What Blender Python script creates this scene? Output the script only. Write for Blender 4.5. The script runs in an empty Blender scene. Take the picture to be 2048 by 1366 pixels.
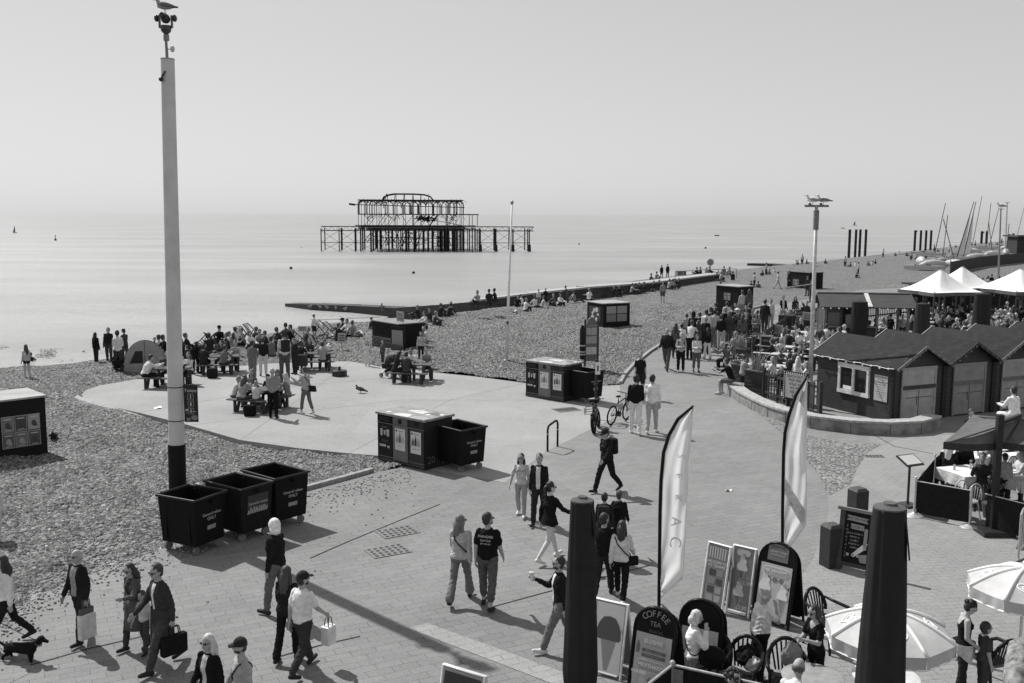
import bpy, bmesh, math, random
import numpy as np
from mathutils import Vector, Matrix
random.seed(7); R=math.radians; PI=math.pi
sc=bpy.context.scene; COL=sc.collection
# ---------------------------------------------------------------- camera, sky, sun, exposure
F=2048*35/36; TH=math.atan((683-429.5)/F); RO=math.atan(8/2048); CH=7.0
cam=bpy.data.cameras.new('camera'); cam.lens=35; cam.sensor_width=36; cam.clip_start=.05; cam.clip_end=60000
camo=bpy.data.objects.new('camera',cam); COL.objects.link(camo)
camo.matrix_world=Matrix.Translation((0,0,CH))@(Matrix.Rotation(PI/2-TH,4,'X')@Matrix.Rotation(RO,4,'Z'))
sc.camera=camo
SUN_EL=R(49); SUN_DX,SUN_DY=-.70,.714           # the sun stands to the far left
w=bpy.data.worlds.new('World'); sc.world=w; w.use_nodes=True
nt=w.node_tree; bg=nt.nodes['Background']
sky=nt.nodes.new('ShaderNodeTexSky'); sky.sky_type='NISHITA'; sky.sun_disc=False
sky.sun_elevation=SUN_EL; sky.sun_rotation=math.atan2(SUN_DX,SUN_DY); sky.air_density=1.2; sky.dust_density=.6; sky.ozone_density=1
bw=nt.nodes.new('ShaderNodeRGBToBW'); nt.links.new(sky.outputs[0],bw.inputs[0])
# thin streaks of high cloud brighten the sky a little
tc=nt.nodes.new('ShaderNodeTexCoord'); mp=nt.nodes.new('ShaderNodeMapping'); mp.inputs['Scale'].default_value=(1.2,1.2,9)
mp.inputs['Rotation'].default_value=(.12,-.1,0)
nz=nt.nodes.new('ShaderNodeTexNoise'); nz.inputs['Scale'].default_value=2.4; nz.inputs['Detail'].default_value=6; nz.inputs['Roughness'].default_value=.6
cr=nt.nodes.new('ShaderNodeMapRange'); cr.inputs[1].default_value=.44; cr.inputs[2].default_value=.64; cr.inputs[3].default_value=.99; cr.inputs[4].default_value=1.09
mu=nt.nodes.new('ShaderNodeMath'); mu.operation='MULTIPLY'
sz=nt.nodes.new('ShaderNodeSeparateXYZ'); hi=nt.nodes.new('ShaderNodeMapRange'); hi.inputs[1].default_value=.17; hi.inputs[2].default_value=.27; hi.inputs[3].default_value=0; hi.inputs[4].default_value=1
nt.links.new(tc.outputs['Generated'],sz.inputs[0]); nt.links.new(sz.outputs[2],hi.inputs[0])
cl=nt.nodes.new('ShaderNodeMix'); cl.data_type='FLOAT'; cl.inputs[2].default_value=1.0; nt.links.new(hi.outputs[0],cl.inputs[0]); nt.links.new(cr.outputs[0],cl.inputs[3])
nt.links.new(tc.outputs['Generated'],mp.inputs[0]); nt.links.new(mp.outputs[0],nz.inputs[0]); nt.links.new(nz.outputs[0],cr.inputs[0])
pw=nt.nodes.new('ShaderNodeMath'); pw.operation='POWER'; pw.inputs[1].default_value=.4; nt.links.new(bw.outputs[0],pw.inputs[0])   # tone curve flattens the brightness range of the sky
pm_=nt.nodes.new('ShaderNodeMath'); pm_.operation='MULTIPLY'; pm_.inputs[1].default_value=3.5; nt.links.new(pw.outputs[0],pm_.inputs[0])
nt.links.new(pm_.outputs[0],mu.inputs[0]); nt.links.new(cl.outputs[0],mu.inputs[1]); nt.links.new(mu.outputs[0],bg.inputs[0])
bg.inputs[1].default_value=.09
sl=bpy.data.lights.new('sun','SUN'); sl.energy=5.0; sl.angle=R(.55); sl.color=(1,.99,.98)
so=bpy.data.objects.new('sun',sl); COL.objects.link(so)
sd=Vector((SUN_DX*math.cos(SUN_EL),SUN_DY*math.cos(SUN_EL),math.sin(SUN_EL)))
so.rotation_euler=sd.to_track_quat('Z','Y').to_euler()
vs=sc.view_settings; vs.view_transform='Standard'; vs.look='None'; vs.exposure=0.0; vs.gamma=1
sc.cycles.max_bounces=5; sc.cycles.transparent_max_bounces=8
# ---------------------------------------------------------------- photograph pixel -> place on the ground
def ray(px,py):
    a=(px-1024)/F; b=-(py-683)/F
    x=a*math.cos(RO)-b*math.sin(RO); y=a*math.sin(RO)+b*math.cos(RO); z=-1
    t=PI/2-TH; c,s=math.cos(t),math.sin(t)
    return (x, y*c-z*s, y*s+z*c)
def at(px,py,z=0.0):
    d=ray(px,py); t=(z-CH)/d[2]; return Vector((d[0]*t,d[1]*t,z))
def zat(px,py,dist):
    d=ray(px,py); return CH+d[2]*dist/math.hypot(d[0],d[1])
SEA=-2.3
_cr=[(-500,815),(0,738),(200,722),(400,697),(560,670),(700,644),(790,640),(880,633),(1000,622),(1180,594),(1230,571),(1330,554),(1480,539),(1700,516),(2000,482),(2250,465),(2500,455)]
CREST=[at(a,b).xy for a,b in _cr]
def crest_s(x,y):
    best=1e9; sg=1
    for i in range(len(CREST)-1):
        a=CREST[i]; b=CREST[i+1]; dx=b[0]-a[0]; dy=b[1]-a[1]; L=dx*dx+dy*dy
        t=max(0,min(1,((x-a[0])*dx+(y-a[1])*dy)/L)); ex=x-a[0]-t*dx; ey=y-a[1]-t*dy; d=ex*ex+ey*ey
        if d<best: best=d; sg=1 if dx*ey-dy*ex>0 else -1
    return sg*math.sqrt(best)          # positive towards the sea
def gz(x,y):
    s=crest_s(x,y)
    z=-.03-.12*max(0,min(1,(-3-x)/4))
    if s>0:
        t=min(1,s/14); z+=SEA*(t*t*(3-2*t)*.55+t*.45)
        if s>14: z-=min(2.5,(s-14)*.08)
    return z
def gz_np(X,Y):
    best=np.full(X.shape,1e9); sg=np.ones(X.shape)
    for i in range(len(CREST)-1):
        a=CREST[i]; b=CREST[i+1]; dx=b[0]-a[0]; dy=b[1]-a[1]; L=dx*dx+dy*dy
        t=np.clip(((X-a[0])*dx+(Y-a[1])*dy)/L,0,1); ex=X-a[0]-t*dx; ey=Y-a[1]-t*dy; d=ex*ex+ey*ey; m=d<best
        best=np.where(m,d,best); sg=np.where(m,np.where(dx*ey-dy*ex>0,1,-1),sg)
    s=sg*np.sqrt(best); z=-.03-.12*np.clip((-3-X)/4,0,1); t=np.clip(s/14,0,1)
    return z+SEA*(t*t*(3-2*t)*.55+t*.45)
def inpoly_np(X,Y,P):
    c=np.zeros(X.shape,bool); j=len(P)-1
    for i in range(len(P)):
        a=P[i]; b=P[j]
        if a[1]!=b[1]: c^=((a[1]>Y)!=(b[1]>Y))&(X<(b[0]-a[0])*(Y-a[1])/(b[1]-a[1])+a[0])
        j=i
    return c
def G(px,py):
    d=ray(px,py)
    if d[2]>=-.002: return at(px,max(py,440))
    t=(0.4-CH)/d[2]
    for i in range(160):
        x,y,z=d[0]*t,d[1]*t,CH+d[2]*t; h=z-surf(x,y)
        if h<.004: break
        t+=max(h*1.2,.03)
    return Vector((x,y,surf(x,y)))
def inpoly(x,y,P):
    c=False; j=len(P)-1
    for i in range(len(P)):
        a=P[i]; b=P[j]
        if (a[1]>y)!=(b[1]>y) and x<(b[0]-a[0])*(y-a[1])/(b[1]-a[1])+a[0]: c=not c
        j=i
    return c
PXP=dict(
 promenade=[(-500,1560),(-250,1390),(-100,1305),(0,1252),(50,1212),(130,1166),(330,1096),(470,1036),(600,986),(745,946),(815,932),(1010,965),(1090,905),(1240,830),(1240,770),(1262,738),(1300,708),(1345,680),(1400,655),(1460,632),(1540,612),(1640,594),(1720,580),(2400,545),(3300,700),(3000,1560)],
 apron=[(815,932),(760,912),(690,906),(600,897),(480,880),(365,847),(280,826),(230,815),(190,806),(168,797),(163,789),(172,780),(200,771),(260,761),(330,749),(420,738),(540,727),(640,723),(700,723),(760,733),(850,743),(950,753),(1050,766),(1130,772),(1200,772),(1240,770),(1240,830),(1090,905),(1010,965)],
 pavers=[(1655,993),(1700,970),(1715,935),(1735,905),(1790,880),(1850,868),(2500,900),(3000,1560),(1300,1560),(1530,1250),(1590,1170),(1625,1120),(1650,1060),(1658,1020)],
 setts=[(1500,812),(1560,846),(1620,872),(1700,888),(1760,888),(1735,905),(1715,935),(1700,970),(1655,993),(1640,955),(1610,915),(1580,880),(1535,842)],
 stripe=[(815,1257),(856,1247),(1140,1350),(1340,1430),(1230,1440),(1115,1372)])
POLY={k:[at(*p).xy for p in v] for k,v in PXP.items()}
def surf(x,y):
    if y<150 and (inpoly(x,y,POLY['promenade']) or inpoly(x,y,POLY['apron'])): return 0.006
    return gz(x,y)
# ---------------------------------------------------------------- materials (all greys: the photograph is black and white)
MATS={}
def newmat(n):
    m=bpy.data.materials.new(n); m.use_nodes=True; return m,m.node_tree,m.node_tree.nodes['Principled BSDF']
def N(t,typ,**k):
    n=t.nodes.new(typ)
    for a,b in k.items():
        if a in ('operation','blend_type','data_type','voronoi_dimensions','feature','distance','wave_type','bands_direction'): setattr(n,a,b)
        else: n.inputs[a.replace('_',' ')].default_value=b
    return n
def ramp(t,src,p):
    r=t.nodes.new('ShaderNodeValToRGB'); e=r.color_ramp.elements
    while len(e)<len(p): e.new(.5)
    for i,(x,v) in enumerate(p): e[i].position=x; e[i].color=(v,v,v,1)
    t.links.new(src,r.inputs[0]); return r.outputs[0]
def mat(kind,v,rough=None,scale=None,var=None,bump=None):
    key=(kind,round(v,3),rough,scale,var,bump)
    if key in MATS: return MATS[key]
    D=dict(cloth=(.9,11,.22,.45),metal=(.45,9,.25,.05),plastic=(.42,7,.2,.05),wood=(.75,5,.35,.2),paint=(.5,6,.18,.06),skin=(.6,20,.1,.04),hair=(.55,60,.4,.4),stone=(.9,8,.3,.3),paper=(.55,5,.05,.0),gloss=(.16,5,.1,.0),felt=(.75,20,.15,.1))[kind]
    rough=D[0] if rough is None else rough; scale=D[1] if scale is None else scale; var=D[2] if var is None else var; bump=D[3] if bump is None else bump
    m,t,b=newmat('%s_%02d'%(kind,round(v*100)))
    co=t.nodes.new('ShaderNodeTexCoord'); out=co.outputs['Object']
    if kind in('wood','hair'):
        mp=N(t,'ShaderNodeMapping'); mp.inputs['Scale'].default_value=(1,1,.12) if kind=='hair' else (.25,2,2); t.links.new(out,mp.inputs[0]); out=mp.outputs[0]
    nz=N(t,'ShaderNodeTexNoise',Scale=scale,Detail=5,Roughness=.6); t.links.new(out,nz.inputs[0])
    c=ramp(t,nz.outputs[0],[(.3,v*(1-var)),(.7,min(.95,v*(1+var)))]); t.links.new(c,b.inputs['Base Color'])
    b.inputs['Roughness'].default_value=rough
    if kind=='metal': b.inputs['Metallic'].default_value=.35
    if kind in('plastic','paint') and v<.1: b.inputs['Specular IOR Level'].default_value=.1
    if kind in('cloth','felt'): b.inputs['Specular IOR Level'].default_value=.06
    if bump:
        bp=N(t,'ShaderNodeBump',Strength=bump,Distance=.03 if kind!='stone' else .02); t.links.new(nz.outputs[0],bp.inputs['Height']); t.links.new(bp.outputs[0],b.inputs['Normal'])
    MATS[key]=m; return m
def ground_mat(name,kind,lo,hi,rot=0.0,bw=.21,bh=.105):
    m,t,b=newmat(name); geo=t.nodes.new('ShaderNodeNewGeometry'); P=geo.outputs['Position']
    mp=N(t,'ShaderNodeMapping'); mp.inputs['Rotation'].default_value=(0,0,rot); t.links.new(P,mp.inputs[0]); Q=mp.outputs[0]
    big=N(t,'ShaderNodeTexNoise',Scale=.35,Detail=6,Roughness=.65); t.links.new(P,big.inputs[0])
    fine=N(t,'ShaderNodeTexNoise',Scale=26,Detail=4,Roughness=.75); t.links.new(P,fine.inputs[0])
    stain=N(t,'ShaderNodeTexNoise',Scale=1.7,Detail=5,Roughness=.7); t.links.new(P,stain.inputs[0])
    f1=ramp(t,big.outputs[0],[(.3,.86),(.7,1.08)]); f2=ramp(t,fine.outputs[0],[(.25,.72),(.75,1.25)]); f3=ramp(t,stain.outputs[0],[(.28,.8),(.42,1.0)])
    def mul(a,c):
        x=t.nodes.new('ShaderNodeMix'); x.data_type='RGBA'; x.blend_type='MULTIPLY'; x.inputs[0].default_value=1
        t.links.new(a,x.inputs[6]); t.links.new(c,x.inputs[7]); return x.outputs[2]
    h=None
    if kind=='brick':
        br=t.nodes.new('ShaderNodeTexBrick'); t.links.new(Q,br.inputs[0])
        mid=(lo+hi)/2
        for i,v in (('Color1',lo*.6+mid*.4),('Color2',hi*.6+mid*.4),('Mortar',mid)): br.inputs[i].default_value=(v,v,v,1)
        br.inputs['Scale'].default_value=1; br.inputs['Mortar Size'].default_value=.007; br.inputs['Mortar Smooth'].default_value=.3; br.inputs['Bias'].default_value=-.1
        br.inputs['Brick Width'].default_value=bw; br.inputs['Row Height'].default_value=bh
        mn=N(t,'ShaderNodeTexNoise',Scale=2.2,Detail=4,Roughness=.8); t.links.new(P,mn.inputs[0]); mm_=N(t,'ShaderNodeMath',operation='MULTIPLY'); t.links.new(br.outputs[1],mm_.inputs[0]); t.links.new(ramp(t,mn.outputs[0],[(.38,.12),(.62,.85)]),mm_.inputs[1])
        dk=t.nodes.new('ShaderNodeMix'); dk.data_type='RGBA'; t.links.new(mm_.outputs[0],dk.inputs[0]); t.links.new(br.outputs[0],dk.inputs[6]); dk.inputs[7].default_value=(lo*.32,lo*.32,lo*.32,1); c=dk.outputs[2]; h=mm_.outputs[0]
    elif kind=='setts':
        vo=N(t,'ShaderNodeTexVoronoi',Scale=1/bw); vo.inputs['Randomness'].default_value=.75; t.links.new(Q,vo.inputs[0])
        ve=N(t,'ShaderNodeTexVoronoi',Scale=1/bw); ve.feature='DISTANCE_TO_EDGE'; ve.inputs['Randomness'].default_value=.75; t.links.new(Q,ve.inputs[0])
        a=ramp(t,vo.outputs['Color'],[(0,lo),(1,hi)]); e=ramp(t,ve.outputs['Distance'],[(.03,.3),(.16,1)]); c=mul(a,e); h=ve.outputs['Distance']
    else:
        n=N(t,'ShaderNodeTexNoise',Scale=5,Detail=8,Roughness=.8); t.links.new(P,n.inputs[0]); c=ramp(t,n.outputs[0],[(.3,lo),(.7,hi)])
    gv=N(t,'ShaderNodeTexVoronoi',Scale=1.9); t.links.new(P,gv.inputs[0]); gum=ramp(t,gv.outputs['Distance'],[(.035,.55),(.07,1)]); gn=N(t,'ShaderNodeTexNoise',Scale=.9,Detail=3); t.links.new(P,gn.inputs[0]); gm=N(t,'ShaderNodeMix'); gm.data_type='RGBA'; t.links.new(ramp(t,gn.outputs[0],[(.48,0),(.56,1)]),gm.inputs[0]); gm.inputs[6].default_value=(1,1,1,1); t.links.new(gum,gm.inputs[7])
    pv=N(t,'ShaderNodeTexVoronoi',Scale=.16); pv.distance='CHEBYCHEV'; t.links.new(Q,pv.inputs[0]); f4=ramp(t,pv.outputs['Color'],[(0,.9),(1,1.06)])
    if kind!='setts' and not name.startswith(('roof','sea_wall')): c=mul(mul(c,gm.outputs[2]),f4)
    c=mul(mul(mul(c,f1),f2),f3); t.links.new(c,b.inputs['Base Color']); b.inputs['Roughness'].default_value=.85; b.inputs['Specular IOR Level'].default_value=.25
    bp=N(t,'ShaderNodeBump',Strength=.35,Distance=.012); t.links.new(fine.outputs[0],bp.inputs['Height']); last=bp
    if h is not None:
        b2=N(t,'ShaderNodeBump',Strength=.7 if kind=='setts' else .5,Distance=.05 if kind=='setts' else .008); b2.invert=(kind=='brick'); t.links.new(h,b2.inputs['Height']); t.links.new(bp.outputs[0],b2.inputs['Normal']); last=b2
    t.links.new(last.outputs[0],b.inputs['Normal']); return m
def shingle_mat():
    m,t,b=newmat('shingle'); geo=t.nodes.new('ShaderNodeNewGeometry'); P=geo.outputs['Position']
    v=N(t,'ShaderNodeTexVoronoi',Scale=13); t.links.new(P,v.inputs[0])
    v2=N(t,'ShaderNodeTexVoronoi',Scale=5.5); t.links.new(P,v2.inputs[0])
    n=N(t,'ShaderNodeTexNoise',Scale=.5,Detail=7,Roughness=.7); t.links.new(P,n.inputs[0])
    n2=N(t,'ShaderNodeTexNoise',Scale=4,Detail=6,Roughness=.8); t.links.new(P,n2.inputs[0])
    c=ramp(t,v.outputs['Color'],[(0,.05),(.5,.2),(.88,.4),(1,.75)])
    def mul(a,c2):
        x=t.nodes.new('ShaderNodeMix'); x.data_type='RGBA'; x.blend_type='MULTIPLY'; x.inputs[0].default_value=1
        t.links.new(a,x.inputs[6]); t.links.new(c2,x.inputs[7]); return x.outputs[2]
    c=mul(mul(c,ramp(t,n.outputs[0],[(.3,.72),(.7,1.12)])),ramp(t,n2.outputs[0],[(.3,.7),(.7,1.15)]))
    t.links.new(c,b.inputs['Base Color']); b.inputs['Roughness'].default_value=.8; b.inputs['Specular IOR Level'].default_value=.25
    b1=N(t,'ShaderNodeBump',Strength=.9,Distance=.07); b1.invert=True; t.links.new(v.outputs['Distance'],b1.inputs['Height'])
    b2=N(t,'ShaderNodeBump',Strength=.6,Distance=.12); b2.invert=True; t.links.new(v2.outputs['Distance'],b2.inputs['Height']); t.links.new(b1.outputs[0],b2.inputs['Normal'])
    b3=N(t,'ShaderNodeBump',Strength=.5,Distance=.35); t.links.new(n2.outputs[0],b3.inputs['Height']); t.links.new(b2.outputs[0],b3.inputs['Normal'])
    t.links.new(b3.outputs[0],b.inputs['Normal']); return m
def water_mat():
    m,t,b=newmat('sea_water'); geo=t.nodes.new('ShaderNodeNewGeometry'); P=geo.outputs['Position']
    mp=N(t,'ShaderNodeMapping'); mp.inputs['Scale'].default_value=(.28,1,1); mp.inputs['Rotation'].default_value=(0,0,.12); t.links.new(P,mp.inputs[0])
    n=N(t,'ShaderNodeTexNoise',Scale=.9,Detail=8,Roughness=.7); t.links.new(mp.outputs[0],n.inputs[0])
    n2=N(t,'ShaderNodeTexNoise',Scale=.045,Detail=5,Roughness=.65); t.links.new(mp.outputs[0],n2.inputs[0])
    c=ramp(t,n2.outputs[0],[(.35,.26),(.65,.37)]); t.links.new(c,b.inputs['Base Color'])
    b.inputs['Roughness'].default_value=.34; b.inputs['IOR'].default_value=1.33
    bp=N(t,'ShaderNodeBump',Strength=1.0,Distance=.4); t.links.new(n.outputs[0],bp.inputs['Height']); t.links.new(bp.outputs[0],b.inputs['Normal']); return m
# ---------------------------------------------------------------- mesh helpers
class MB:
    def __init__(s): s.v=[]; s.f=[]; s.m=[]; s.c=0
    def mi(s,i): s.c=i; return s
    def add(s,vs,fs):
        o=len(s.v); s.v+=[tuple(p) for p in vs]; s.f+=[tuple(o+i for i in f) for f in fs]; s.m+=[s.c]*len(fs); return s
    def box(s,c,d,rz=0,M=None,taper=1.0):
        x,y,z=d[0]/2,d[1]/2,d[2]/2; k=taper
        P=[(-x*k,-y*k,-z),(x*k,-y*k,-z),(x*k,y*k,-z),(-x*k,y*k,-z),(-x,-y,z),(x,-y,z),(x,y,z),(-x,y,z)]
        T=Matrix.Translation(c)@(M.to_4x4() if M is not None else Matrix.Rotation(rz,4,'Z'))
        return s.add([T@Vector(p) for p in P],[(3,2,1,0),(4,5,6,7),(0,1,5,4),(1,2,6,5),(2,3,7,6),(3,0,4,7)])
    def bar(s,a,b,w,h=None,up=(0,0,1)):
        a=Vector(a); b=Vector(b); h=h or w; d=(b-a); L=d.length
        if L<1e-6: return s
        d/=L; u=Vector(up)
        if abs(d.dot(u))>.98: u=Vector((1,0,0))
        x=d.cross(u).normalized(); z=x.cross(d)
        return s.box((a+b)/2,(w,L,h),M=Matrix((x,d,z)).transposed())
    def tube(s,pts,r,n=8,cap=True,close=False):
        pts=[Vector(p) for p in pts]; k=len(pts); rs=r if isinstance(r,(list,tuple)) else [r]*k
        vs=[]; fs=[]; x=None
        for i,p in enumerate(pts):
            if close: d=pts[(i+1)%k]-pts[i-1]
            else: d=pts[min(i+1,k-1)]-pts[max(i-1,0)]
            d=d.normalized() if d.length>1e-9 else Vector((0,0,1))
            if x is None:
                u=Vector((0,0,1)) if abs(d.z)<.9 else Vector((1,0,0)); x=d.cross(u).normalized()
            else:
                x=(x-d*x.dot(d)); x=x.normalized() if x.length>1e-6 else d.orthogonal().normalized()
            y=d.cross(x)
            vs+=[p+(x*math.cos(2*PI*j/n)+y*math.sin(2*PI*j/n))*rs[i] for j in range(n)]
        for i in range(k if close else k-1):
            for j in range(n):
                a=i*n+j; b=i*n+(j+1)%n; i2=((i+1)%k)*n
                fs.append((a,b,i2+(j+1)%n,i2+j))
        if cap and not close: fs+=[tuple(range(n-1,-1,-1)),tuple(range((k-1)*n,k*n))]
        return s.add(vs,fs)
    def lathe(s,prof,c=(0,0,0),n=16,sx=1,sy=1,M=None):
        vs=[];fs=[];k=len(prof); T=Matrix.Translation(c)@(M.to_4x4() if M is not None else Matrix())
        for r,z in prof: vs+=[T@Vector((r*math.cos(2*PI*j/n)*sx,r*math.sin(2*PI*j/n)*sy,z)) for j in range(n)]
        for i in range(k-1):
            for j in range(n): fs.append((i*n+j,i*n+(j+1)%n,(i+1)*n+(j+1)%n,(i+1)*n+j))
        fs+=[tuple(range(n-1,-1,-1)),tuple(range((k-1)*n,k*n))]
        return s.add(vs,fs)
    def ball(s,c,r,n=10,k=6,M=None):
        r=r if isinstance(r,(list,tuple)) else (r,r,r); vs=[];fs=[]; T=(M.to_3x3() if M is not None else Matrix.Identity(3)); c=Vector(c)
        for i in range(k+1):
            a=PI*i/k
            for j in range(n):
                b=2*PI*j/n; vs.append(c+T@Vector((r[0]*math.sin(a)*math.cos(b),r[1]*math.sin(a)*math.sin(b),-r[2]*math.cos(a))))
        for i in range(k):
            for j in range(n): fs.append((i*n+j,i*n+(j+1)%n,(i+1)*n+(j+1)%n,(i+1)*n+j))
        return s.add(vs,fs)
    def prism(s,poly,a,b,M=None):          # poly in XY, extruded z a..b, then M
        n=len(poly); T=M or Matrix()
        vs=[T@Vector((p[0],p[1],a)) for p in poly]+[T@Vector((p[0],p[1],b)) for p in poly]
        ar=sum(poly[i][0]*poly[(i+1)%n][1]-poly[(i+1)%n][0]*poly[i][1] for i in range(n))
        fs=[tuple(range(n-1,-1,-1)),tuple(range(n,2*n))]+[(i,(i+1)%n,n+(i+1)%n,n+i) for i in range(n)]
        if ar<0: fs=[tuple(reversed(f)) for f in fs]
        return s.add(vs,fs)
    def grid(s,fn,nu,nv):
        vs=[fn(i/nu,j/nv) for j in range(nv+1) for i in range(nu+1)]
        return s.add(vs,[(j*(nu+1)+i,j*(nu+1)+i+1,(j+1)*(nu+1)+i+1,(j+1)*(nu+1)+i) for j in range(nv) for i in range(nu)])
    def build(s,name,mats,parent=None,smooth=False,loc=None,rz=0,bevel=0):
        me=bpy.data.meshes.new(name); me.from_pydata(s.v,[],s.f)
        for m in (mats if isinstance(mats,(list,tuple)) else [mats]): me.materials.append(m)
        me.polygons.foreach_set('material_index',s.m)
        if smooth:
            me.polygons.foreach_set('use_smooth',[True]*len(me.polygons))
            if smooth!='all':
                bm=bmesh.new(); bm.from_mesh(me)
                for e in bm.edges:
                    if len(e.link_faces)!=2 or e.calc_face_angle(0)>R(smooth if smooth>1 else 40): e.smooth=False
                bm.to_mesh(me); bm.free()
        me.validate(); me.update()
        o=bpy.data.objects.new(name,me); COL.objects.link(o)
        if parent: o.parent=parent
        if loc is not None: o.location=loc
        if rz: o.rotation_euler=(0,0,rz)
        if bevel:
            md=o.modifiers.new('bevel','BEVEL'); md.width=bevel; md.segments=2; md.limit_method='ANGLE'; md.angle_limit=R(40)
        return o
def tag(o,label=None,cat=None,group=None,kind=None):
    if label: o['label']=label
    if cat: o['category']=cat
    if group: o['group']=group
    if kind: o['kind']=kind
    return o
def thing(name,label,cat,loc=(0,0,0),rz=0,group=None):
    o=bpy.data.objects.new(name,None); COL.objects.link(o); o.location=loc; o.rotation_euler=(0,0,rz); o.empty_display_size=.1
    return tag(o,label,cat,group)
def struct(o): o['kind']='structure'; return o
def kids(o): return CH_.get(o.name,[])
def dup(o,loc,rz,label,group=None):
    def cp(x,par):
        c=x.copy(); COL.objects.link(c)
        if par: c.parent=par
        for k in x.children: cp(k,c)
        return c
    c=cp(o,None); c.location=loc; c.rotation_euler=(0,0,rz); c['label']=label
    if group: c['group']=group
    return c
FONTC={}
def text(parent,s,size,loc,rot,m,name='lettering',align='CENTER',ext=.001,space=1.0,sx=1.0):
    cu=bpy.data.curves.new(name,'FONT'); cu.body=s; cu.size=size; cu.align_x=align; cu.align_y='CENTER'; cu.extrude=ext; cu.space_line=space; cu.resolution_u=3
    o=bpy.data.objects.new(name,cu); me=bpy.data.meshes.new_from_object(o); bpy.data.objects.remove(o); bpy.data.curves.remove(cu)
    me.name=name; me.materials.clear(); me.materials.append(m)
    o=bpy.data.objects.new(name,me); COL.objects.link(o)
    if parent: o.parent=parent
    o.location=loc; o.rotation_euler=rot; o.scale=(sx,1,1); return o
def yaw_of(a,b): return math.atan2(b[1]-a[1],b[0]-a[0])
def mpp(px,py): p=G(px,py); return (p-Vector((0,0,CH))).length/F     # metres per photo pixel there
# ---------------------------------------------------------------- ground, sea, paving
def ground():
    b=MB(); na=150; rs=[2.5*(1.035**i) for i in range(172)]
    for i,r in enumerate(rs):
        for j in range(na+1):
            a=R(-78+156*j/na); x,y=r*math.sin(a),r*math.cos(a); b.v.append((x,y,gz(x,y) if r<900 else -6))
    for i in range(len(rs)-1):
        for j in range(na):
            p=i*(na+1)+j; b.f.append((p,p+1,p+na+2,p+na+1)); b.m.append(0)
    struct(b.build('beach',shingle_mat(),smooth='all'))
    # knobbly shingle: one fine sheet of real bumps over the part of the beach near the camera
    rng=np.random.default_rng(4); an=np.radians(np.linspace(-30,13,800)); rr_=17.0*np.exp(np.arange(0,960)*.0016)
    A,RR=np.meshgrid(an,rr_); A=A+rng.uniform(-.0005,.0005,A.shape); X_=RR*np.sin(A); Y_=RR*np.cos(A); Z_=gz_np(X_,Y_)
    nz_=rng.random(A.shape); nz_=(nz_+np.roll(nz_,1,0)*.35+np.roll(nz_,1,1)*.35)/1.7; lo_=rng.random((40,40)); big=np.kron(lo_,np.ones((24,20))); 
    for _ in range(12): big=(big+np.roll(big,3,0)+np.roll(big,-3,0)+np.roll(big,3,1)+np.roll(big,-3,1))/5
    Z_=Z_+.012+nz_*.078*np.clip(RR/30,.75,1.5)+big*.2-.09
    inside=np.ones(A.shape,bool)
    for nm in ('promenade','apron'): inside&=~inpoly_np(X_,Y_,POLY[nm])
    idx=np.arange(A.size).reshape(A.shape); keep=inside[:-1,:-1]&inside[1:,:-1]&inside[:-1,1:]&inside[1:,1:]
    Fq=np.stack([idx[:-1,:-1][keep],idx[:-1,1:][keep],idx[1:,1:][keep],idx[1:,:-1][keep]],1)
    me=bpy.data.meshes.new('shingle'); me.vertices.add(A.size); me.vertices.foreach_set('co',np.stack([X_,Y_,Z_],-1).ravel().astype(np.float32))
    me.loops.add(Fq.size); me.loops.foreach_set('vertex_index',Fq.ravel().astype(np.int32)); me.polygons.add(len(Fq)); me.polygons.foreach_set('loop_start',np.arange(0,Fq.size,4,dtype=np.int32)); me.polygons.foreach_set('loop_total',np.full(len(Fq),4,np.int32)); me.update(); me.validate()
    me.polygons.foreach_set('use_smooth',[True]*len(me.polygons)); me.materials.append(bpy.data.materials['shingle']); o=bpy.data.objects.new('shingle',me); COL.objects.link(o); struct(o)
    s=MB(); X=30000; s.add([(-X,20,SEA),(X,20,SEA),(X,X,SEA),(-X,X,SEA)],[(0,1,2,3)]); struct(s.build('sea',water_mat()))
    mm=dict(promenade=(0.0,ground_mat('brick_paving','brick',.213,.265,-R(27),.42,.2)),apron=(.004,ground_mat('smooth_concrete','plain',.29,.36)),
      pavers=(.004,ground_mat('pale_pavers','brick',.265,.3,-R(8),.3,.15)),setts=(.008,ground_mat('cobble_setts','setts',.2,.36,.3,.13)),stripe=(.008,ground_mat('pale_brick','brick',.32,.37,-R(27),.42,.2)))
    nm=dict(promenade='promenade',apron='concrete_path',pavers='pavement',setts='cobble_path',stripe='paving_stripe')
    for k,(z,m) in mm.items():
        P=POLY[k]; c=MB()
        if k in('promenade','apron'): c.prism([(p[0],p[1]) for p in P],z-.35,z)
        else: c.prism([(p[0],p[1]) for p in P],z-.003,z)
        struct(c.build(nm[k],m))
    # kerb stones
    k=MB()
    for run in ([(600,983),(640,972),(700,956),(745,943)],[(1240,768),(1250,750),(1265,733),(1300,704),(1345,676),(1400,651),(1460,629),(1540,609)]):
        q=[at(*p) for p in run]
        for a,c in zip(q,q[1:]): k.bar(a+Vector((0,0,.03)),c+Vector((0,0,.03)),.16,.16)
    struct(k.build('kerb',mat('stone',.3),bevel=.015))
    # rounded concrete lip below the apron
    l=MB(); q=[at(*p,-.15) for p in [(150,792),(156,800),(185,812),(230,823),(290,836)]]
    l.tube(q,[.1,.17,.2,.16,.08],8); struct(l.build('path_footing',mat('stone',.34)))
ground()
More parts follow.
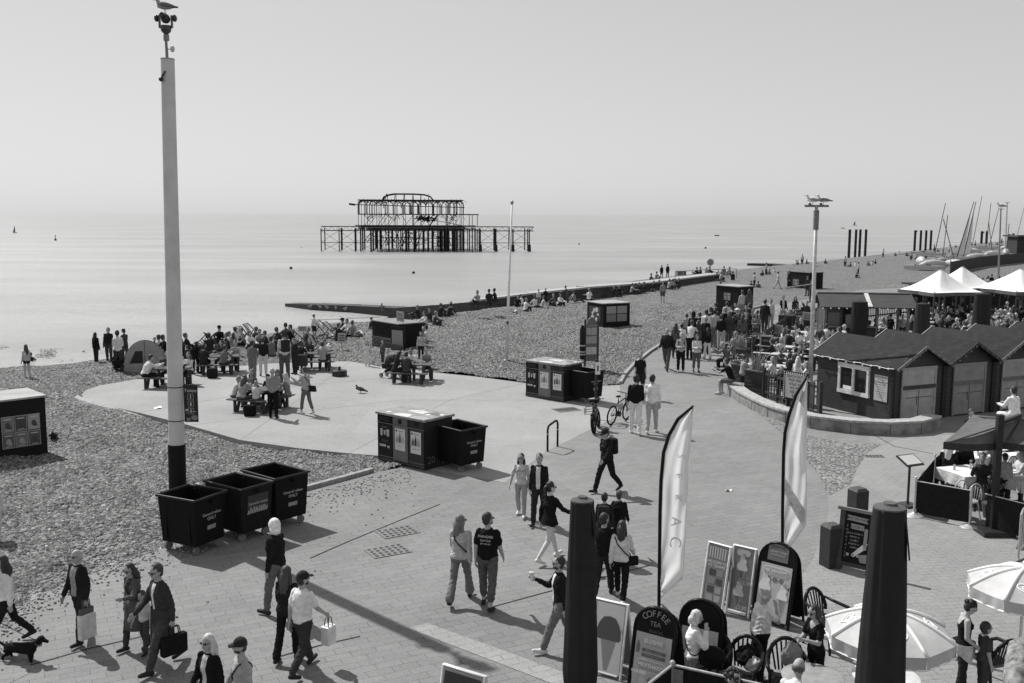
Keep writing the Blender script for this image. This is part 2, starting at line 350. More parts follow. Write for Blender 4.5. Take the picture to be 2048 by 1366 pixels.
def drain(px,py,wx,wy,rz,lab,cells):
    p=at(px,py,.012); t=thing('drain_cover',lab,'drain cover',p,rz,'drain covers in the paving')
    MB().box((0,0,0),(wx,wy,.004)).build('plate',mat('metal',.2),t)
    g=MB()
    for i in range(cells[0]):
        for j in range(cells[1]):
            g.box(((i+.5-cells[0]/2)*wx*.94/cells[0],(j+.5-cells[1]/2)*wy*.94/cells[1],.0035),(wx*.5/cells[0],wy*.5/cells[1],.003))
    g.build('slot',mat('metal',.02),t)
drain(795,1063,.85,.62,R(30),'square grey drain cover in the brick paving, the farther of the pair',(6,4))
drain(776,1101,.85,.62,R(30),'square grey drain cover in the brick paving, the nearer of the pair',(6,4))
drain(1133,819,.9,.7,R(25),'slotted drain grate in the pale concrete by the bicycles',(9,1))
drain(1748,912,.55,.3,0,'small dark drain cover in the pale paving near the cobbles',(5,1))
# loose pebbles kicked out on to the bricks
def pebbles():
    b=MB(); rnd=random.Random(3)
    base=[(-40,1290),(0,1252),(50,1212),(130,1166),(230,1130),(330,1096),(430,1050),(520,1016),(600,990),(680,972),(745,952),(815,936)]
    for i in range(1000):
        s=rnd.random()*(len(base)-1); k=int(s); f=s-k
        px=base[k][0]*(1-f)+base[k+1][0]*f; py=base[k][1]*(1-f)+base[k+1][1]*f
        off=abs(rnd.gauss(0,1)); sp=15 if rnd.random()<.93 else 60
        if k>=7: sp*=1.3
        px+=off*sp*.5; py+=off*sp
        p=at(px,py,.006); r=rnd.uniform(.012,.028); 
        if inpoly(p.x,p.y,POLY['promenade']): b.ball(p+Vector((0,0,r*.5)),(r*rnd.uniform(.8,1.3),r,r*.6),6,4)
    for i in range(9000):                                   # and a knobbly edge to the beach itself
        s=rnd.random()*(len(base)-1); k=int(s); f=s-k
        px=base[k][0]*(1-f)+base[k+1][0]*f; py=base[k][1]*(1-f)+base[k+1][1]*f
        off=rnd.random(); px-=off*60; py-=off*110; p=at(px,py,0); z=gz(p.x,p.y); r=rnd.uniform(.02,.05)
        b.ball((p.x,p.y,z+r*.35),(r*rnd.uniform(.8,1.3),r,r*.7),5,4)
    tag(b.build('pebbles',mat('stone',.3,scale=3,var=.6),smooth='all'),'loose grey pebbles spilled from the beach on to the brick edge','pebbles',kind='stuff')
pebbles()
# ---------------------------------------------------------------- sea wall, jetties
def wall_run(name,pts,tops,thick,m,lab,cat,base=-3.6):
    b=MB(); n=len(pts); q=[Vector((p.x,p.y)) for p in pts]
    for i in range(n-1):
        a,c=q[i],q[i+1]; d=(c-a).normalized(); nn=Vector((-d.y,d.x))
        vs=[]
        for p,t in ((a,tops[i]),(c,tops[i+1])):
            for o in (0,thick): 
                for z in (base,t): vs.append((p.x+nn.x*o,p.y+nn.y*o,z))
        b.add(vs,[(0,4,5,1),(2,3,7,6),(1,5,7,3),(0,1,3,2),(4,6,7,5)])
    return tag(b.build(name,m),lab,cat)
wallm=ground_mat('sea_wall_stone','brick',.05,.09)
def wall_tex(m):
    t=m.node_tree
    for n in t.nodes:
        if n.type=='MAPPING': n.inputs['Rotation'].default_value=(PI/2,0,0); n.inputs['Scale'].default_value=(1,1,1)
        if n.type=='TEX_BRICK': n.inputs['Brick Width'].default_value=1.1; n.inputs['Row Height'].default_value=.42; n.inputs['Mortar Size'].default_value=.03
wall_tex(wallm)
_b=[(775,629,-2.0),(850,628,-1.7),(940,627,-1.2),(1060,612,-.5),(1180,598,-.03),(1300,581,-.03),(1440,559,-.03)]
_t=[617,612,604,589,576,567,549]
_p=[at(*q) for q in _b]; _z=[zat(q[0],t,p.xy.length) for q,t,p in zip(_b,_t,_p)]
wall_run('sea_wall',_p,_z,1.3,wallm,'long dark stone groyne wall running down the shingle into the water','sea wall')
cp=MB()
for i in range(2,6):
    a=_p[i].copy(); c=_p[i+1].copy(); d=(c-a); d.z=0; d.normalize(); nn=Vector((-d.y,d.x,0))*.65; a.z=_z[i]+.05; c.z=_z[i+1]+.05; cp.bar(a+nn,c+nn,1.5,.14)
cpo=cp.build('coping',mat('stone',.36)); cpo.parent=bpy.data.objects['sea_wall']
_j=[at(570,613,-2.3),at(620,620,-2.3),at(700,625,-2.3),at(790,630,-2.1)]
wall_run('jetty',_j,[-2.0,-1.75,-1.65,-1.45],1.8,mat('stone',.05),'low dark weedy end of the groyne lying in the sea','jetty',-4)
_j=[at(1494,531,-2.3),at(1545,533,-2.3),at(1600,537,-2.0)]
wall_run('jetty',_j,[-1.9,-1.8,-1.6],1.6,mat('stone',.04),'distant low dark jetty ending in the water beside the poster box','jetty',-4)
_j=[at(1600,541,-1.4),at(1680,530,-1.0),at(1760,523,-1.),at(1850,512,-.8)]
wall_run('sea_wall',_j,[-1.2,-.5,-.1,.25],1.2,mat('stone',.2),'distant low pale sea wall leading to the four-post groups','sea wall',-4)
# foam line where the sea meets the shingle
fm=MB()
for q in ([(0,741),(60,735),(130,729),(200,725)],[(640,640),(700,637),(760,634)],[(1490,541),(1560,537),(1640,529),(1700,523),(1800,512)]):
    w0=[at(a,b_,SEA+.02) for a,b_ in q]
    fm.tube(w0,.05,5)
struct(fm.build('surf_foam',mat('stone',.75)))
# ---------------------------------------------------------------- ruined pier
def pier():
    o=at(855,503,SEA); sc_=(o-Vector((0,0,CH))).length/F
    t=thing('pier_ruin','burnt iron skeleton of a pier pavilion standing alone in the sea','pier',o,-math.atan2(o.x,o.y))
    X=lambda p:(p-855)*sc_; Z=lambda p:(503-p)*sc_*1.0
    rnd=random.Random(5); iron=mat('metal',.018,.8); D=[0,6,12,18,24]
    legs=MB(); 
    cols=[(647,1.1),(682,1.0),(713,1.2),(724,1.6),(744,1.9),(757,1.2),(765,.8),(779,1.8),(787,1.0),(797,1),(806,1),(814,2.0),(829,2.1),(838,1),(847,1.9),(856,1.7),(866,1),(876,1),(884,2.2),(892,2.6),(897,2.2),(908,2.6),(913,2),(921,1),(927,1.7),(938,.9),(944,1.2),(954,.9),(960,1.3),(991,1.5),(1025,1.5),(1058,1.2)]
    for k,d in enumerate(D):
        for px,wd in cols:
            if k and rnd.random()<.42: continue
            if k>2 and not 730<px<930: continue
            x=X(px)+rnd.uniform(-.3,.3)*(k>0); MB().tube([(x,d,-4),(x,d,Z(458))],.11*wd+.03,6).build('pile',iron,t)
    for px in (960,991,1025,1058): MB().lathe([(.35,-3),(.45,0),(.4,1.6),(.3,1.8)],(X(px),0,0),8).build('pile_foot',iron,t)
    deck=MB()
    for d in (0,24):
        x0,x1=(647,1066) if d==0 else (700,960)
        for y in (454,462): deck.bar((X(x0),d,Z(y)),(X(x1),d,Z(y)),.16,.22)
        n=60
        for i in range(n):
            a=X(x0)+(X(x1)-X(x0))*i/n; c=X(x0)+(X(x1)-X(x0))*(i+1)/n
            deck.bar((a,d,Z(454) if i%2 else Z(462)),(c,d,Z(462) if i%2 else Z(454)),.07)
    for i in range(15):
        x=X(720)+(X(950)-X(720))*i/14; deck.bar((x,0,Z(459)),(x,24,Z(459)),.2,.35)
    deck.box(((X(735)+X(925))/2,12,Z(459)),(X(925)-X(735),23.6,.5)); deck.bar((X(1058),0,Z(462)),(X(1067),0,Z(454)),.12)
    deck.build('deck',iron,t)
    br=MB()
    for y in (482,485.5): br.bar((X(647) if y>483 else X(730),0,Z(y)),(X(1060) if y>483 else X(810),0,Z(y)),.13)
    br.bar((X(757),12,Z(478)),(X(905),12,Z(479)),.2)
    for i,(a,c) in enumerate(zip([647,682,713,757,779,814,847,884,927,960,991,1025],[682,713,757,779,814,847,884,908,960,991,1025,1058])):
        for (y0,y1) in ((462,485),(485,503)):
            br.bar((X(a),0,Z(y0)),(X(c),0,Z(y1)),.07); br.bar((X(a),0,Z(y1)),(X(c),0,Z(y0)),.07)
    for i in range(46):
        x=X(rnd.uniform(735,925)); d=rnd.choice(D); br.bar((x,d,Z(rnd.uniform(462,480))),(x+rnd.uniform(-2.5,2.5),d+rnd.uniform(-3,3),Z(rnd.uniform(480,500))),.13)
    for i in range(50):
        x=X(rnd.uniform(735,930)); d=rnd.choice(D); y=rnd.uniform(464,498); br.bar((x,d,Z(y)),(x+rnd.uniform(-3.5,3.5),d,Z(y+rnd.uniform(-4,4))),.09)
    br.build('brace',iron,t)
    fr=MB(); UP=[720,738,756,772,790,808,826,842,858,876,895,912,926]
    for d in (0,12,24):
        for i,px in enumerate(UP):
            if d==12 and i%2: continue
            top=402 if px<915 else 406
            fr.bar((X(px),d,Z(455)),(X(px),d,Z(top)),.12)
        for y,wd,x1 in ((430,.26,957 if d==0 else 930),(455,.3,930),(402,.2,926)): fr.bar((X(720),d,Z(y)),(X(x1),d,Z(y)),wd)
        for i in range(34):
            a=X(720)+(X(926)-X(720))*i/34; fr.bar((a,d,Z(402 if i%2 else 406)),(a+.75,d,Z(406 if i%2 else 402)),.09)
        for i in range(len(UP)-1):
            if rnd.random()<.4: fr.bar((X(UP[i]),d,Z(455)),(X(UP[i+1]),d,Z(431)),.12)
    for px in UP[::2]:
        for y in (402,430,455): fr.bar((X(px),0,Z(y)),(X(px),24,Z(y)),.18)
    fr.bar((X(705),4,Z(411)),(X(930),4,Z(416)),.28,.2); fr.bar((X(700),4,Z(410)),(X(712),4,Z(411.5)),.5)
    for i in range(26):
        a=X(rnd.uniform(730,920)); fr.bar((a,0,Z(430)),(a+rnd.uniform(-1.6,1.6),1,Z(rnd.uniform(434,446))),.1)
    for i in range(40):
        a=X(rnd.gauss(850,9)); fr.bar((a,3,Z(rnd.gauss(438,3))),(a+rnd.uniform(-1.5,1.5),3+rnd.uniform(-1,1),Z(rnd.gauss(438,4))),.25)
    for i in range(18):
        a=X(rnd.uniform(722,957)); fr.bar((a,0,Z(430)),(a,0,Z(430)+rnd.uniform(.2,.7)),.1)
    for px in (938,944,954): fr.bar((X(px),0,Z(455)),(X(px),0,Z(430)),.15)
    fr.bar((X(862),1,Z(440)),(X(925),1,Z(452)),.14)
    for i in range(60):
        a=X(rnd.uniform(722,930)); d=rnd.choice((0,12,24)); y=rnd.choice((402,430,455)); fr.bar((a,d,Z(y)),(a+rnd.uniform(-1.8,1.8),d,Z(y+rnd.uniform(3,14))),.07)
    for i in range(26):
        a=X(rnd.uniform(722,926)); fr.bar((a,0,Z(402)),(a+rnd.uniform(-.2,.2),0,Z(402)+rnd.uniform(.1,.45)),.08)
    fr.build('frame',iron,t)
    dm=MB()
    for px in [772,790,808,826,842,858]:            # arched ribs of the dome and of the windows
        pts=[(X(px)+3.2*0,12+6.5*math.cos(a),Z(402)+1.75*math.sin(a)) for a in [PI*i/10 for i in range(11)]]; dm.tube(pts,.1,5)
    for d in (8,12,16):
        pts=[(X(764),d,Z(402)),(X(767),d,Z(395)),(X(775),d,Z(391)),(X(788),d,Z(388.6)),(X(828),d,Z(388.6)),(X(850),d,Z(390)),(X(862),d,Z(394)),(X(868),d,Z(402))]; dm.tube(pts,.14,5)
    for i,px in enumerate([722,742,756,774,790,806,822,838,852,868,884,900,912]):
        for d in (0,24):
            if rnd.random()<.15: continue
            wv=X(px+14)-X(px); pts=[(X(px),d,Z(430)),(X(px),d,Z(411)),(X(px)+wv*.15,d,Z(407)),(X(px)+wv*.5,d,Z(404.5)),(X(px)+wv*.85,d,Z(407)),(X(px)+wv,d,Z(411)),(X(px)+wv,d,Z(430 if rnd.random()<.6 else 418))]; dm.tube(pts,.11,5)
    for s in (-1,1):
        x=X(720) if s<0 else X(926); pts=[(x,-.1,Z(430)),(x,-.1,Z(410)),(x-s*.5,-.1,Z(405)),(x-s*1.3,-.1,Z(402.5))]; dm.tube(pts,.16,6)
    dm.build('arch',iron,t)
pier()
# old iron columns along the beach
iron=mat('metal',.03,.8)
for k,(px,y0,y1,w_) in enumerate([(1697,463,524,5.5),(1709.5,463,523,5),(1718,463,523,5),(1729.5,463,521,5),(1828,465,514,4.6),(1839.5,465,513,4.4),(1850,465,512,4.4),(1860,465,511,4.4),(1962,466,496,4.6),(1972,466,496,4.6),(2017,471,494,4.6),(2025,470,494,4.6)]):
    p=at(px,y1,-1.2); s=(p-Vector((0,0,CH))).length/F; h=(y1-y0)*s; r=w_*s/2
    b=MB(); b.lathe([(r,-3),(r*.95,h*.6),(r*.95,h-.05),(r*1.12,h-.05),(r*1.12,h)],n=10); 
    if k in(4,8): b.box((r*1.1,0,h-.9*r),(r*.8,r*.8,r*1.1))
    nm=['leftmost','second','third','last']
    lab='rusty iron column standing in the water, %s of the nearest group of four'%nm[k] if k<4 else 'rusty iron column, %s of the four behind the sailing boats'%nm[k-4] if k<8 else 'rusty iron column, %s of the far pair left of the shelter'%['left','right'][k-8] if k<10 else 'rusty iron column, %s of the farthest pair near the dark shelter'%['left','right'][k-10]
    tag(b.build('iron_column',iron,smooth=40,loc=p),lab,'column','old iron columns along the shore')
# buoys and small craft
def buoy(px,py,rp,lab,mast=0,v=.03):
    p=at(px,py,SEA); s=(p-Vector((0,0,CH))).length/F; t=thing('buoy',lab,'buoy',p,0,'buoys on the sea')
    MB().lathe([(rp*s*.4,-rp*s*.3),(rp*s,rp*s*.3),(rp*s*.9,rp*s*1.1),(rp*s*.4,rp*s*1.5)],n=10).build('float',mat('plastic',v),t,smooth=50)
    if mast: MB().tube([(0,0,rp*s),(0,0,mast*s)],.6*s,5).ball((0,0,mast*s),1.1*s,6,4).build('mast',mat('metal',.1),t)
buoy(111,481,2.2,'small dark buoy with a short mast on the open sea',9)
buoy(582,538,3,'round dark buoy floating left of the pier ruin'); buoy(827,547,3,'round dark buoy floating in front of the pier ruin')
buoy(1411,497,2,'tiny dark buoy floating beyond the round lifebelt sign'); buoy(1158,489,1.6,'tiny dark buoy right of the flagpole on the sea'); buoy(603,496,1.2,'tiny pale buoy left of the pier ruin',0,.3)
def craft(px,py,Lp,hp,lab,sail=True):
    p=at(px,py,SEA); s=(p-Vector((0,0,CH))).length/F; t=thing('sailing_boat' if sail else 'kayak',lab,'boat',p,0,'small craft out at sea')
    L=Lp*s; MB().prism([(-L/2,-L*.1),(L*.3,-L*.12),(L/2,0),(L*.3,L*.12),(-L/2,L*.1)],0,L*.16).build('hull',mat('paint',.05 if not sail else .4),t)
    if sail: 
        MB().tube([(0,0,0),(0,0,hp*s)],.5*s,5).build('mast',mat('metal',.1),t); MB().prism([(0,0),(-L*.45,0),(0,hp*s*.85)],-.1,.1,Matrix.Translation((0,0,L*.2))@Matrix.Rotation(PI/2,4,'X')).build('sail',mat('cloth',.12),t)
    else:
        for q in (-.25,.2): MB().ball((L*q,0,hp*s*.5),(hp*s*.3,hp*s*.3,hp*s*.5),6,4).build('paddler',mat('cloth',.05),t)
craft(30,466,8,12,'small sailing dinghy far out on the left'); craft(1710,451,8,8,'tiny sailing boat behind the gulls pole on the horizon'); craft(1434,472,10,3,'distant dark rowing boat with two rowers',False); craft(1686,457,7,2,'tiny canoe with paddlers far out beside the lamp pole',False)

def joints():
    k=MB()
    for run in ([(620,1116),(700,1081),(800,1040),(880,1008)],[(985,1213),(1125,1175),(1300,1130)],[(560,1312),(640,1290),(720,1272)],[(60,1330),(180,1296),(330,1262)],[(1745,868),(1790,893),(1840,902),(1905,916)]):
        q=[at(*p,.0095) for p in run]
        for a,c in zip(q,q[1:]): k.bar(a,c,.022,.003)
    struct(k.build('paving_joint',mat('stone',.03)))
    k=MB()
    for run in ([(480,880),(640,770),(700,724)],[(250,830),(560,775),(900,745)],[(700,905),(900,800),(1050,766)],[(380,850),(800,800),(1235,800)]):
        q=[at(*p,.0055) for p in run]
        for a,c in zip(q,q[1:]): k.bar(a,c,.03,.002)
    struct(k.build('path_joint',mat('stone',.2)))
joints()
# ---------------------------------------------------------------- foreground street furniture
BLK=mat('plastic',.014,.6); WHT=mat('paint',.72); DKM=mat('metal',.03); GAL=mat('metal',.42,.4)
def pole():
    p=at(357,1052); p.z=gz(p.x,p.y); D=p.xy.length; t=thing('camera_pole','tall pale tapered pole with black base and a camera on top','pole',p,0)
    zb=zat(353,888,D)-p.z; zt=zat(337,118,D)-p.z; tp=at(337,118,zt+p.z)   # it leans a touch to the left
    o=Vector(ray(337,118)); k=D/o.xy.length; off=Vector((o.x*k-p.x,0,0)); bot=Vector((0,0,-.4)); lean=off/zt
    L=lambda z:(lean.x*z,0,z)
    MB().tube([L(-.4),L(.9)],.215,20).tube([L(.9),L(zb)],.19,20).box((-.1,-.2,.5),(.12,.06,.5)).build('base_section',BLK,t,smooth=50)
    pm=mat('paint',.54,.6,2.2,.13,.08)
    MB().tube([L(zb),L(zb+2),L(zt-.01)],[.172,.165,.142],24).build('shaft',pm,t,smooth=50)
    MB().tube([L(zt-.02),L(zt)],.146,24).build('top_cap',mat('metal',.25),t,smooth=50)
    MB().tube([L(zt-.2),(L(zt)[0]-.02,-.16,zt-.3),(L(zt)[0]-.09,-.17,zt-.42)],.02,6).ball((L(zt)[0]-.1,-.17,zt-.45),.05).build('cable_gland',DKM,t,smooth=50)
    x=L(zt)[0]-.01
    MB().tube([(x,0,zt),(x-.01,0,zt+.46)],[.032,.026],10).lathe([(.06,zt+.37),(.06,zt+.49)],(x,0,0)).build('mast',mat('metal',.2),t,smooth=50)
    MB().tube([(x-.02,0,zt+.2),(x+.1,0,zt+.2)],.015,6).ball((x+.12,0,zt+.2),(.05,.05,.07)).build('sensor',mat('plastic',.5),t,smooth=60)
    c=zt+.46
    MB().lathe([(.03,c),(.04,c+.04),(.1,c+.1),(.12,c+.2),(.11,c+.22)],(x,0,0)).box((x-.13,0,c+.3),(.025,.08,.26)).box((x+.13,0,c+.3),(.025,.08,.26)).build('yoke',mat('metal',.07),t,smooth=50)
    h=MB().ball((x,0,c+.36),(.1,.12,.1)); h.tube([(x-.02,-.08,c+.4),(x-.03,-.16,c+.42)],.055,10)
    for s in (-1,1): h.ball((x+s*.19,0,c+.37),(.05,.08,.075))
    h.build('camera_head',mat('metal',.045),t,smooth=60)
    POLE['top']=(p+Vector((x,0,c+.46)))
    # toilets sign
    z0=zat(378,842,D)-p.z; z1=zat(378,768,D)-p.z; xl=L(z0)[0]+.17; s=MB(); W=.31
    sg=s.box((xl+W/2+.02,0,(z0+z1)/2),(W,.02,z1-z0)).build('sign_panel',mat('paint',.035),t)
    [MB().tube([L(zz),L(zz+.02)],.175,20).build('bracket',DKM,t) for zz in (z0+.03,z1-.05)]
    wm=mat('paper',.6); rx=(PI/2,0,0); cx=xl+W/2+.02
    text(sg,'Toilets',.1,(cx,-.013,z1-.13),rx,wm)
    pc=MB()
    for i in range(3):
        z=z1-.27-i*.16
        for a,b in (((cx-.06,z-.065),(cx+.06,z-.065)),((cx-.06,z+.065),(cx+.06,z+.065)),((cx-.06,z-.065),(cx-.06,z+.065)),((cx+.06,z-.065),(cx+.06,z+.065))):
            pc.bar((a[0],-.013,a[1]),(b[0],-.013,b[1]),.008,.004)
        pc.box((cx,-.013,z-.01),(.03 if i==1 else .018,.004,.055)); pc.ball((cx,-.013,z+.035),.013,6,4)
    z=z0+.24; pc.bar((cx-.09,-.013,z-.05),(cx-.09,-.013,z+.03),.016,.004); pc.prism([(-.04,0),(.04,0),(0,.045)],-.002,.002,Matrix.Translation((cx-.09,-.013,z+.02))@Matrix.Rotation(PI/2,4,'X'))
    pc.build('pictogram',wm,sg); text(sg,'Seafront',.04,(cx+.04,-.013,z),rx,wm)
    MB().ball((cx-.06,-.013,z0+.06),(.05,.003,.04),8,4).ball((cx+.07,-.013,z0+.1),(.08,.003,.06),8,4).build('map_patch',mat('paint',.2),sg)
POLE={}; pole()
def gull(loc,rz,lab,s=1.0,body=.62,wing=.3,head_up=True):
    t=thing('seagull',lab,'seagull',loc,rz,'gulls perched on poles'); t.scale=(s,s,s); wm=mat('felt',body); gm=mat('felt',wing); bk=mat('felt',.04)
    b=MB(); b.tube([(0,.2,.19),(0,.1,.2),(0,0,.2),(0,-.12,.17),(0,-.2,.155)],[.035,.085,.1,.07,.03],12)
    hz=.36 if head_up else .28
    b.tube([(0,.13,.22),(0,.18,.29),(0,.2,hz-.02)],[.07,.05,.042],10).ball((0,.215,hz),(.045,.06,.045)); b.build('body',wm,t,smooth='all')
    MB().tube([(0,.26,hz-.005),(0,.31,hz-.01),(0,.325,hz-.025)],[.018,.012,.005],6).build('beak',mat('plastic',.35),t,smooth='all')
    for sg in (-1,1):
        MB().tube([(sg*.06,.12,.23),(sg*.095,.02,.22),(sg*.08,-.14,.19),(sg*.04,-.3,.155)],[.03,.06,.05,.012],8).build('wing',gm,t,smooth='all')
        MB().tube([(sg*.035,0,.12),(sg*.035,.01,0)],.008,5).tube([(sg*.035,.06,.004),(sg*.035,-.01,.004)],.014,5).build('leg',mat('plastic',.35),t)
    MB().tube([(0,-.2,.165),(0,-.34,.15)],[.035,.02],6).build('tail',bk,t); return t
g0=gull(POLE['top'],R(80),'grey gull bending on top of the tall camera pole',.85,.35,.16)
# ---- wheeled bins
def wheel_bin(loc,rz,lab,lines,dims=(1.22,.92),stripes=False,v=.009):
    t=thing('wheeled_bin',lab,'bin',loc,rz,'black open wheeled refuse bins'); m=mat('plastic',v,.6); a,b=dims[0]/2,dims[1]/2; k=.9
    zb,zt=.2,1.2; o=MB(); q=lambda f,z,i=0:[(-a*f+i,-b*f+i,z),(a*f-i,-b*f+i,z),(a*f-i,b*f-i,z),(-a*f+i,b*f-i,z)]
    vs=q(k,zb)+q(1,zt)+q(1,zt,.03)+q(k,zb+.05,.03); fs=[(3,2,1,0),(12,13,14,15)]
    for i in range(4): 
        j=(i+1)%4; fs+=[(i,j,4+j,4+i),(4+i,4+j,8+j,8+i),(8+i,8+j,12+j,12+i)]
    o.add(vs,fs); body=o.build('body',m,t,bevel=.012)
    r=MB()
    P=[(-a,-b),(a,-b),(a,b),(-a,b)]
    for i in range(4):
        c=P[i]; d=P[(i+1)%4]; r.tube([(c[0]*1.02,c[1]*1.02,zt-.01),(d[0]*1.02,d[1]*1.02,zt-.01)],.03,8)
    for c in P: r.ball((c[0]*1.02,c[1]*1.02,zt-.01),.032,8,6)
    r.build('rim',mat('plastic',.03,.3),t,smooth=60)
    for s in (-1,1): MB().tube([(s*(a-.02),0,zt-.12),(s*(a+.1),0,zt-.12)],.035,8).build('trunnion',m,t,smooth=50)
    for x in (-.32,.32):
        for s in (-1,1): MB().box((x,s*b*.93,.72),(.05,.04,.85)).build('rib',m,t)
    for sx in (-1,1):
        for sy in (-1,1):
            c=MB().box((sx*a*.7,sy*b*.68,.22),(.1,.09,.08)).build('caster',mat('metal',.25),t); ang=random.uniform(-.6,.6)
            M_=Matrix.Rotation(ang,3,'Z')@Matrix.Rotation(PI/2,3,'Y')
            MB().lathe([(.05,-.025),(.085,-.025),(.088,0),(.085,.025),(.05,.025)],(sx*a*.74,sy*b*.72,.088),14,M=M_).build('wheel',mat('plastic',.16,.6),c,smooth=40)
    tl=math.atan2(a*(1-k),zt-zb); xx=lambda z:a*(k+(1-k)*(z-zb)/(zt-zb))+.006; rt=(PI/2-0,tl*0,PI/2); wm=mat('paper',.45)
    def face(z): return (xx(z),0,z)
    for i,l in enumerate(lines): text(body,l,.095 if len(l)<10 else .088,(xx(.82-i*.1)+.004,.03,.82-i*.1),(PI/2-tl,0,PI/2),wm)
    if stripes:
        MB().box((xx(.84)-.002,.03,.84),(.006,.56,.34),M=Matrix.Rotation(tl,3,'Y')).build('notice',mat('paper',.03),body)
        st=MB()
        for i in range(11): st.bar((xx(.66)+.006,-.25+i*.05,.61),(xx(.7)+.006,-.215+i*.05,.69),.006,.022)
        st.build('stripe',wm,body)
    else: 
        MB().box((xx(.52),.03,.53),(.006,.24,.09),M=Matrix.Rotation(tl,3,'Y')).build('sticker',mat('paper',.25),body)
    return t
wheel_bin((-6.7,20.3,0),R(-27),'black wheeled bin marked General refuse, nearest of the trio by the pole',['General refuse','ONLY'],(1.04,.9))
wheel_bin((-5.97,21.22,0),R(-36),'wheeled bin with general waste and dog waste notice, middle of the trio',['General waste','& dog waste'],(1.22,.86),True,.014)
wheel_bin((-5.38,22.12,0),R(-40),'black wheeled bin marked General refuse, farthest of the trio by the pebbles',['General refuse','ONLY'])
wheel_bin((-1.45,27.15,0),R(-47),'black wheeled bin beside the recycling unit numbered 20',['General refuse','ONLY'])
_q=at(1168,738,1.22); wheel_bin((_q.x,_q.y,0),R(-47),'black wheeled bin in front of the information board',['General refuse','ONLY'])
def recycler(loc,rz,lab,num):
    t=thing('recycling_unit',lab,'recycling bin',loc,rz,'triple recycling units'); L,Dp,h=1.88,1.12,1.36
    MB().box((0,.01,h/2),(L-.02,Dp-.02,h)).build('carcass',mat('metal',.02,.6),t)
    for i,v in enumerate((.02,.14,.045)):
        x=-L/2+L/6+i*L/3
        d=MB().box((x,-Dp/2-.005,.62),(L/3-.035,.03,1.0)).build('door',mat('paint',v,.45),t,bevel=.006)
        p=MB().box((x,-Dp/2-.005,1.25),(L/3-.035,.03,.2)).build('chute_panel',mat('paint',v*(.5 if i==0 else .8),.45),t)
        if i==0: MB().box((x,-Dp/2-.02,1.25),(.42,.02,.13)).build('slot',mat('metal',.008),p)
        else: MB().tube([(x,-Dp/2-.018,1.25),(x,-Dp/2-.03,1.25)],.075,16).build('chute_hole',mat('metal',.006),p)
        k=MB()
        if i==0:
            for q,(dx,ww,hh) in enumerate(((-.13,.1,.2),(0,.08,.13),(.13,.12,.2))): k.prism([(-ww/2*.75,-hh/2),(ww/2*.75,-hh/2),(ww/2,hh/2),(-ww/2,hh/2)],-.003,.003,Matrix.Translation((x+dx,-Dp/2-.023,.86))@Matrix.Rotation(PI/2,4,'X'))
            k.box((x-.08,-Dp/2-.023,.48),(.26,.006,.07)).box((x+.15,-Dp/2-.023,.46),(.09,.006,.07)); k.build('pictogram',mat('paper',.42),d)
            text(d,'recycle here',.05,(x,-Dp/2-.024,1.02),(PI/2,0,0),mat('paper',.25)); text(d,'plastic cups and\npaper cups only',.04,(x,-Dp/2-.024,.62),(PI/2,0,0),mat('paper',.18))
        else:
            po=MB().box((x,-Dp/2-.023,.74),(.4,.006,.62)).build('poster',mat('paper',.62),d)
            for q in range(3):
                xx=x-.11+q*.11; vv=(.35,.12,.4) if i==1 else (.1,.03,.3)
                hh=.2+.07*(q==1)
                MB().tube([(xx,-Dp/2-.0275,.66),(xx,-Dp/2-.0275,.66+hh*.6),(xx,-Dp/2-.0275,.66+hh*.75),(xx,-Dp/2-.0275,.66+hh)],[.035,.035,.014,.014],6).build('bottle_picture',mat('paper',vv[q]),po).scale=(1,1,1)
            text(po,'Recycle',.06,(x+.04,-Dp/2-.028,.985),(PI/2,0,0),mat('paper',.2)); text(po,'mixed' if i==1 else 'bottles only',.05,(x,-Dp/2-.028,.56),(PI/2,0,0),mat('paper',.3))
            MB().tube([(x-.14,-Dp/2-.026,.985),(x-.14,-Dp/2-.029,.985)],.035,12).build('logo',mat('paper',.1),po)
    MB().box((0,-Dp/2-.004,.08),(L,.03,.1)).build('plinth',mat('metal',.05),t)
    for z in (.17,1.13): MB().box((0,-Dp/2-.01,z),(L,.035,.02)).build('strip',mat('metal',.16),t)
    top=MB().box((0,0,h+.035),(L+.1,Dp+.1,.07)).build('lid',mat('paint',.26,.35,5,.3),t,bevel=.01)
    def patch(pts,v,name='lid_patch'): MB().prism(pts,h+.071,h+.074).build(name,mat('paint',v,.35),top)
    patch([(-.28,-.6),(.33,-.6),(.3,-.45),(.12,-.25),(-.16,-.3),(-.3,-.45)],.62); patch([(-.28,.0),(.35,-.05),(.32,.28),(-.05,.35),(-.32,.2)],.58)
    patch([(.36,-.6),(.98,-.6),(.98,-.42),(.75,-.28),(.5,-.3),(.36,-.45)],.36); patch([(.3,.1),(.95,.05),(.95,.3),(.5,.38)],.13)
    for x,y in ((-.62,-.42),(.55,-.02),(.86,.22)): MB().lathe([(.07,h+.074),(.07,h+.078)],(x,y,0),14).build('lid_spot',mat('paint',.85),top)
    if num: text(t,num,.3,(L/2+.006,-.3,.25),(PI/2,0,PI/2),mat('paper',.12),'number')
    return t
recycler((-2.75,27.75,0),R(-40),'triple recycling unit numbered 20 with colourful lid on the concrete corner','20')
recycler((1.62,37.95,0),R(-41),'triple recycling unit with patched lid standing before the flagpole beach','')
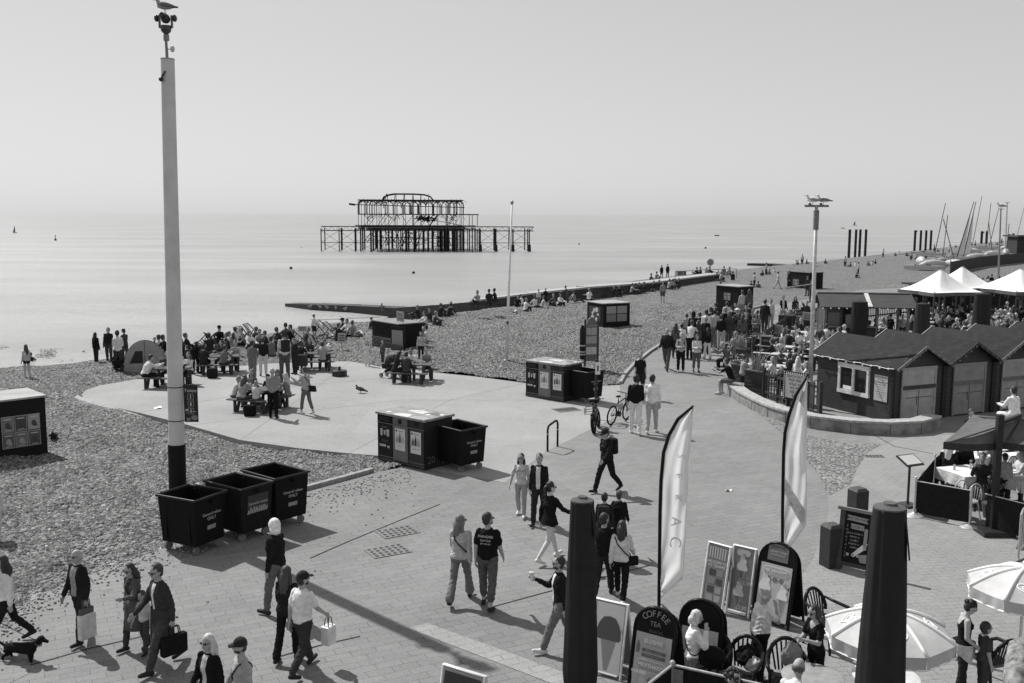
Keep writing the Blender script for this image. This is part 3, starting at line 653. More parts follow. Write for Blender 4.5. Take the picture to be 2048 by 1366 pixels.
# ---- bike hoop, bicycles, sign post
def hoop():
    a=at(1095,903); b=at(1115,893); z=.78; t=thing('cycle_hoop','black steel cycle hoop standing empty on the paving','cycle stand',(0,0,0))
    a0=a.copy(); d=(b-a).normalized()
    pts=[a,a+Vector((0,0,z-.15))]+[a+d*(.15*(1-math.cos(i*PI/8)))+Vector((0,0,z-.15+.15*math.sin(i*PI/8))) for i in (1,2,3,4)]
    L=(b-a).length; pts+=[b-d*(.15*(1-math.cos(i*PI/8)))+Vector((0,0,z+.05-.15+.15*math.sin(i*PI/8))) for i in (4,3,2,1)]+[b+Vector((0,0,z-.1)),b]
    t.location=a; MB().tube([p-a0 for p in pts],.032,10).build('hoop_tube',BLK,t,smooth='all')
    for p in (a,b): MB().tube([p-a0+Vector((0,0,.52)),p-a0+Vector((0,0,.55))],.035,10).build('reflective_band',mat('paper',.5),t)
hoop()
def bicycle(A,B,lab,fat=False,lean=.1):
    A=at(*A); B=at(*B); d=B-A; rz=math.atan2(d.y,d.x); L=1.08; t=thing('bicycle' if not fat else 'electric_bicycle',lab,'bicycle',(A+B)/2,rz,'bicycles parked by the sign post'); t.rotation_euler=(lean,0,rz)
    r=.34 if not fat else .31; tw=.028 if not fat else .055; fm=mat('metal',.025)
    def wheel(x):
        c=MB().tube([(x+(r-tw)*math.cos(a),0,r+(r-tw)*math.sin(a)) for a in [2*PI*i/28 for i in range(28)]],tw,8,close=True).build('wheel',mat('plastic',.012,.7),t,smooth='all')
        s=MB(); s.tube([(x,-.04,r),(x,.04,r)],.03 if not fat else .09,10)
        for i in range(14):
            a=2*PI*i/14; s.tube([(x,0,r),(x+(r-tw)*math.cos(a),0,r+(r-tw)*math.sin(a))],.003,3,False)
        s.build('spokes',mat('metal',.2),c)
    wheel(-L/2); wheel(L/2)
    bb=(-.08,0,r-.02); st=(-.2,0,.82); hd=(.33,0,.82); hb=(.36,0,.66)
    f=MB(); 
    for a,b,q in ((bb,st,.02),(bb,hb,.024),((-.18,0,.72),hd,.02),(hd,hb,.026),(hb,(L/2,0,r),.02)): f.tube([a,b],q if not fat else q*1.6,8)
    for s in (-.05,.05): f.tube([(bb[0],s,bb[2]),(-L/2,s,r)],.012,6).tube([(-.18,s*.6,.72),(-L/2,s,r)],.01,6)
    if fat: f.box((0,0,.55),(.5,.11,.16))
    f.build('frame',fm,t,smooth=50)
    MB().tube([hd,(.3,0,.98)],.016,8).tube([(.24,-.32,1.0),(.32,-.1,.98),(.32,.1,.98),(.24,.32,1.0)],.015,8).build('handlebar',fm,t,smooth=50)
    MB().tube([st,(-.22,0,.92)],.014,6).ball((-.23,0,.95),(.14,.07,.035)).build('saddle',BLK,t,smooth='all')
    MB().tube([(bb[0],-.07,bb[2]),(bb[0],.07,bb[2])],.09,14).bar((bb[0],.08,bb[2]),(bb[0]+.12,.08,bb[2]-.12),.02).bar((bb[0],-.08,bb[2]),(bb[0]-.12,-.08,bb[2]+.12),.02).box((bb[0]+.12,.12,bb[2]-.12),(.09,.08,.02)).build('crankset',fm,t)
    if fat:
        k=MB(); x0=-L/2
        for z in (.72,.8,.88):
            for a,b in (((-.3,-.2),(.1,-.2)),((.1,-.2),(.1,.2)),((.1,.2),(-.3,.2)),((-.3,.2),(-.3,-.2))): k.tube([(x0+a[0],a[1],z),(x0+b[0],b[1],z)],.008,5)
        for x in (-.3,-.1,.1):
            for y in (-.2,.2): k.tube([(x0+x,y,.72),(x0+x,y,.88)],.007,5)
        k.build('basket',mat('metal',.05),t); MB().box((x0+.1,0,.6),(.3,.12,.1)).box((.2,.0,.95),(.2,.3,.12)).build('luggage',BLK,t,bevel=.02)
    else:
        MB().box((-.2,-.1,.62),(.26,.06,.2)).build('pannier',mat('cloth',.35),t,bevel=.02)
bicycle((1217,852),(1257,838),'black mountain bicycle leaning by the sign post, wheels in full view')
bicycle((1180,882),(1205,842),'black electric bicycle with fat tyres and wire basket',True,-.12)
def signpost():
    p=at(1191,838); t=thing('sign_post','slim dark sign post carrying a small white plate beside the bicycles','sign post',p); h=zat(1194,722,p.xy.length)
    MB().tube([(0,0,0),(0,0,h+.05)],.045,10).build('post',DKM,t,smooth=50); MB().box((.05,-.05,h-.25),(.17,.012,.42)).build('plate',WHT,t)
    MB().box((.05,-.058,h-.25),(.06,.004,.2)).build('symbol',mat('paper',.1),t)
signpost()
def infoboard():
    p=G(1182,745); D=p.xy.length; t=thing('information_board','tall grey beach information board with curved top and lifebuoy housing','information board',p,R(18))
    s=(p-Vector((0,0,CH))).length/F; z0=zat(1180,722,D)-p.z; z1=zat(1180,650,D)-p.z; zt=zat(1183,634,D)-p.z; w=.62
    prof=[(-w/2,z0),(w/2,z0),(w/2,z1-.03)]+[(w/2-.05-.0-(w-.1)*i/8,z1+(zt-z1)*math.sin(PI*i/8)**.7) for i in range(9)]+[(-w/2,z1-.03)]
    MB().prism(prof,-.03,.03,Matrix.Rotation(PI/2,4,'X')).build('board',mat('paint',.12),t)
    for x in (-.2,.12): 
        for i,zz in enumerate((.32,.62,.86)): MB().box((x*.85,-.034,z0+(z1-z0)*zz-.05),(.26,.008,(z1-z0)*.2)).build('notice',mat('paper',.32 if i else .5),t)
    for x in (-w/2,w/2): MB().box((x,0,zt*.5),(.07,.08,zt*.93)).build('post',DKM,t)
    b=MB().lathe([(.1,z0+.1),(.13,z0+.3),(.13,z1-.2),(.06,z1)],(-w/2-.14,-.05,0),12).build('rescue_float',mat('plastic',.02),t,smooth=50)
    for z in (.3,.42,.7): MB().lathe([(.135,z0+z),(.135,z0+z+.06)],(-w/2-.14,-.05,0),12).build('band',mat('plastic',.4),b)
    text(t,'BEACH INFORMATION',.05,(0,-.036,z1-.02),(PI/2,0,0),mat('paper',.6))
infoboard()
def flagpole():
    p=G(1012,727); D=p.xy.length; h=zat(1024,408,D)-p.z; t=thing('flagpole','slim white flagpole standing on the shingle','flagpole',p); o=ray(1024,408); k=D/math.hypot(o[0],o[1]); dx=o[0]*k-p.x
    MB().tube([(0,0,-.2),(dx*.5,0,h*.5),(dx,0,h)],[.085,.06,.04],10).build('shaft',WHT,t,smooth='all'); MB().lathe([(.16,-.05),(.16,.1),(.1,.2)],n=12).build('foot',WHT,t,smooth=40)
    MB().ball((dx,0,h+.07),(.08,.08,.1)).build('finial',mat('metal',.3),t,smooth='all'); MB().box((dx*.26,-.08,h*.26),(.1,.05,.14)).build('cleat',mat('metal',.05),t)
flagpole()
# ---- near parasols
def closed_parasol(px,top,wtop,wmax,wbot,D,lab,v=.03,name='closed_parasol'):
    o=ray(px,top); k=D/math.hypot(o[0],o[1]); x,y=o[0]*k,o[1]*k; zt=zat(px,top,D); s=math.hypot(D,CH-zt+.5)/F
    t=thing(name,lab,'parasol',(x,y,surf(x,y) if D>20 else 0)); b=MB(); n=72; rows=18; cm=mat('cloth',v,.8,3,.12,.25)
    L=zt-.75
    def rad(q): return s*.5*(wtop*(1-q)**1.2+wmax*(1-(1-q)**1.2) if q<.86 else wmax+(wbot-wmax)*((q-.86)/.14)**1.3)
    vs=[];fs=[]
    for i in range(rows+1):
        q=i/rows; r=rad(q)
        for j in range(n):
            a=2*PI*j/n; rr=r*(1+(.085*abs(math.sin(a*4+.5*math.sin(q*4)))**.6-.05+.03*math.sin(a*11-q*5))*min(1,q*2+.3)); vs.append((rr*math.cos(a),rr*math.sin(a),zt-.05-q*L))
    for i in range(rows):
        for j in range(n): fs.append((i*n+j,(i+1)*n+j,(i+1)*n+(j+1)%n,i*n+(j+1)%n))
    fs+=[tuple(range(n)),tuple(range((rows+1)*n-1,rows*n-1,-1))]; b.add(vs,fs); b.build('canopy',cm,t,smooth=70)
    r0=s*.5*wtop; MB().lathe([(r0*.98,zt-.1),(r0*1.0,zt-.05),(r0*.97,zt-.035),(r0*.45,zt-.012),(r0*.4,zt+.012),(r0*.12,zt+.012)],n=24).build('top_cap',mat('cloth',.11 if D<20 else .05,.9,6,.15,.3),t,smooth=25)
    if D<20:
        fl=MB(); fl.grid(lambda u,q:(rad(.04+.13*q)*math.cos(-.1-u*.7)*1.02+.03*q,rad(.04+.13*q)*math.sin(-.1-u*.7)*1.02-.02*q,zt-.05-(.04+.13*q)*L),3,4); fl.build('flap',cm,t)
    MB().tube([(0,0,0),(0,0,zt-.1)],.03,10).build('pole',mat('wood',.12),t,smooth=50); MB().box((0,0,.04),(.55,.55,.08)).build('base',mat('stone',.12),t,bevel=.01); return t
closed_parasol(1165,994,46,70,60,12.6,'dark closed parasol nearest the middle, its pale cap towards the camera')
closed_parasol(1780,1007,58,98,84,11.2,'dark closed parasol standing among the heart marked parasols, broadest of all')
closed_parasol(1720,602,28,30,26,56,'dark closed parasol in the beer garden in front of the timber kiosk')
closed_parasol(1846,606,24,29,25,55,'dark closed parasol between standing drinkers and the crowded tables',.04)
closed_parasol(1966,586,28,30,26,54,'dark closed parasol right of the white tents above the hut roofs')
def heart(M,s,m,par):
    pts=[]
    for i in range(28):
        a=2*PI*i/28; pts.append((16*math.sin(a)**3/16,(13*math.cos(a)-5*math.cos(2*a)-2*math.cos(3*a)-math.cos(4*a))/16))
    b=MB(); b.tube([M@Vector((x*s*1.25,y*s,.006)) for x,y in pts],s*.1,6,close=True)
    pin=[(x*.52+.05,y*.52-.02) for x,y in pts[3:26]]; b.tube([M@Vector((x*s*1.25,y*s,.006)) for x,y in pin],s*.085,6); b.build('heart_emblem',m,par,smooth='all')
def parasol(cx,cy,zr,rad_,lab,rot):
    t=thing('open_parasol',lab,'parasol',(cx,cy,0),rot,'open parasols with heart emblems'); n=8; zt=zr+rad_*.36; cm=mat('cloth',.47,.8,6,.1,.1); wm=mat('cloth',.85,.8,6,.05,.05)
    for i in range(n):
        a0=2*PI*i/n; a1=2*PI*(i+1)/n
        P0=Vector((math.cos(a0)*rad_,math.sin(a0)*rad_,zr)); P1=Vector((math.cos(a1)*rad_,math.sin(a1)*rad_,zr)); T=Vector((0,0,zt))
        def fn(u,q,P0=P0,P1=P1): 
            e=P0.lerp(P1,u); p=T.lerp(e,q); sag=.05*rad_*math.sin(PI*u)*q; p.z+=.07*rad_*math.sin(PI*q)-sag*.6; p.xy*=1-.03*math.sin(PI*u)*q; return p
        pv=t; pan=MB().grid(fn,6,8).build('canopy_panel',cm if i%2 else mat('cloth',.55,.8,6,.1,.1),t,smooth='all')
        v=MB(); v.grid(lambda u,q:fn(u,1)+Vector((0,0,-.16*q))+fn(u,1).xy.normalized().to_3d()*(.015*math.sin(u*18)*q),12,2); v.build('valance',cm,t,smooth='all')
        h=MB(); h.tube([fn(u/8,1)+Vector((0,0,-.16)) for u in range(9)],.012,5); h.build('hem',wm,t)
        st=MB(); st.tube([fn(0,q/8)+Vector((0,0,.006)) for q in range(9)],.022,6); st.build('seam',wm,t,smooth='all')
        if i%2==1:
            c=fn(.5,.68); ux=(P1-P0).normalized(); uy=(fn(.5,.55)-fn(.5,.8)).normalized(); uz=ux.cross(uy); heart(Matrix.Translation(c)@Matrix((ux,uy,uz)).transposed().to_4x4(),.105*rad_/.8,wm,pan)
        MB().tube([T+Vector((0,0,-.06)),P0+Vector((0,0,-.02))],.008,4).build('rib',GAL,t)
    MB().tube([(0,0,0),(0,0,zt+.06)],.022,10).ball((0,0,zt+.06),.04).build('pole',WHT,t,smooth=60); MB().lathe([(.25,0),(.25,.05),(.1,.12),(.05,.3)]).build('base',WHT,t,smooth=40)
_p=at(1778,1262,1.75); parasol(_p.x,_p.y,1.75,.8,'pale open parasol with heart emblems half hidden by the broad closed one',R(12))
_p=at(2048,1172,1.75); parasol(_p.x,_p.y,1.75,.78,'pale open parasol with heart emblems cut by the frame edge',R(0))
# ---- plastic chairs and tables
def plastic_chair(px,py,rz,lab,proto=[]):
    p=at(px,py)
    if proto: return dup(proto[0],p,rz,lab)
    t=thing('plastic_chair',lab,'chair',p,rz,'dark plastic armchairs'); proto.append(t); m=mat('plastic',.018,.3)
    MB().grid(lambda u,q:((u-.5)*.46,(q-.5)*.44,.43+.03*(q-.5)-.025*math.cos((u-.5)*3)),6,6).box((0,.21,.41),(.44,.02,.05)).build('seat',m,t,smooth='all')
    b=MB(); A=[(.25*math.sin(a),-.22-.12*max(0,math.cos(a))*.9-.04,.45+.1+.32*math.cos(a)) for a in [(-1.75+3.5*i/16) for i in range(17)]]; b.tube(A,.03,8)
    for i in range(-3,4):
        x=i*.06; b.bar((x*.8,-.22,.44),(x*1.15,-.335,.85-abs(i)*.02),.026,.012)
    b.build('backrest',m,t,smooth=50)
    for s in (-1,1):
        MB().tube([(s*.245,-.29,.7),(s*.29,-.1,.66),(s*.29,.15,.645),(s*.27,.24,.6)],[.02,.028,.03,.024],8).build('arm',m,t,smooth='all')
        MB().tube([(s*.27,.24,.61),(s*.25,.21,.4),(s*.28,.26,0)],[.022,.03,.02],8).build('leg',m,t,smooth='all'); MB().tube([(s*.2,-.2,.43),(s*.24,-.3,0)],[.03,.02],8).build('leg',m,t,smooth='all')
    return t
plastic_chair(1655,1292,R(215),'dark plastic armchair standing empty behind the woman in black')
plastic_chair(1478,1405,R(150),'dark plastic armchair piled with bags, held by the man in white')
plastic_chair(1572,1412,R(170),'dark plastic armchair with a crumpled carrier bag over its back')
plastic_chair(1975,1372,R(20),'dark plastic armchair seen behind the child in the patterned shirt')
plastic_chair(1408,1395,R(130),'dark plastic armchair hidden behind the blonde woman on the phone')
def plastic_table(px,py,z,r,lab,v):
    p=at(px,py,z); t=thing('plastic_table',lab,'table',(p.x,p.y,0),.3,'white plastic tables'); m=mat('plastic',v,.3)
    MB().lathe([(r*.96,z-.03),(r,z-.02),(r,z),(r*.97,z+.006)],n=28).build('table_top',m,t,smooth=40)
    for i in range(4):
        a=PI/4+i*PI/2; MB().tube([(math.cos(a)*r*.6,math.sin(a)*r*.6,z-.03),(math.cos(a)*r*.72,math.sin(a)*r*.72,0)],.025,8).build('leg',m,t)
plastic_table(1625,1352,.7,.42,'round pale plastic table cluttered with bags at the frame bottom',.3)
plastic_table(1772,1352,.7,.45,'round white plastic table under the half hidden heart parasol',.65)
# ---- a-boards
def frame2(p0,p1):
    a=at(*p0); b=at(*p1); return (a+b)/2,math.atan2(b.y-a.y,b.x-a.x),(b-a).length
def a_board(p0,p1,h,lab,kind,fv,pv,draw):
    c,rz,w=frame2(p0,p1); t=thing('sandwich_board',lab,'sandwich board',c,rz,'sandwich boards outside the kiosk'); fm=mat('plastic',fv,.25); ti=.2; T=Matrix.Rotation(-ti,4,'X'); T2=Matrix.Translation((0,2*h*math.sin(ti)+.02,0))@Matrix.Rotation(ti,4,'X')
    def leaf(M,front):
        k=MB(); pts=[]
        if kind=='arch': 
            zs=h-w*.46; pts=[(-w/2,0),(-w/2,zs)]+[(-w/2*math.cos(PI*i/12),zs+w*.46*math.sin(PI*i/12)) for i in range(1,12)]+[(w/2,zs),(w/2,0)]
        else: pts=[(-w/2,.0),(-w/2,h),(w/2,h),(w/2,0)]
        P=[M@Vector((x,0,z)) for x,z in pts]; k.tube(P,.024 if kind=='arch' else .022,8); k.tube([P[0]*.9+P[-1]*.1+Vector((0,0,.06)),P[-1]*.9+P[0]*.1+Vector((0,0,.06))],.02,6)
        fr=k.build('frame',fm,t,smooth=50)
        X=M@Matrix.Rotation(PI/2,4,'X')
        body=MB().prism([(x*.97,max(z*.985,.08)) for x,z in pts],-.008,.008,X).build('backing',mat('paint',.012 if kind=='arch' else .3),fr)
        return X,body
    X,bd=leaf(T,True); X2,b2=leaf(T2,False)
    def panel(x0,z0,x1,z1,v,name='poster',dz=.0105): return MB().prism([(x0,z0),(x1,z0),(x1,z1),(x0,z1)],dz-.002,dz+.002,X).build(name,mat('paper',v,.4),bd)
    def tx(s,size,x,z,v,par,sx=1,dz=.016,rot=0): 
        o=text(par,s,size,(0,0,0),(0,0,0),mat('paper',v)); o.matrix_local=X@Matrix.Translation((x,z,dz))@Matrix.Rotation(rot,4,'Z')@Matrix.Diagonal((sx,1,1,1)); return o
    def shp(pts,v,par,name,dz=.0155): return MB().prism(pts,dz-.001,dz+.001,X).build(name,mat('paper',v),par)
    draw(w,h,panel,tx,shp,t,X); return t
def rr(cx,cz,w,h,n=6):
    r=h/2; return [(cx+w/2-r+r*math.cos(a),cz+r*math.sin(a)) for a in [-PI/2+PI*i/n for i in range(n+1)]]+[(cx-w/2+r+r*math.cos(a),cz+r*math.sin(a)) for a in [PI/2+PI*i/n for i in range(n+1)]]
def cone_pic(shp,par,x,z,s,vc,vi):
    shp([(x-.06*s,z),(x+.06*s,z),(x+.012*s,z-.26*s),(x-.012*s,z-.26*s)],vc,par,'cone_picture')
    for k,(w_,dz) in enumerate(((.17,.0),(.15,.055),(.115,.11),(.07,.16),(.035,.2))): shp(rr(x+.008*s*(-1)**k,z+dz*s+.02*s,w_*s,.075*s),vi*(1-.09*(k%2)),par,'swirl_picture',.0165+.0006*k)
    shp([(x-.05*s,z),(x+.05*s,z),(x+.012*s,z-.22*s),(x-.012*s,z-.22*s)],vc,par,'cone_picture'); shp([(x-.085*s,z-.01*s),(x+.085*s,z-.01*s),(x+.08*s,z+.05*s),(x+.05*s,z+.08*s),(x+.05*s,z+.12*s),(x+.01*s,z+.22*s),(x-.03*s,z+.14*s),(x-.06*s,z+.1*s),(x-.09*s,z+.05*s)],vi,par,'ice_picture',.0175)
def d_coffee(w,h,panel,tx,shp,t,X):
    zs=h-w*.46
    for i,c in enumerate('COFFEE'):
        a=(i-2.5)*.33; tx(c,.13,math.sin(a)*w*.36,zs+.02+math.cos(a)*w*.3,.3,t,rot=-a)
    tx('TEA',.1,0,zs+.07,.2,t); tx('SNACKS',.06,.02,zs-.04,.08,t)
    p=panel(-w*.43,.1,w*.43,zs-.08,.4); z1=zs-.08
    shp(rr(0,z1-.11,.36,.12),.33,p,'banner'); tx('SLUSHIE',.085,0,z1-.11,.72,p,dz=.019)
    for i in (0,1): shp([(-.17,z1-.22-i*.07),(.21,z1-.22-i*.07),(.21,z1-.27-i*.07),(-.17,z1-.27-i*.07)],.1,p,'text_block')
    tx('SMALL £2.95\nLARGE £3.95',.05,.02,z1-.28,.3,p,dz=.019)
    shp(rr(0,z1-.46,.5,.17),.6,p,'banner'); shp(rr(0,z1-.46,.48,.15),.3,p,'banner',.0175); tx('MILKSHAKES',.075,0,z1-.46,.75,p,dz=.0205)
    tx('£4.95',.13,.1,z1-.66,.08,p)
    for x in (-.24,-.12): shp([(x-.04,z1-.74),(x+.04,z1-.74),(x+.055,z1-.58),(x-.055,z1-.58)],.4,p,'cup_picture'); shp(rr(x,z1-.57,.13,.05),.55,p,'lid_picture',.0175)
    shp([(-w*.4,z1-.3),(-w*.32,z1-.3),(-w*.31,z1-.2),(-w*.36,z1-.12),(-w*.4,z1-.2)],.15,p,'lolly_picture')
    tx('THICK CREAMY\nMADE FRESH WITH\nREAL ICE CREAM',.06,0,z1-.86,.45,p,space=1) if False else tx('THICK SHAKES\nBLENDED FRESH\nICE COLD',.06,0,z1-.86,.5,p)
a_board((1254,1392),(1336,1418),1.36,'arched black board reading COFFEE and TEA above a milkshake poster','arch',.012,.3,d_coffee)
def d_hidden(w,h,panel,tx,shp,t,X):
    zs=h-w*.46; p=panel(-w*.43,.1,w*.43,zs-.12,.55); tx('SHAKES',.09,0,zs-.3,.2,p); tx('£4.50',.12,.05,zs-.6,.1,p)
a_board((1348,1372),(1432,1393),1.34,'arched black board hidden behind the blonde woman on the phone','arch',.012,.3,d_hidden)
def d_whip(w,h,panel,tx,shp,t,X):
    zs=h-w*.46; q=panel(-w*.28,zs+.0,w*.28,zs+.3,.16); tx('SOFT ICE',.06,0,zs+.24,.06,q); tx('CREAM CONES\nFROM £2.50',.05,0,zs+.13,.5,q); 
    p=panel(-w*.43,.1,w*.43,zs-.06,.5); z1=zs-.06; shp(rr(0,z1-.12,.5,.15),.7,p,'banner'); shp(rr(0,z1-.12,.48,.13),.4,p,'banner',.0175); tx('MR WHIPPY',.08,0,z1-.12,.8,p,dz=.0205)
    for x in (-.12,0,.12): shp(rr(x,z1-.26,.1,.08),.17,p,'topping_picture')
    cone_pic(shp,p,-.17,z1-.45,1.25,.4,.75); cone_pic(shp,p,.17,z1-.55,1.1,.42,.8); shp([(.24,z1-.36),(.29,z1-.32),(.27,z1-.4)],.1,p,'flake_picture')
a_board((1503,1240),(1575,1262),1.42,'arched black board with soft ice cream poster and flag behind it','arch',.012,.3,d_whip)
def d_menu(w,h,panel,tx,shp,t,X):
    p=panel(-w/2+.03,.08,w/2-.03,h-.03,.2)
    for i in range(7): shp([(-w*.4+i*w*.115,h-.26),(-w*.4+i*w*.115+.03,h-.26),(-w*.4+i*w*.115+.03,h-.06),(-w*.4+i*w*.115,h-.06)],.4,p,'stripe')
    tx('WELCOME TO\nICE CREAMS',.065,0,h-.36,.65,p)
    for i in range(5):
        for j in (0,1): shp([(-.13+j*.16,h-.56-i*.15),(.0+j*.15,h-.56-i*.15),(.0+j*.15,h-.45-i*.15),(-.13+j*.16,h-.45-i*.15)],(.05,.22,.06,.3,.34)[(i+j)%5],p,'price_square')
a_board((1400,1216),(1443,1230),1.2,'white framed board of lolly prices, left of the light pair','flat',.8,.3,d_menu)
def d_cones(w,h,panel,tx,shp,t,X):
    p=panel(-w/2+.03,.08,w/2-.03,h-.03,.19); shp(rr(0,h-.1,.26,.12),.45,p,'emblem'); cone_pic(shp,p,0,h-.4,1.15,.3,.55); cone_pic(shp,p,-.02,h-.85,1.15,.3,.55)
    tx('£2.30',.09,.09,h-.62,.6,p); tx('SMALL',.05,.09,h-.54,.3,p); tx('£3.30',.09,.06,.14,.6,p); tx('LARGE',.05,.08,.25,.3,p)
a_board((1452,1224),(1496,1236),1.2,'white framed board with two cones priced 2.30 and 3.30','flat',.8,.3,d_cones)
def d_cornet(w,h,panel,tx,shp,t,X):
    p=panel(-w/2+.03,.06,w/2-.03,h-.03,.68); tx('OUTDOOR',.085,.02,h-.42,.3,p)
    shp([(-.13,.62),(.15,.62),(.03,.1),(-.03,.1)],.3,p,'cone_picture'); shp([(-.2,.6),(-.17,.56),(.18,.56),(.21,.6),(.2,.7),(.17,.8),(.1,.9),(0,.92),(-.1,.9),(-.17,.8),(-.2,.7)],.09,p,'ice_picture',.0175)
a_board((1178,1345),(1240,1362),1.14,'white framed board with a dark scoop cornet beside the closed parasol','flat',.8,.5,d_cornet)
def d_blank(w,h,panel,tx,shp,t,X): panel(-w/2+.04,.06,w/2-.04,h-.06,.03)
a_board((868,1500),(950,1530),1.12,'white framed dark board cut off by the bottom edge','flat',.65,.03,d_blank)
# ---- feather flags
def feather(bpx,bpy,pole_px,tip,edge,lab,letters,pal):
    p=at(bpx,bpy); D=p.xy.length; rz=-math.atan2(p.x,p.y); t=thing('feather_flag',lab,'flag',p,rz,'feather flags')
    def L(px,py):
        d=ray(px,py); k=D/(d[0]*math.sin(-rz)+d[1]*math.cos(rz)); q=Vector((d[0]*k,d[1]*k,CH+d[2]*k))-p; return Vector((q.x*math.cos(-rz)-q.y*math.sin(-rz),0,q.z))
    P=[L(*q) for q in pole_px]; MB().tube([(0,0,0)]+P,[.02]+[.028]*(len(P)-1)+[.02],8).build('pole',BLK,t,smooth='all'); MB().bar((-.35,0,.03),(.35,0,.03),.05,.03).bar((0,-.35,.03),(0,.35,.03),.05,.03).build('cross_base',GAL,t)
    E=[L(*q) for q in edge]
    def lerp(A,f):
        f=f*(len(A)-1); i=min(int(f),len(A)-2); return A[i].lerp(A[i+1],f-i)
    def pt(u,q):
        a=lerp(P[1:],q); b=lerp(E,q); r=a.lerp(b,u); r.y=.05*math.sin(u*9+q*4)*u+.03*math.sin(u*17-q*7)*u+.02*math.sin(q*23+u*6)*u; return r
    m,tn,b=newmat('flag_fabric'); c=tn.nodes.new('ShaderNodeTexCoord'); nz=N(tn,'ShaderNodeTexNoise',Scale=3); tn.links.new(c.outputs['Object'],nz.inputs[0]); tn.links.new(ramp(tn,nz.outputs[0],[(.35,pal[0]),(.65,pal[1])]),b.inputs['Base Color']); b.inputs['Roughness'].default_value=.8
    tr=tn.nodes.new('ShaderNodeBsdfTranslucent'); tr.inputs[0].default_value=(.95,.95,.95,1); ms=tn.nodes.new('ShaderNodeMixShader'); ms.inputs[0].default_value=.62; tn.links.new(b.outputs[0],ms.inputs[1]); tn.links.new(tr.outputs[0],ms.inputs[2]); tn.links.new(ms.outputs[0],tn.nodes['Material Output'].inputs[0])
    fl=MB().grid(pt,24,50).build('fabric',m,t,smooth='all')
    md=fl.modifiers.new('thick','SOLIDIFY'); md.thickness=.004
    for (s,u,q,size,v) in letters:
        a=pt(u,q); dq=(pt(u,q-.03)-a); o=text(fl,s,size,(a.x,a.y-.03,a.z),(PI/2,-math.atan2(dq.z,dq.x),0),mat('cloth',v),'letter',ext=.002)
    return t,fl,pt
feather(1318,1292,[(1318,1195),(1319,1120),(1320,1020),(1322,960),(1327,905),(1338,870),(1356,838),(1387,812)],None,[(1322,1195),(1366,1156),(1370,1090),(1374,1010),(1378,930),(1382,880),(1385,845),(1387,813)],
  'white feather flag with CAKES lettering, nearer of the two',[(c,.62,.2+i*.095,.27-.03*i,.72) for i,c in enumerate('CAKES')],(.8,.92))
_t,_f,_pt=feather(1569,1212,[(1565,1092),(1565,1030),(1566,960),(1567,905),(1570,865),(1578,830),(1592,790),(1615,752)],None,[(1575,1100),(1612,1050),(1614,990),(1613,940),(1613,900),(1614,860),(1614,810),(1615,754)],
  'patterned feather flag behind the soft ice cream board, farther of the two',[('e',.4,.13,.16,.35)],(.66,.85))
for (u0,u1,q0,q1,v) in ((.05,.95,.12,.2,.6),(.3,.75,.82,.9,.55)):
    MB().grid(lambda u,q:_pt(u0+(u1-u0)*u,q0+(q1-q0)*q)+Vector((0,-.006,0)),16,10).build('printed_patch',mat('cloth',v),_f,smooth='all')
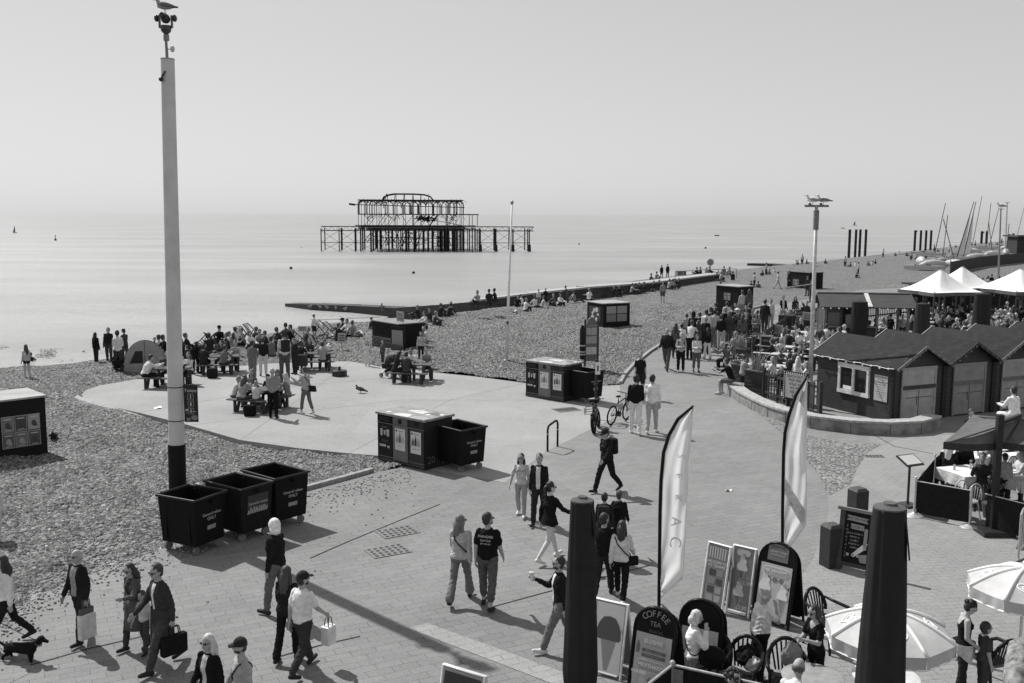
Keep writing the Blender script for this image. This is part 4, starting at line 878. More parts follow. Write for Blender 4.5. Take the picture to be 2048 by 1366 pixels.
# ---- bollards and menu board
def bollard(px,py,w_,h,lab):
    p=at(px,py); b=thing('bollard',lab,'bollard',p,R(20),'square dark bollards'); m=mat('wood',.022); MB().box((0,0,h/2),(w_,w_,h)).build('post',m,b,bevel=.01); MB().box((0,0,h+.03),(w_,w_,.06),M=Matrix.Rotation(PI,3,'X'),taper=.7).build('cap',mat('wood',.06),b)
bollard(1661,1132,.33,.82,'square dark bollard left of the drinks menu board'); bollard(1713,1058,.33,.9,'square dark bollard behind the drinks menu board')
def menuboard():
    c,rz,w_=frame2((1676,1138),(1736,1152)); t=thing('menu_board','dark framed drinks menu board leaning between the bollards','menu board',c,rz); X=Matrix.Rotation(-.14,4,'X')@Matrix.Rotation(PI/2,4,'X'); h=1.2; w2=w_/2
    fr=MB(); 
    for x in (-w2,w2): fr.prism([(x-.05,0),(x+.05,0),(x+.05,h),(x-.05,h)],-.03,.03,X)
    fr.prism([(-w2+.05,.1),(w2-.05,.1),(w2-.05,.18),(-w2+.05,.18)],-.025,.025,X); fr.build('frame',mat('wood',.05),t); MB().prism([(-w2-.1,h),(w2+.1,h),(w2+.1,h+.06),(-w2-.1,h+.06)],-.05,.06,X).build('top_rail',mat('wood',.16),t)
    p=MB().prism([(-w2+.05,.18),(w2-.05,.18),(w2-.05,h-.01),(-w2+.05,h-.01)],-.012,.012,X).build('panel',mat('paint',.012),t)
    def sh(pts,v,n): MB().prism(pts,.0125,.0145,X).build(n,mat('paper',v),p)
    def tx(s,z,x,y,v):
        o=text(p,s,z,(0,0,0),(0,0,0),mat('paper',v)); o.matrix_local=X@Matrix.Translation((x,y,.016))
    a=w2-.08; sh([(-a,h-.08),(-a+.05,h-.13),(-a,h-.18),(a,h-.2),(a-.05,h-.15),(a,h-.1)],.3,'ribbon'); tx('OVER THE WATER',.06,0,h-.14,.03)
    sh([(-.12,h-.24),(.14,h-.25),(.14,h-.35),(-.12,h-.34)],.3,'heading'); tx('2 FOR 1',.07,0,h-.3,.03)
    for i,s in enumerate(('GIN & TONIC 9','SPRITZ 10','LAGER 7','MOJITO 11','CIDER 6')): tx(s,.045,-.03,h-.43-i*.07,.38)
    for i in range(3): sh(rr(-.14+i*.1,h-.86,.06,.06),.4,'drink_spot')
    sh([(a-.07,h-.72),(a,h-.72),(a,h-.3),(a-.07,h-.3)],.28,'side_strip'); sh([(-.02,.3),(.2,.5),(.24,.62),(.16,.6),(-.06,.36)],.65,'bottle_picture'); sh([(.12,.22),(.24,.22),(.24,.4),(.06,.36)],.25,'label_picture')
    for i,c in enumerate('COCKTAILS'): tx(c,.06,-a+.03,h-.3-i*.075,.3)
menuboard()
# ---------------------------------------------------------------- low wall, huts, beer garden
def low_wall():
    out=[(1455,789),(1478,806),(1503,820),(1535,835),(1570,846),(1620,857),(1700,867),(1780,871),(1842,868),(1880,857)]
    q=[at(*p).xy for p in out]; n=len(q); b=MB(); cpb=MB(); H_=.44; T=.42; ns=[]
    for i in range(n):
        d=(q[min(i+1,n-1)]-q[max(i-1,0)]).normalized(); ns.append(Vector((-d.y,d.x)))
    t=thing('low_wall','curved low concrete wall with pale coping round the beer garden','wall')
    for i in range(n-1):
        P=[]
        for p,m in ((q[i],ns[i]),(q[i+1],ns[i+1])): P+=[(p.x,p.y,-.05),(p.x,p.y,H_-.07),(p.x+m.x*T,p.y+m.y*T,H_-.07),(p.x+m.x*T,p.y+m.y*T,-.05)]
        b.add(P,[(0,4,5,1),(2,6,7,3)]+([(0,1,2,3)] if i==0 else [])+([(4,7,6,5)] if i==n-2 else []))
        P=[]
        for p,m in ((q[i],ns[i]),(q[i+1],ns[i+1])): P+=[(p.x-m.x*.04,p.y-m.y*.04,H_-.07),(p.x-m.x*.04,p.y-m.y*.04,H_),(p.x+m.x*(T+.04),p.y+m.y*(T+.04),H_),(p.x+m.x*(T+.04),p.y+m.y*(T+.04),H_-.07)]
        cpb.add(P,[(0,4,5,1),(1,5,6,2),(2,6,7,3),(0,3,7,4)]+([(0,1,2,3)] if i==0 else [])+([(4,7,6,5)] if i==n-2 else []))
    b.build('wall_face',mat('stone',.24,scale=2.5,var=.45),t); cpb.build('coping',mat('stone',.36),t)
    st=MB()
    for i in range(1,n-1): st.box((q[i].x-ns[i].x*.003,q[i].y-ns[i].y*.003,.2),(.02,.012,.42),rz=math.atan2(ns[i].y,ns[i].x)+PI/2)
    st.build('joint',mat('stone',.1),t)
low_wall()
def shingle_roof_mat():
    m=ground_mat('roof_shingle','brick',.013,.036,0,.24,.12); t=m.node_tree
    for n in t.nodes:
        if n.type=='MAPPING':
            co=t.nodes.new('ShaderNodeTexCoord'); t.links.new(co.outputs['UV'],n.inputs[0])
    return m
def uv_roof(o):
    me=o.data; uv=me.uv_layers.new(name='uv')
    for p in me.polygons:
        nrm=p.normal
        for li in p.loop_indices:
            co=me.vertices[me.loops[li].vertex_index].co; uv.data[li].uv=(co.y,math.hypot(co.x,co.z) if abs(nrm.z)>.2 else co.z)
ROOF=shingle_roof_mat(); AX=Vector((13.0-11.33,33.1-36.75)).normalized(); NX=Vector((-AX.y,AX.x))   # AX: ridge line towards the camera, NX: along the row
def plank_mat(v):
    m,t,b=newmat('painted_boards_%02d'%round(v*100)); c=t.nodes.new('ShaderNodeTexCoord'); sx=t.nodes.new('ShaderNodeSeparateXYZ'); t.links.new(c.outputs['Object'],sx.inputs[0])
    f=N(t,'ShaderNodeMath',operation='MULTIPLY'); f.inputs[1].default_value=7; t.links.new(sx.outputs[2],f.inputs[0]); g=N(t,'ShaderNodeMath',operation='FRACT'); t.links.new(f.outputs[0],g.inputs[0])
    nz=N(t,'ShaderNodeTexNoise',Scale=3,Detail=5); t.links.new(c.outputs['Object'],nz.inputs[0]); t.links.new(ramp(t,nz.outputs[0],[(.3,v*.75),(.7,v*1.25)]),b.inputs['Base Color']); b.inputs['Roughness'].default_value=.6
    bp=N(t,'ShaderNodeBump',Strength=.6,Distance=.02); t.links.new(ramp(t,g.outputs[0],[(.0,0),(.12,1),(1,.6)]),bp.inputs['Height']); t.links.new(bp.outputs[0],b.inputs['Normal']); return m
PLANK=plank_mat(.03); DOORM=[mat('paint',.34,.6,3,.2),mat('paint',.22,.6,3,.2),mat('paint',.28,.6,3,.2),mat('paint',.4,.6,3,.2),mat('paint',.3,.6,3,.2),mat('paint',.36,.6,3,.2)]
def hut(i):
    W=2.34; L=3.7; ze=1.95; zr=2.62; c0=Vector((13.02,33.2))-AX*.18
    o=c0+NX*(2.42*i)                                         # front left corner of the gable
    rz=math.atan2(AX.y,AX.x)-PI/2+PI                          # local -Y points along AX (to the gable front)
    rz=math.atan2(AX.y,AX.x)+PI/2
    labs=['nearest timber hut with the white framed window in its side','second timber hut in the row, pale double doors in deep shade','third timber hut in the row, its pale shutters behind the white shirted sitter','fourth timber hut in the row, only its shingled roof in view','fifth timber hut in the row, small piece of roof in view','last timber hut in the row, roof end at the frame edge']
    t=thing('timber_hut',labs[i],'hut',(o.x,o.y,0),rz,'row of timber huts with shingled roofs')
    # local: x along the row (NX), y back along the side
    wl=MB(); wl.prism([(.0,0),(W,0),(W,ze),(W/2,zr-.06),(0,ze)],0,L,Matrix.Rotation(PI/2,4,'X')@Matrix.Diagonal((1,1,-1,1)))
    wl.build('wall',PLANK,t)
    for x in (0,W): MB().box((x,-.0,ze/2),(.12,.1,ze)).build('corner_post',mat('paint',.03),t)
    sl=math.hypot(W/2+.15,zr-ze)
    for s in (-1,1):
        b=MB(); k=(zr-ze)/(W/2); xo=W/2+s*(W/2+.14); zo=zr-(W/2+.14)*k
        P=[(W/2,-.3,zr+.03),(W/2,L+.25,zr+.03),(xo,L+.25,zo+.03),(xo,-.3,zo+.03),(W/2,-.3,zr-.03),(W/2,L+.25,zr-.03),(xo,L+.25,zo-.03),(xo,-.3,zo-.03)]
        F_=[(0,1,2,3),(7,6,5,4),(0,3,7,4),(1,5,6,2),(3,2,6,7)]
        if s>0: F_=[tuple(reversed(f)) for f in F_]
        r=b.add(P,F_).build('roof',ROOF,t); uv_roof(r)
        MB().bar((W/2,-.315,zr-.03),(xo,-.315,zo-.03),.025,.1).build('bargeboard',mat('paint',.16 if i in(0,2) else .05),t)
        MB().bar((W/2,L+.262,zr+.03),(xo,L+.262,zo+.03),.02,.06).build('bargeboard',mat('paint',.5),t)
        lb=MB()
        for q in range(5):
            f=(q+.5)/5; lb.ball((W/2+(xo-W/2)*f,-.36,zr+(zo-zr)*f-.06),.035,6,4)
        lb.build('string_light',mat('paint',.6 if q%2 else .12),t)
    if i==0:
        lb=MB()
        for q in range(10): lb.ball((-.19,.05+q*.4,ze-.08-.03*(q%2)),.037,6,4)
        lb.tube([(-.19,-.2+q*.4,ze-.05-.03*(q%2)) for q in range(11)],.008,4); lb.build('string_light',mat('paint',.8),t)
        # window in the long side (x=0 face looks to -x)
        y0,y1,z0,z1=1.15,2.45,.82,1.62
        f=MB(); 
        for (ya,yb,za,zb) in ((y0-.12,y1+.12,z1,z1+.16),(y0-.12,y1+.12,z0-.14,z0),(y0-.1,y0,z0,z1),(y1,y1+.1,z0,z1),((y0+y1)/2-.05,(y0+y1)/2+.05,z0,z1)): f.box((-.04,(ya+yb)/2,(za+zb)/2),(.08,yb-ya,zb-za))
        wf=f.build('window',mat('paint',.62),t)
        MB().box((-.02,(y0+y1)/2,(z0+z1)/2),(.02,y1-y0,z1-z0)).build('pane',mat('gloss',.03,.08),wf)
        MB().box((-.035,y0+.95,z0+.08),(.02,.4,.12)).build('paper',mat('paper',.8),wf)
        MB().box((-.015,.52,1.12),(.02,.6,.9)).build('notice_board',mat('paper',.42,var=.3,scale=30) if False else mat('paper',.42),t)
        nb=MB()
        for q in range(9): nb.box((-.027,.52,1.5-q*.085),(.004,.46-.1*(q%3),.02))
        nb.build('text_block',mat('paper',.25),t)
    d=MB(); d.box((W/2-.02,-.03,.93),(1.42,.05,1.72)); dr=d.build('door',DOORM[i],t)
    MB().box((W/2-.02,-.07,1.18),(1.5,.05,.13)).build('rail',mat('paint',.06 if i==0 else .12),dr)
    fr=MB(); 
    for x in (W/2-.77,W/2+.73): fr.box((x,-.045,.95),(.09,.05,1.84))
    fr.box((W/2-.02,-.045,1.83),(1.6,.06,.1)); fr.build('frame',mat('paint',.3 if i!=1 else .2),dr)
    s_=MB(); s_.box((W/2-.02,-.058,.6),(.02,.012,.9)).box((W/2-.02,-.058,.82),(1.2,.012,.02)).box((W/2-.1,-.058,.7),(.025,.02,.3)).build('bolt',mat('metal',.06),dr)
for i in range(6): hut(i)
# ---- timber kiosk behind the huts
def kiosk():
    a=at(1648,690); b=at(1740,692); rz=math.atan2(b.y-a.y,b.x-a.x); t=thing('timber_kiosk','open fronted timber bar kiosk with shingled roof behind the huts','kiosk',a,rz); s=(a-Vector((0,0,CH))).length/F
    W=2.7; D_=2.4; h=2.15; wm=mat('wood',.06)
    for x,y in ((0,0),(W,0),(W*1.6,0),(0,D_),(W,D_),(W*1.6,D_)): MB().box((x,y,h/2),(.12,.12,h)).build('post',mat('wood',.16),t)
    MB().box((0,D_/2,h/2),(.06,D_,h)).box((W/2,D_-.05,h/2),(W,.06,h)).box((.45,0,h/2),(.9,.06,h)).box((W/2,.02,.5),(W,.08,1.0)).build('wall',wm,t)
    MB().box((.45,-.04,1.45),(.6,.03,.7)).build('price_board',mat('paint',.12),t); MB().box((1.35,.6,1.3),(.5,.03,.7),rz=.6).build('poster',mat('paper',.35),t); MB().box((W/2,-.1,1.05),(W,.4,.06)).build('counter',mat('wood',.2),t)
    W2=W*1.72; zr=h+.62
    for sg in (-1,1):
        bq=MB(); y=D_/2+sg*(D_/2+.3); P=[(-.3,D_/2,zr),(W2,D_/2,zr),(W2,y,h-.02),(-.3,y,h-.02),(-.3,D_/2,zr-.07),(W2,D_/2,zr-.07),(W2,y,h-.09),(-.3,y,h-.09)]
        F_=[(0,1,2,3),(7,6,5,4),(0,3,7,4),(1,5,6,2),(3,2,6,7)]; F_=F_ if sg<0 else F_
        bq.add(P,F_).build('roof',mat('wood',.05),t)
    MB().bar((W*.85,-.33,h+.02),(W*.85,D_/2,zr+.04),.22,.03).build('pale_strip',mat('paint',.6),t); MB().bar((-.3,D_/2,zr+.03),(W2,D_/2,zr+.03),.12,.06).build('ridge',mat('wood',.25),t)
    for sg in(-1,1): MB().bar((W2+.02,D_/2,zr-.03),(W2+.02,D_/2+sg*(D_/2+.3),h-.05),.05,.16).build('bargeboard',mat('wood',.06),t)
    lb=MB()
    for q in range(12): lb.ball((-.2+q*W2/11,-.36,h-.1),.04,6,4)
    lb.build('string_light',mat('paint',.8),t)
    MB().box((W*1.3,.1,.9),(W*.55,.05,.05)).box((W*1.3,.1,.5),(W*.55,.05,.05)).build('rail',mat('wood',.12),t)
kiosk()
# ---- white tensile tents
def tent(peak,eave,Wd,lab,rz=.3,dep=None):
    e=at(eave[0],eave[1],2.45); t=thing('tensile_tent',lab,'tent',(e.x,e.y,0),rz,'white peaked tents over the beer garden'); D=e.xy.length; zp=max(zat(peak[0],peak[1],D),3.2); cm=mat('cloth',.85,.7,2,.06,.05); w2=Wd/2
    def fn(u,q):
        a=2*PI*u; m=max(abs(math.cos(a)),abs(math.sin(a))); R_=w2/m*(1-.1*abs(math.sin(2*a))**.5*0+.0); ca=abs(math.sin(2*a))
        r=.12+(R_*(.88+.12*ca)-.12)*q; z=2.45+(zp-2.45)*(1-q)**1.45+.0; z-=.12*(1-ca)*q*0
        return Vector((r*math.cos(a),r*math.sin(a),z))
    MB().grid(fn,32,12).build('canopy',cm,t,smooth='all')
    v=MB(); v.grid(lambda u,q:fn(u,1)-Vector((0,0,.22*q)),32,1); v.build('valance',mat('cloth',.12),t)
    for sx in (-1,1):
        for sy in (-1,1): MB().tube([(sx*w2*.95,sy*w2*.95,0),(sx*w2*.95,sy*w2*.95,2.5)],.05,8).build('post',mat('metal',.06),t)
    MB().tube([(0,0,zp-.1),(0,0,zp+.06)],.1,10).build('peak_cap',mat('plastic',.5),t); MB().tube([(0,0,0),(0,0,zp-.05)],.05,8).build('mast',mat('metal',.1),t)
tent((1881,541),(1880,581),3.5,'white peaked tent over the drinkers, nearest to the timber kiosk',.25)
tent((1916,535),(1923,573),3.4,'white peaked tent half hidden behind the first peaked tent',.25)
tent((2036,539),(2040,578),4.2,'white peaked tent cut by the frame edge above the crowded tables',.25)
# ---- picnic tables
def picnic_table(v=.04,topv=.07):
    t=thing('picnic_table','x','table',(0,0,0),0,'wooden picnic tables'); m=mat('wood',v); tm=mat('wood',topv)
    b=MB()
    for i in range(5): b.box((0,-.3+i*.15,.74),(1.75,.135,.04))
    b.build('table_top',tm,t)
    for s in (-1,1):
        k=MB(); 
        for d in (-.08,.08): k.box((0,s*(.72+d),.44),(1.75,.15,.04))
        k.build('bench',tm,t)
        for x in (-.6,.6): MB().bar((x,s*.3,.72),(x,s*.62,0),.06,.1,up=(1,0,0)).box((x,s*.74,.21),(.07,.1,.42)).build('leg',m,t)
    for x in (-.6,.6): MB().bar((x,-.8,.4),(x,.8,.4),.05,.09).build('cross_beam',m,t)
    return t
PT=picnic_table()
def put_table(px,py,rz,lab,grp,first=[1],src=None):
    p=G(px,py)
    if first and src is None: first.pop(); PT.location=p; PT.rotation_euler=(0,0,rz); PT['label']=lab; PT['group']=grp; return PT
    return dup(src or PT,p,rz,lab,grp)
g1='picnic tables on the concrete by the beach'
put_table(337,772,R(-8),'picnic table behind the tall pole with four people seated',g1); put_table(440,745,R(8),'empty topped picnic table right of the tall pole',g1)
put_table(523,818,R(-20),'picnic table crowded with a seated family and standing man',g1); put_table(632,738,R(8),'picnic table with empty bench before the white deckchair',g1); put_table(826,762,R(-14),'picnic table beside the pushchair with a seated couple',g1)
PT2=picnic_table(.1,.5); _g='pale picnic tables inside the beer garden'
_pos=[(1550,722,-30,'pale picnic table just behind the near planter'),(1535,765,-30,'pale picnic table behind the marquee style notice'),(1580,742,-30,'pale picnic table where the blonde women sit'),(1690,672,-25,'pale empty picnic table left of the first closed garden parasol'),(1740,680,-25,'pale picnic table right of the first closed garden parasol'),(1700,655,-25,'pale picnic table before the timber kiosk'),(1585,690,-30,'pale picnic table beside the brick pillar'),(1835,668,-25,'pale picnic table left of the second closed garden parasol'),(1890,660,-25,'pale picnic table in front of the crowded tent'),(1930,650,-25,'pale picnic table left of the third closed garden parasol'),(2010,650,-25,'pale picnic table behind the fourth hut'),(1650,715,-30,'pale picnic table beside the gull lamp pole')]
for k,(px,py,r,l) in enumerate(_pos):
    if k==0: PT2.location=at(px,py); PT2.rotation_euler=(0,0,R(r)); PT2['label']=l; PT2['group']=_g
    else: dup(PT2,at(px,py),R(r),l,_g)
# ---- fence, planters, notices of the garden
def planter(px,py,wx,wy,h,rz,lab,seed,kind):
    p=at(px,py); t=thing('planter',lab,'planter',p,rz,'timber planters of the beer garden'); MB().box((0,0,h/2),(wx,wy,h)).build('trough',PLANK if kind!='pale' else mat('wood',.12),t); r=random.Random(seed)
    MB().box((0,0,h-.02),(wx+.05,wy+.05,.05)).build('rim',mat('wood',.1),t)
    if kind=='grass':
        g=MB()
        for i in range(70):
            a=r.uniform(0,2*PI); L=r.uniform(.5,1.0); x,y=r.uniform(-.3,.3)*wx,r.uniform(-.3,.3)*wy; o=r.uniform(.1,.55)
            P=[Vector((x+o*math.cos(a)*f*f,y+o*math.sin(a)*f*f,h+L*(f-.35*f*f*o*2))) for f in (0,.33,.66,1)]; n=Vector((-math.sin(a),math.cos(a),0))
            vs=[]; 
            for f,q in zip((.014,.016,.012,.002),P): vs+=[q-n*f,q+n*f]
            g.add(vs,[(0,1,3,2),(2,3,5,4),(4,5,7,6)])
        g.build('leaves',mat('cloth',.3,.6),t)
    else:
        g=MB()
        for i in range(260):
            c=Vector((r.gauss(0,.32)*wx,r.gauss(0,.3)*wy,h+abs(r.gauss(.12,.12)))); a,e=r.uniform(0,6.28),r.uniform(-.6,1); u=Vector((math.cos(a)*math.cos(e),math.sin(a)*math.cos(e),math.sin(e)))*r.uniform(.05,.09); v=u.cross(Vector((0,0,1)))*.5+Vector((0,0,.01)); g.mi(i%3).add([c,c+u*.5+v,c+u,c+u*.5-v],[(0,1,2,3)])
        g.build('foliage',[mat('cloth',.05,.6),mat('cloth',.09,.6),mat('cloth',.45,.6)],t)
planter(1513,790,.8,.55,1.0,R(-48),'dark planter of arching grass at the end of the low wall',1,'grass'); planter(1478,762,.5,.5,.75,R(-48),'pale planter box of trailing plants behind the seated man',2,'flower')
planter(1522,716,1.3,.6,1.0,R(-35),'tall dark planter of flowers beside the framed menu case',3,'flower'); planter(1480,725,.7,.5,.7,R(-40),'dark planter of spiky grass behind the seated old couple',4,'grass')
planter(1572,668,.8,.7,1.15,R(-30),'square brick planter pillar inside the beer garden fence',5,'flower'); planter(1604,650,1.6,.5,1.0,R(20),'long planter of leafy plants on the far garden fence',6,'flower')
def garden_fence(pts,lab):
    q=[at(*p) for p in pts]; t=thing('garden_fence',lab,'fence',(0,0,0),0,'dark slatted fences of the beer garden'); m=mat('wood',.035)
    for a,b in zip(q,q[1:]):
        k=MB(); d=b-a; L=d.length; n=max(2,int(L/.22))
        for z in (.25,.95): k.bar(a+Vector((0,0,z)),b+Vector((0,0,z)),.05,.09)
        for i in range(n): k.bar(a+d*((i+.5)/n)+Vector((0,0,.05)),a+d*((i+.5)/n)+Vector((0,0,1.08)),.1,.03)
        k.build('slat_panel',m,t)
    for a in q: MB().box(a+Vector((0,0,.58)),(.12,.12,1.16)).build('post',m,t)
garden_fence([(1527,795),(1575,812),(1640,828)],'dark slatted fence along the low wall below the marquee notice'); garden_fence([(1505,720),(1545,690),(1580,664),(1640,646)],'dark slatted fence with planters beside the promenade queue'); garden_fence([(1690,645),(1800,632),(1870,628)],'dark slatted fence under the tents beyond the timber kiosk')
def bulb_sign():
    c,rz,w_=frame2((1563,812),(1616,822)); t=thing('bulb_notice','notice framed with bulbs standing on the low wall by the fence','notice board',(c.x,c.y,.3),rz); h=1.05; w2=.52
    b=MB().box((0,0,h/2),(w2*2,.08,h)).build('board',mat('paint',.03),t); MB().box((0,-.045,h/2),(w2*1.62,.01,h*.86)).build('panel',mat('paper',.5),b)
    l=MB()
    for i in range(13):
        z=.04+i*(h-.08)/12
        for x in (-w2+.05,w2-.05): l.ball((x,-.055,z),.022,6,4)
    for i in range(1,10): l.ball((-w2+.05+i*(2*w2-.1)/10,-.055,h-.05),.022,6,4)
    l.build('bulbs',mat('paint',.75),b)
    text(b,'BEACH HUT\nFREE HIRE\nWALK IN\nNO FEE\nASK AT\nBAR',.15,(0,-.052,h*.5),(PI/2,0,0),mat('paper',.03),sx=.85,space=.95)
bulb_sign()
def case(px,py):
    p=at(px,py); t=thing('menu_case','tall pale framed menu case standing against the flower planter','menu case',p,R(-30)); b=MB()
    for x in (-.27,.27): b.box((x,0,.62),(.07,.07,1.24))
    b.box((0,0,1.22),(.6,.08,.07)).box((0,0,.2),(.6,.06,.06)); b.build('frame',mat('wood',.35),t); MB().box((0,0,.7),(.47,.03,.95)).build('panel',mat('paint',.04),t)
    text(t,'MENU',.12,(0,-.02,1.0),(PI/2,0,0),mat('paper',.35))
case(1531,722)
def banner(px,py,w_,z,lab):
    p=at(px,py); t=thing('garden_banner',lab,'banner',p,R(-48),'price banners on the garden fence'); MB().box((0,0,z),(w_,.03,.5)).build('panel',mat('paper',.4),t)
    for x in (-w_/2+.03,w_/2-.03): MB().box((x,.03,z/2),(.05,.05,z)).build('post',mat('wood',.06),t)
    k=MB()
    for i in range(4): k.box((0,-.018,z+.15-i*.1),(w_*.7-.1*(i%2),.004,.045))
    k.build('text_block',mat('paper',.15),t)
banner(1555,690,.6,.85,'pale price banner left of the brick planter pillar'); banner(1592,668,.8,.85,'pale price banner between the pillar and the lamp pole'); banner(1614,660,.7,.85,'pale price banner nearest to the lamp pole')
def gull_pole():
    p=at(1619,815); D=p.xy.length; zt=zat(1633,412,D); o=ray(1633,412); k=D/math.hypot(o[0],o[1]); dx=o[0]*k-p.x; t=thing('lamp_pole','slim pale lamp pole beside the huts with two gulls on top','lamp post',p)
    MB().tube([(0,0,0),(dx*.5,0,zt*.5),(dx,0,zt)],[.085,.075,.06],12).build('shaft',mat('metal',.5,.5),t,smooth='all'); MB().box((0,0,.5),(.28,.28,1.0)).build('base_box',mat('paint',.35),t,bevel=.01)
    MB().box((dx,0,zt),(.85,.1,.08)).box((dx,0,zt-.5),(.16,.16,.7)).build('lamp_arm',mat('metal',.16),t); 
    for x in (-.25,.15): MB().ball((dx+x,0,zt+.07),.05).build('fitting',mat('metal',.08),t)
    MB().bar((dx*.62,0,zt*.62),(dx*.62-1.1,0,zt*.62-.15),.03).build('bracket',mat('metal',.4),t)
    gull(p+Vector((dx-.15,0,zt+.04)),R(72),'white gull on the lamp pole by the huts, left of the pair',.95,.75,.3); gull(p+Vector((dx+.24,0,zt+.04)),R(70),'white gull on the lamp pole by the huts, right of the pair',.95,.75,.2)
gull_pole()
# ---- poster boxes and hire boxes on the shingle
def poster_box(a,b,dep,hpx,lab,posters,art=False,open_=False,lidv=.32,side=False):
    A=G(*a); B=G(*b); d=B-A; w_=d.xy.length; rz=math.atan2(d.y,d.x); t=thing('poster_box',lab,'box',(A.x,A.y,min(A.z,B.z)-.05),rz,'black storage boxes on the shingle'); s=(A-Vector((0,0,CH))).length/F; h=hpx*s*1.02
    MB().box((w_/2,dep/2,h/2),(w_,dep,h)).build('cabin',mat('paint',.016,.7),t)
    MB().box((w_/2,dep/2,h+.03),(w_+.1,dep+.1,.06)).build('lid',mat('wood',lidv),t,bevel=.01)
    nx,nz,x0,z0,pw,ph=posters
    for i in range(nx):
        for j in range(nz):
            cx=x0+i*pw*1.06; cz=z0+j*ph*1.05; f=MB().box((cx,-.012,cz),(pw,.014,ph)).build('poster',mat('paper',.3),t); rnd=random.Random(i*7+j); MB().box((cx,-.022,cz),(pw*.88,.004,ph*.9)).build('picture',mat('paper',(.09,.14,.07,.16,.05,.3)[(i+nx*j)%6]),f)
            MB().ball((cx,-.0245,cz-ph*.08),(pw*.22,.003,ph*.2),8,5).ball((cx+pw*.12,-.0245,cz-ph*.22),(pw*.2,.003,ph*.09),8,5).build('figure',mat('paper',rnd.choice((.05,.3,.4))),f); MB().box((cx,-.0255,cz+ph*.32),(pw*.62,.003,ph*.07)).box((cx,-.0255,cz-ph*.38),(pw*.5,.003,ph*.04)).build('text_block',mat('paper',.45),f)
    if art:
        f=MB().box((w_*.5,-.012,h*.55),(w_*.7,.014,h*.62)).build('poster',mat('paper',.03),t); r=random.Random(3); k=MB()
        for i in range(9): k.ball((w_*.5+r.uniform(-.28,.28)*w_,-.02,h*.55+r.uniform(-.24,.24)*h),(r.uniform(.05,.2)*w_*.5,.006,r.uniform(.08,.22)*h*.5),10,4)
        k.build('painted_swirl',mat('paper',.5),f)
    if side:
        for i in range(2):
            for j in range(2): MB().box((w_+.012,dep*(.3+.4*i),h*(.42+.33*j)),(.014,dep*.36,h*.3)).build('poster',mat('paper',(.2,.3,.24,.28)[i*2+j]),t)
    return t,w_,h
_l=G(95,908); poster_box((-95,938),(96,908),1.6,108,'black box with six posters on the shingle at the frame edge',(3,2,1.5,.62,.34,.46))
poster_box((1174,650),(1206,656),2.0,47,'black box with a big swirl poster below the sea wall',(0,0,0,0,0,0),True,side=True)
poster_box((1431,632),(1475,636),1.5,60,'tall black kiosk box behind the queue of people',(2,1,.9,1.5,.3,.5))
poster_box((1574,574),(1618,578),1.8,30,'black open sided box near the water beside two walkers',(1,1,1.2,.6,.8,.6),lidv=.1)
def hire_box():
    t,w_,h=poster_box((745,693),(797,702),1.5,52,'black deckchair hire box standing open with stacked loungers inside',(0,0,0,0,0,0),side=False,lidv=.2)
    for s,x in ((1,w_),): MB().box((x+.45,-.3,h*.5),(1.0,.04,h*.95),rz=R(15)).build('door',mat('paint',.02),t); MB().box((x+.42,-.335,h*.55),(.75,.02,h*.6),rz=R(15)).build('poster',mat('paper',.26),t)
    k=MB()
    for i in range(9): k.bar((.1,-.06-.02*(i%3),.08+i*.07),(w_-.1,-.03-.03*(i%2),.1+i*.07+random.uniform(-.03,.03)),.04,.05)
    k.build('stacked_frame',mat('wood',.09),t); k=MB()
    for i in range(7): k.bar((w_+.1,-.5,.06+i*.075),(w_+1.1,-.42,.1+i*.07+random.uniform(-.04,.06)),.05,.05)
    k.build('stacked_cushion',mat('cloth',.1),t); MB().box((w_*.9,.3,h+.4),(.7,.02,.55)).build('price_sign',mat('paper',.3),t); text(t,'DECK\nCHAIRS',.2,(w_*.9,.285,h+.4),(PI/2,0,0),mat('paper',.08))
hire_box()
# ---- deckchairs, hire signs
def deckchair(px,py,rz,lab,dark=False,protos={}):
    p=G(px,py)
    if dark in protos: return dup(protos[dark],p,rz,lab)
    t=thing('deckchair',lab,'deckchair',p,rz,'striped deckchairs on the shingle'); protos[dark]=t; wm=mat('wood',.08)
    for s in (-1,1):
        MB().bar((s*.3,.5,.02),(s*.3,-.55,1.02),.035,.05).build('back_rail',wm,t); MB().bar((s*.26,-.5,.02),(s*.26,.55,.5),.035,.05).build('seat_rail',wm,t); MB().bar((s*.33,-.2,.7),(s*.33,-.62,.02),.03,.04).build('prop',wm,t)
    MB().tube([(-.3,-.55,1.02),(.3,-.55,1.02)],.022,6).tube([(-.28,.55,.5),(.28,.55,.5)],.022,6).tube([(-.3,-.5,.05),(.3,-.5,.05)],.02,6).build('cross_bar',wm,t)
    b=MB(); pr=[(-.55,1.0),(-.42,.72),(-.25,.45),(-.02,.27),(.22,.27),(.4,.36),(.55,.5)]
    for k in range(9):
        b.mi(k%2); x0=-.25+k*.5/9; x1=x0+.5/9
        vs=[(x,y,z-.04*(1-((x)/.25)**2)) for y,z in pr for x in (x0,x1)]; b.add(vs,[(2*i,2*i+1,2*i+3,2*i+2) for i in range(6)])
    b.build('sling',[mat('cloth',.12 if dark else .8),mat('cloth',.03 if dark else .5)],t,smooth=60); return t
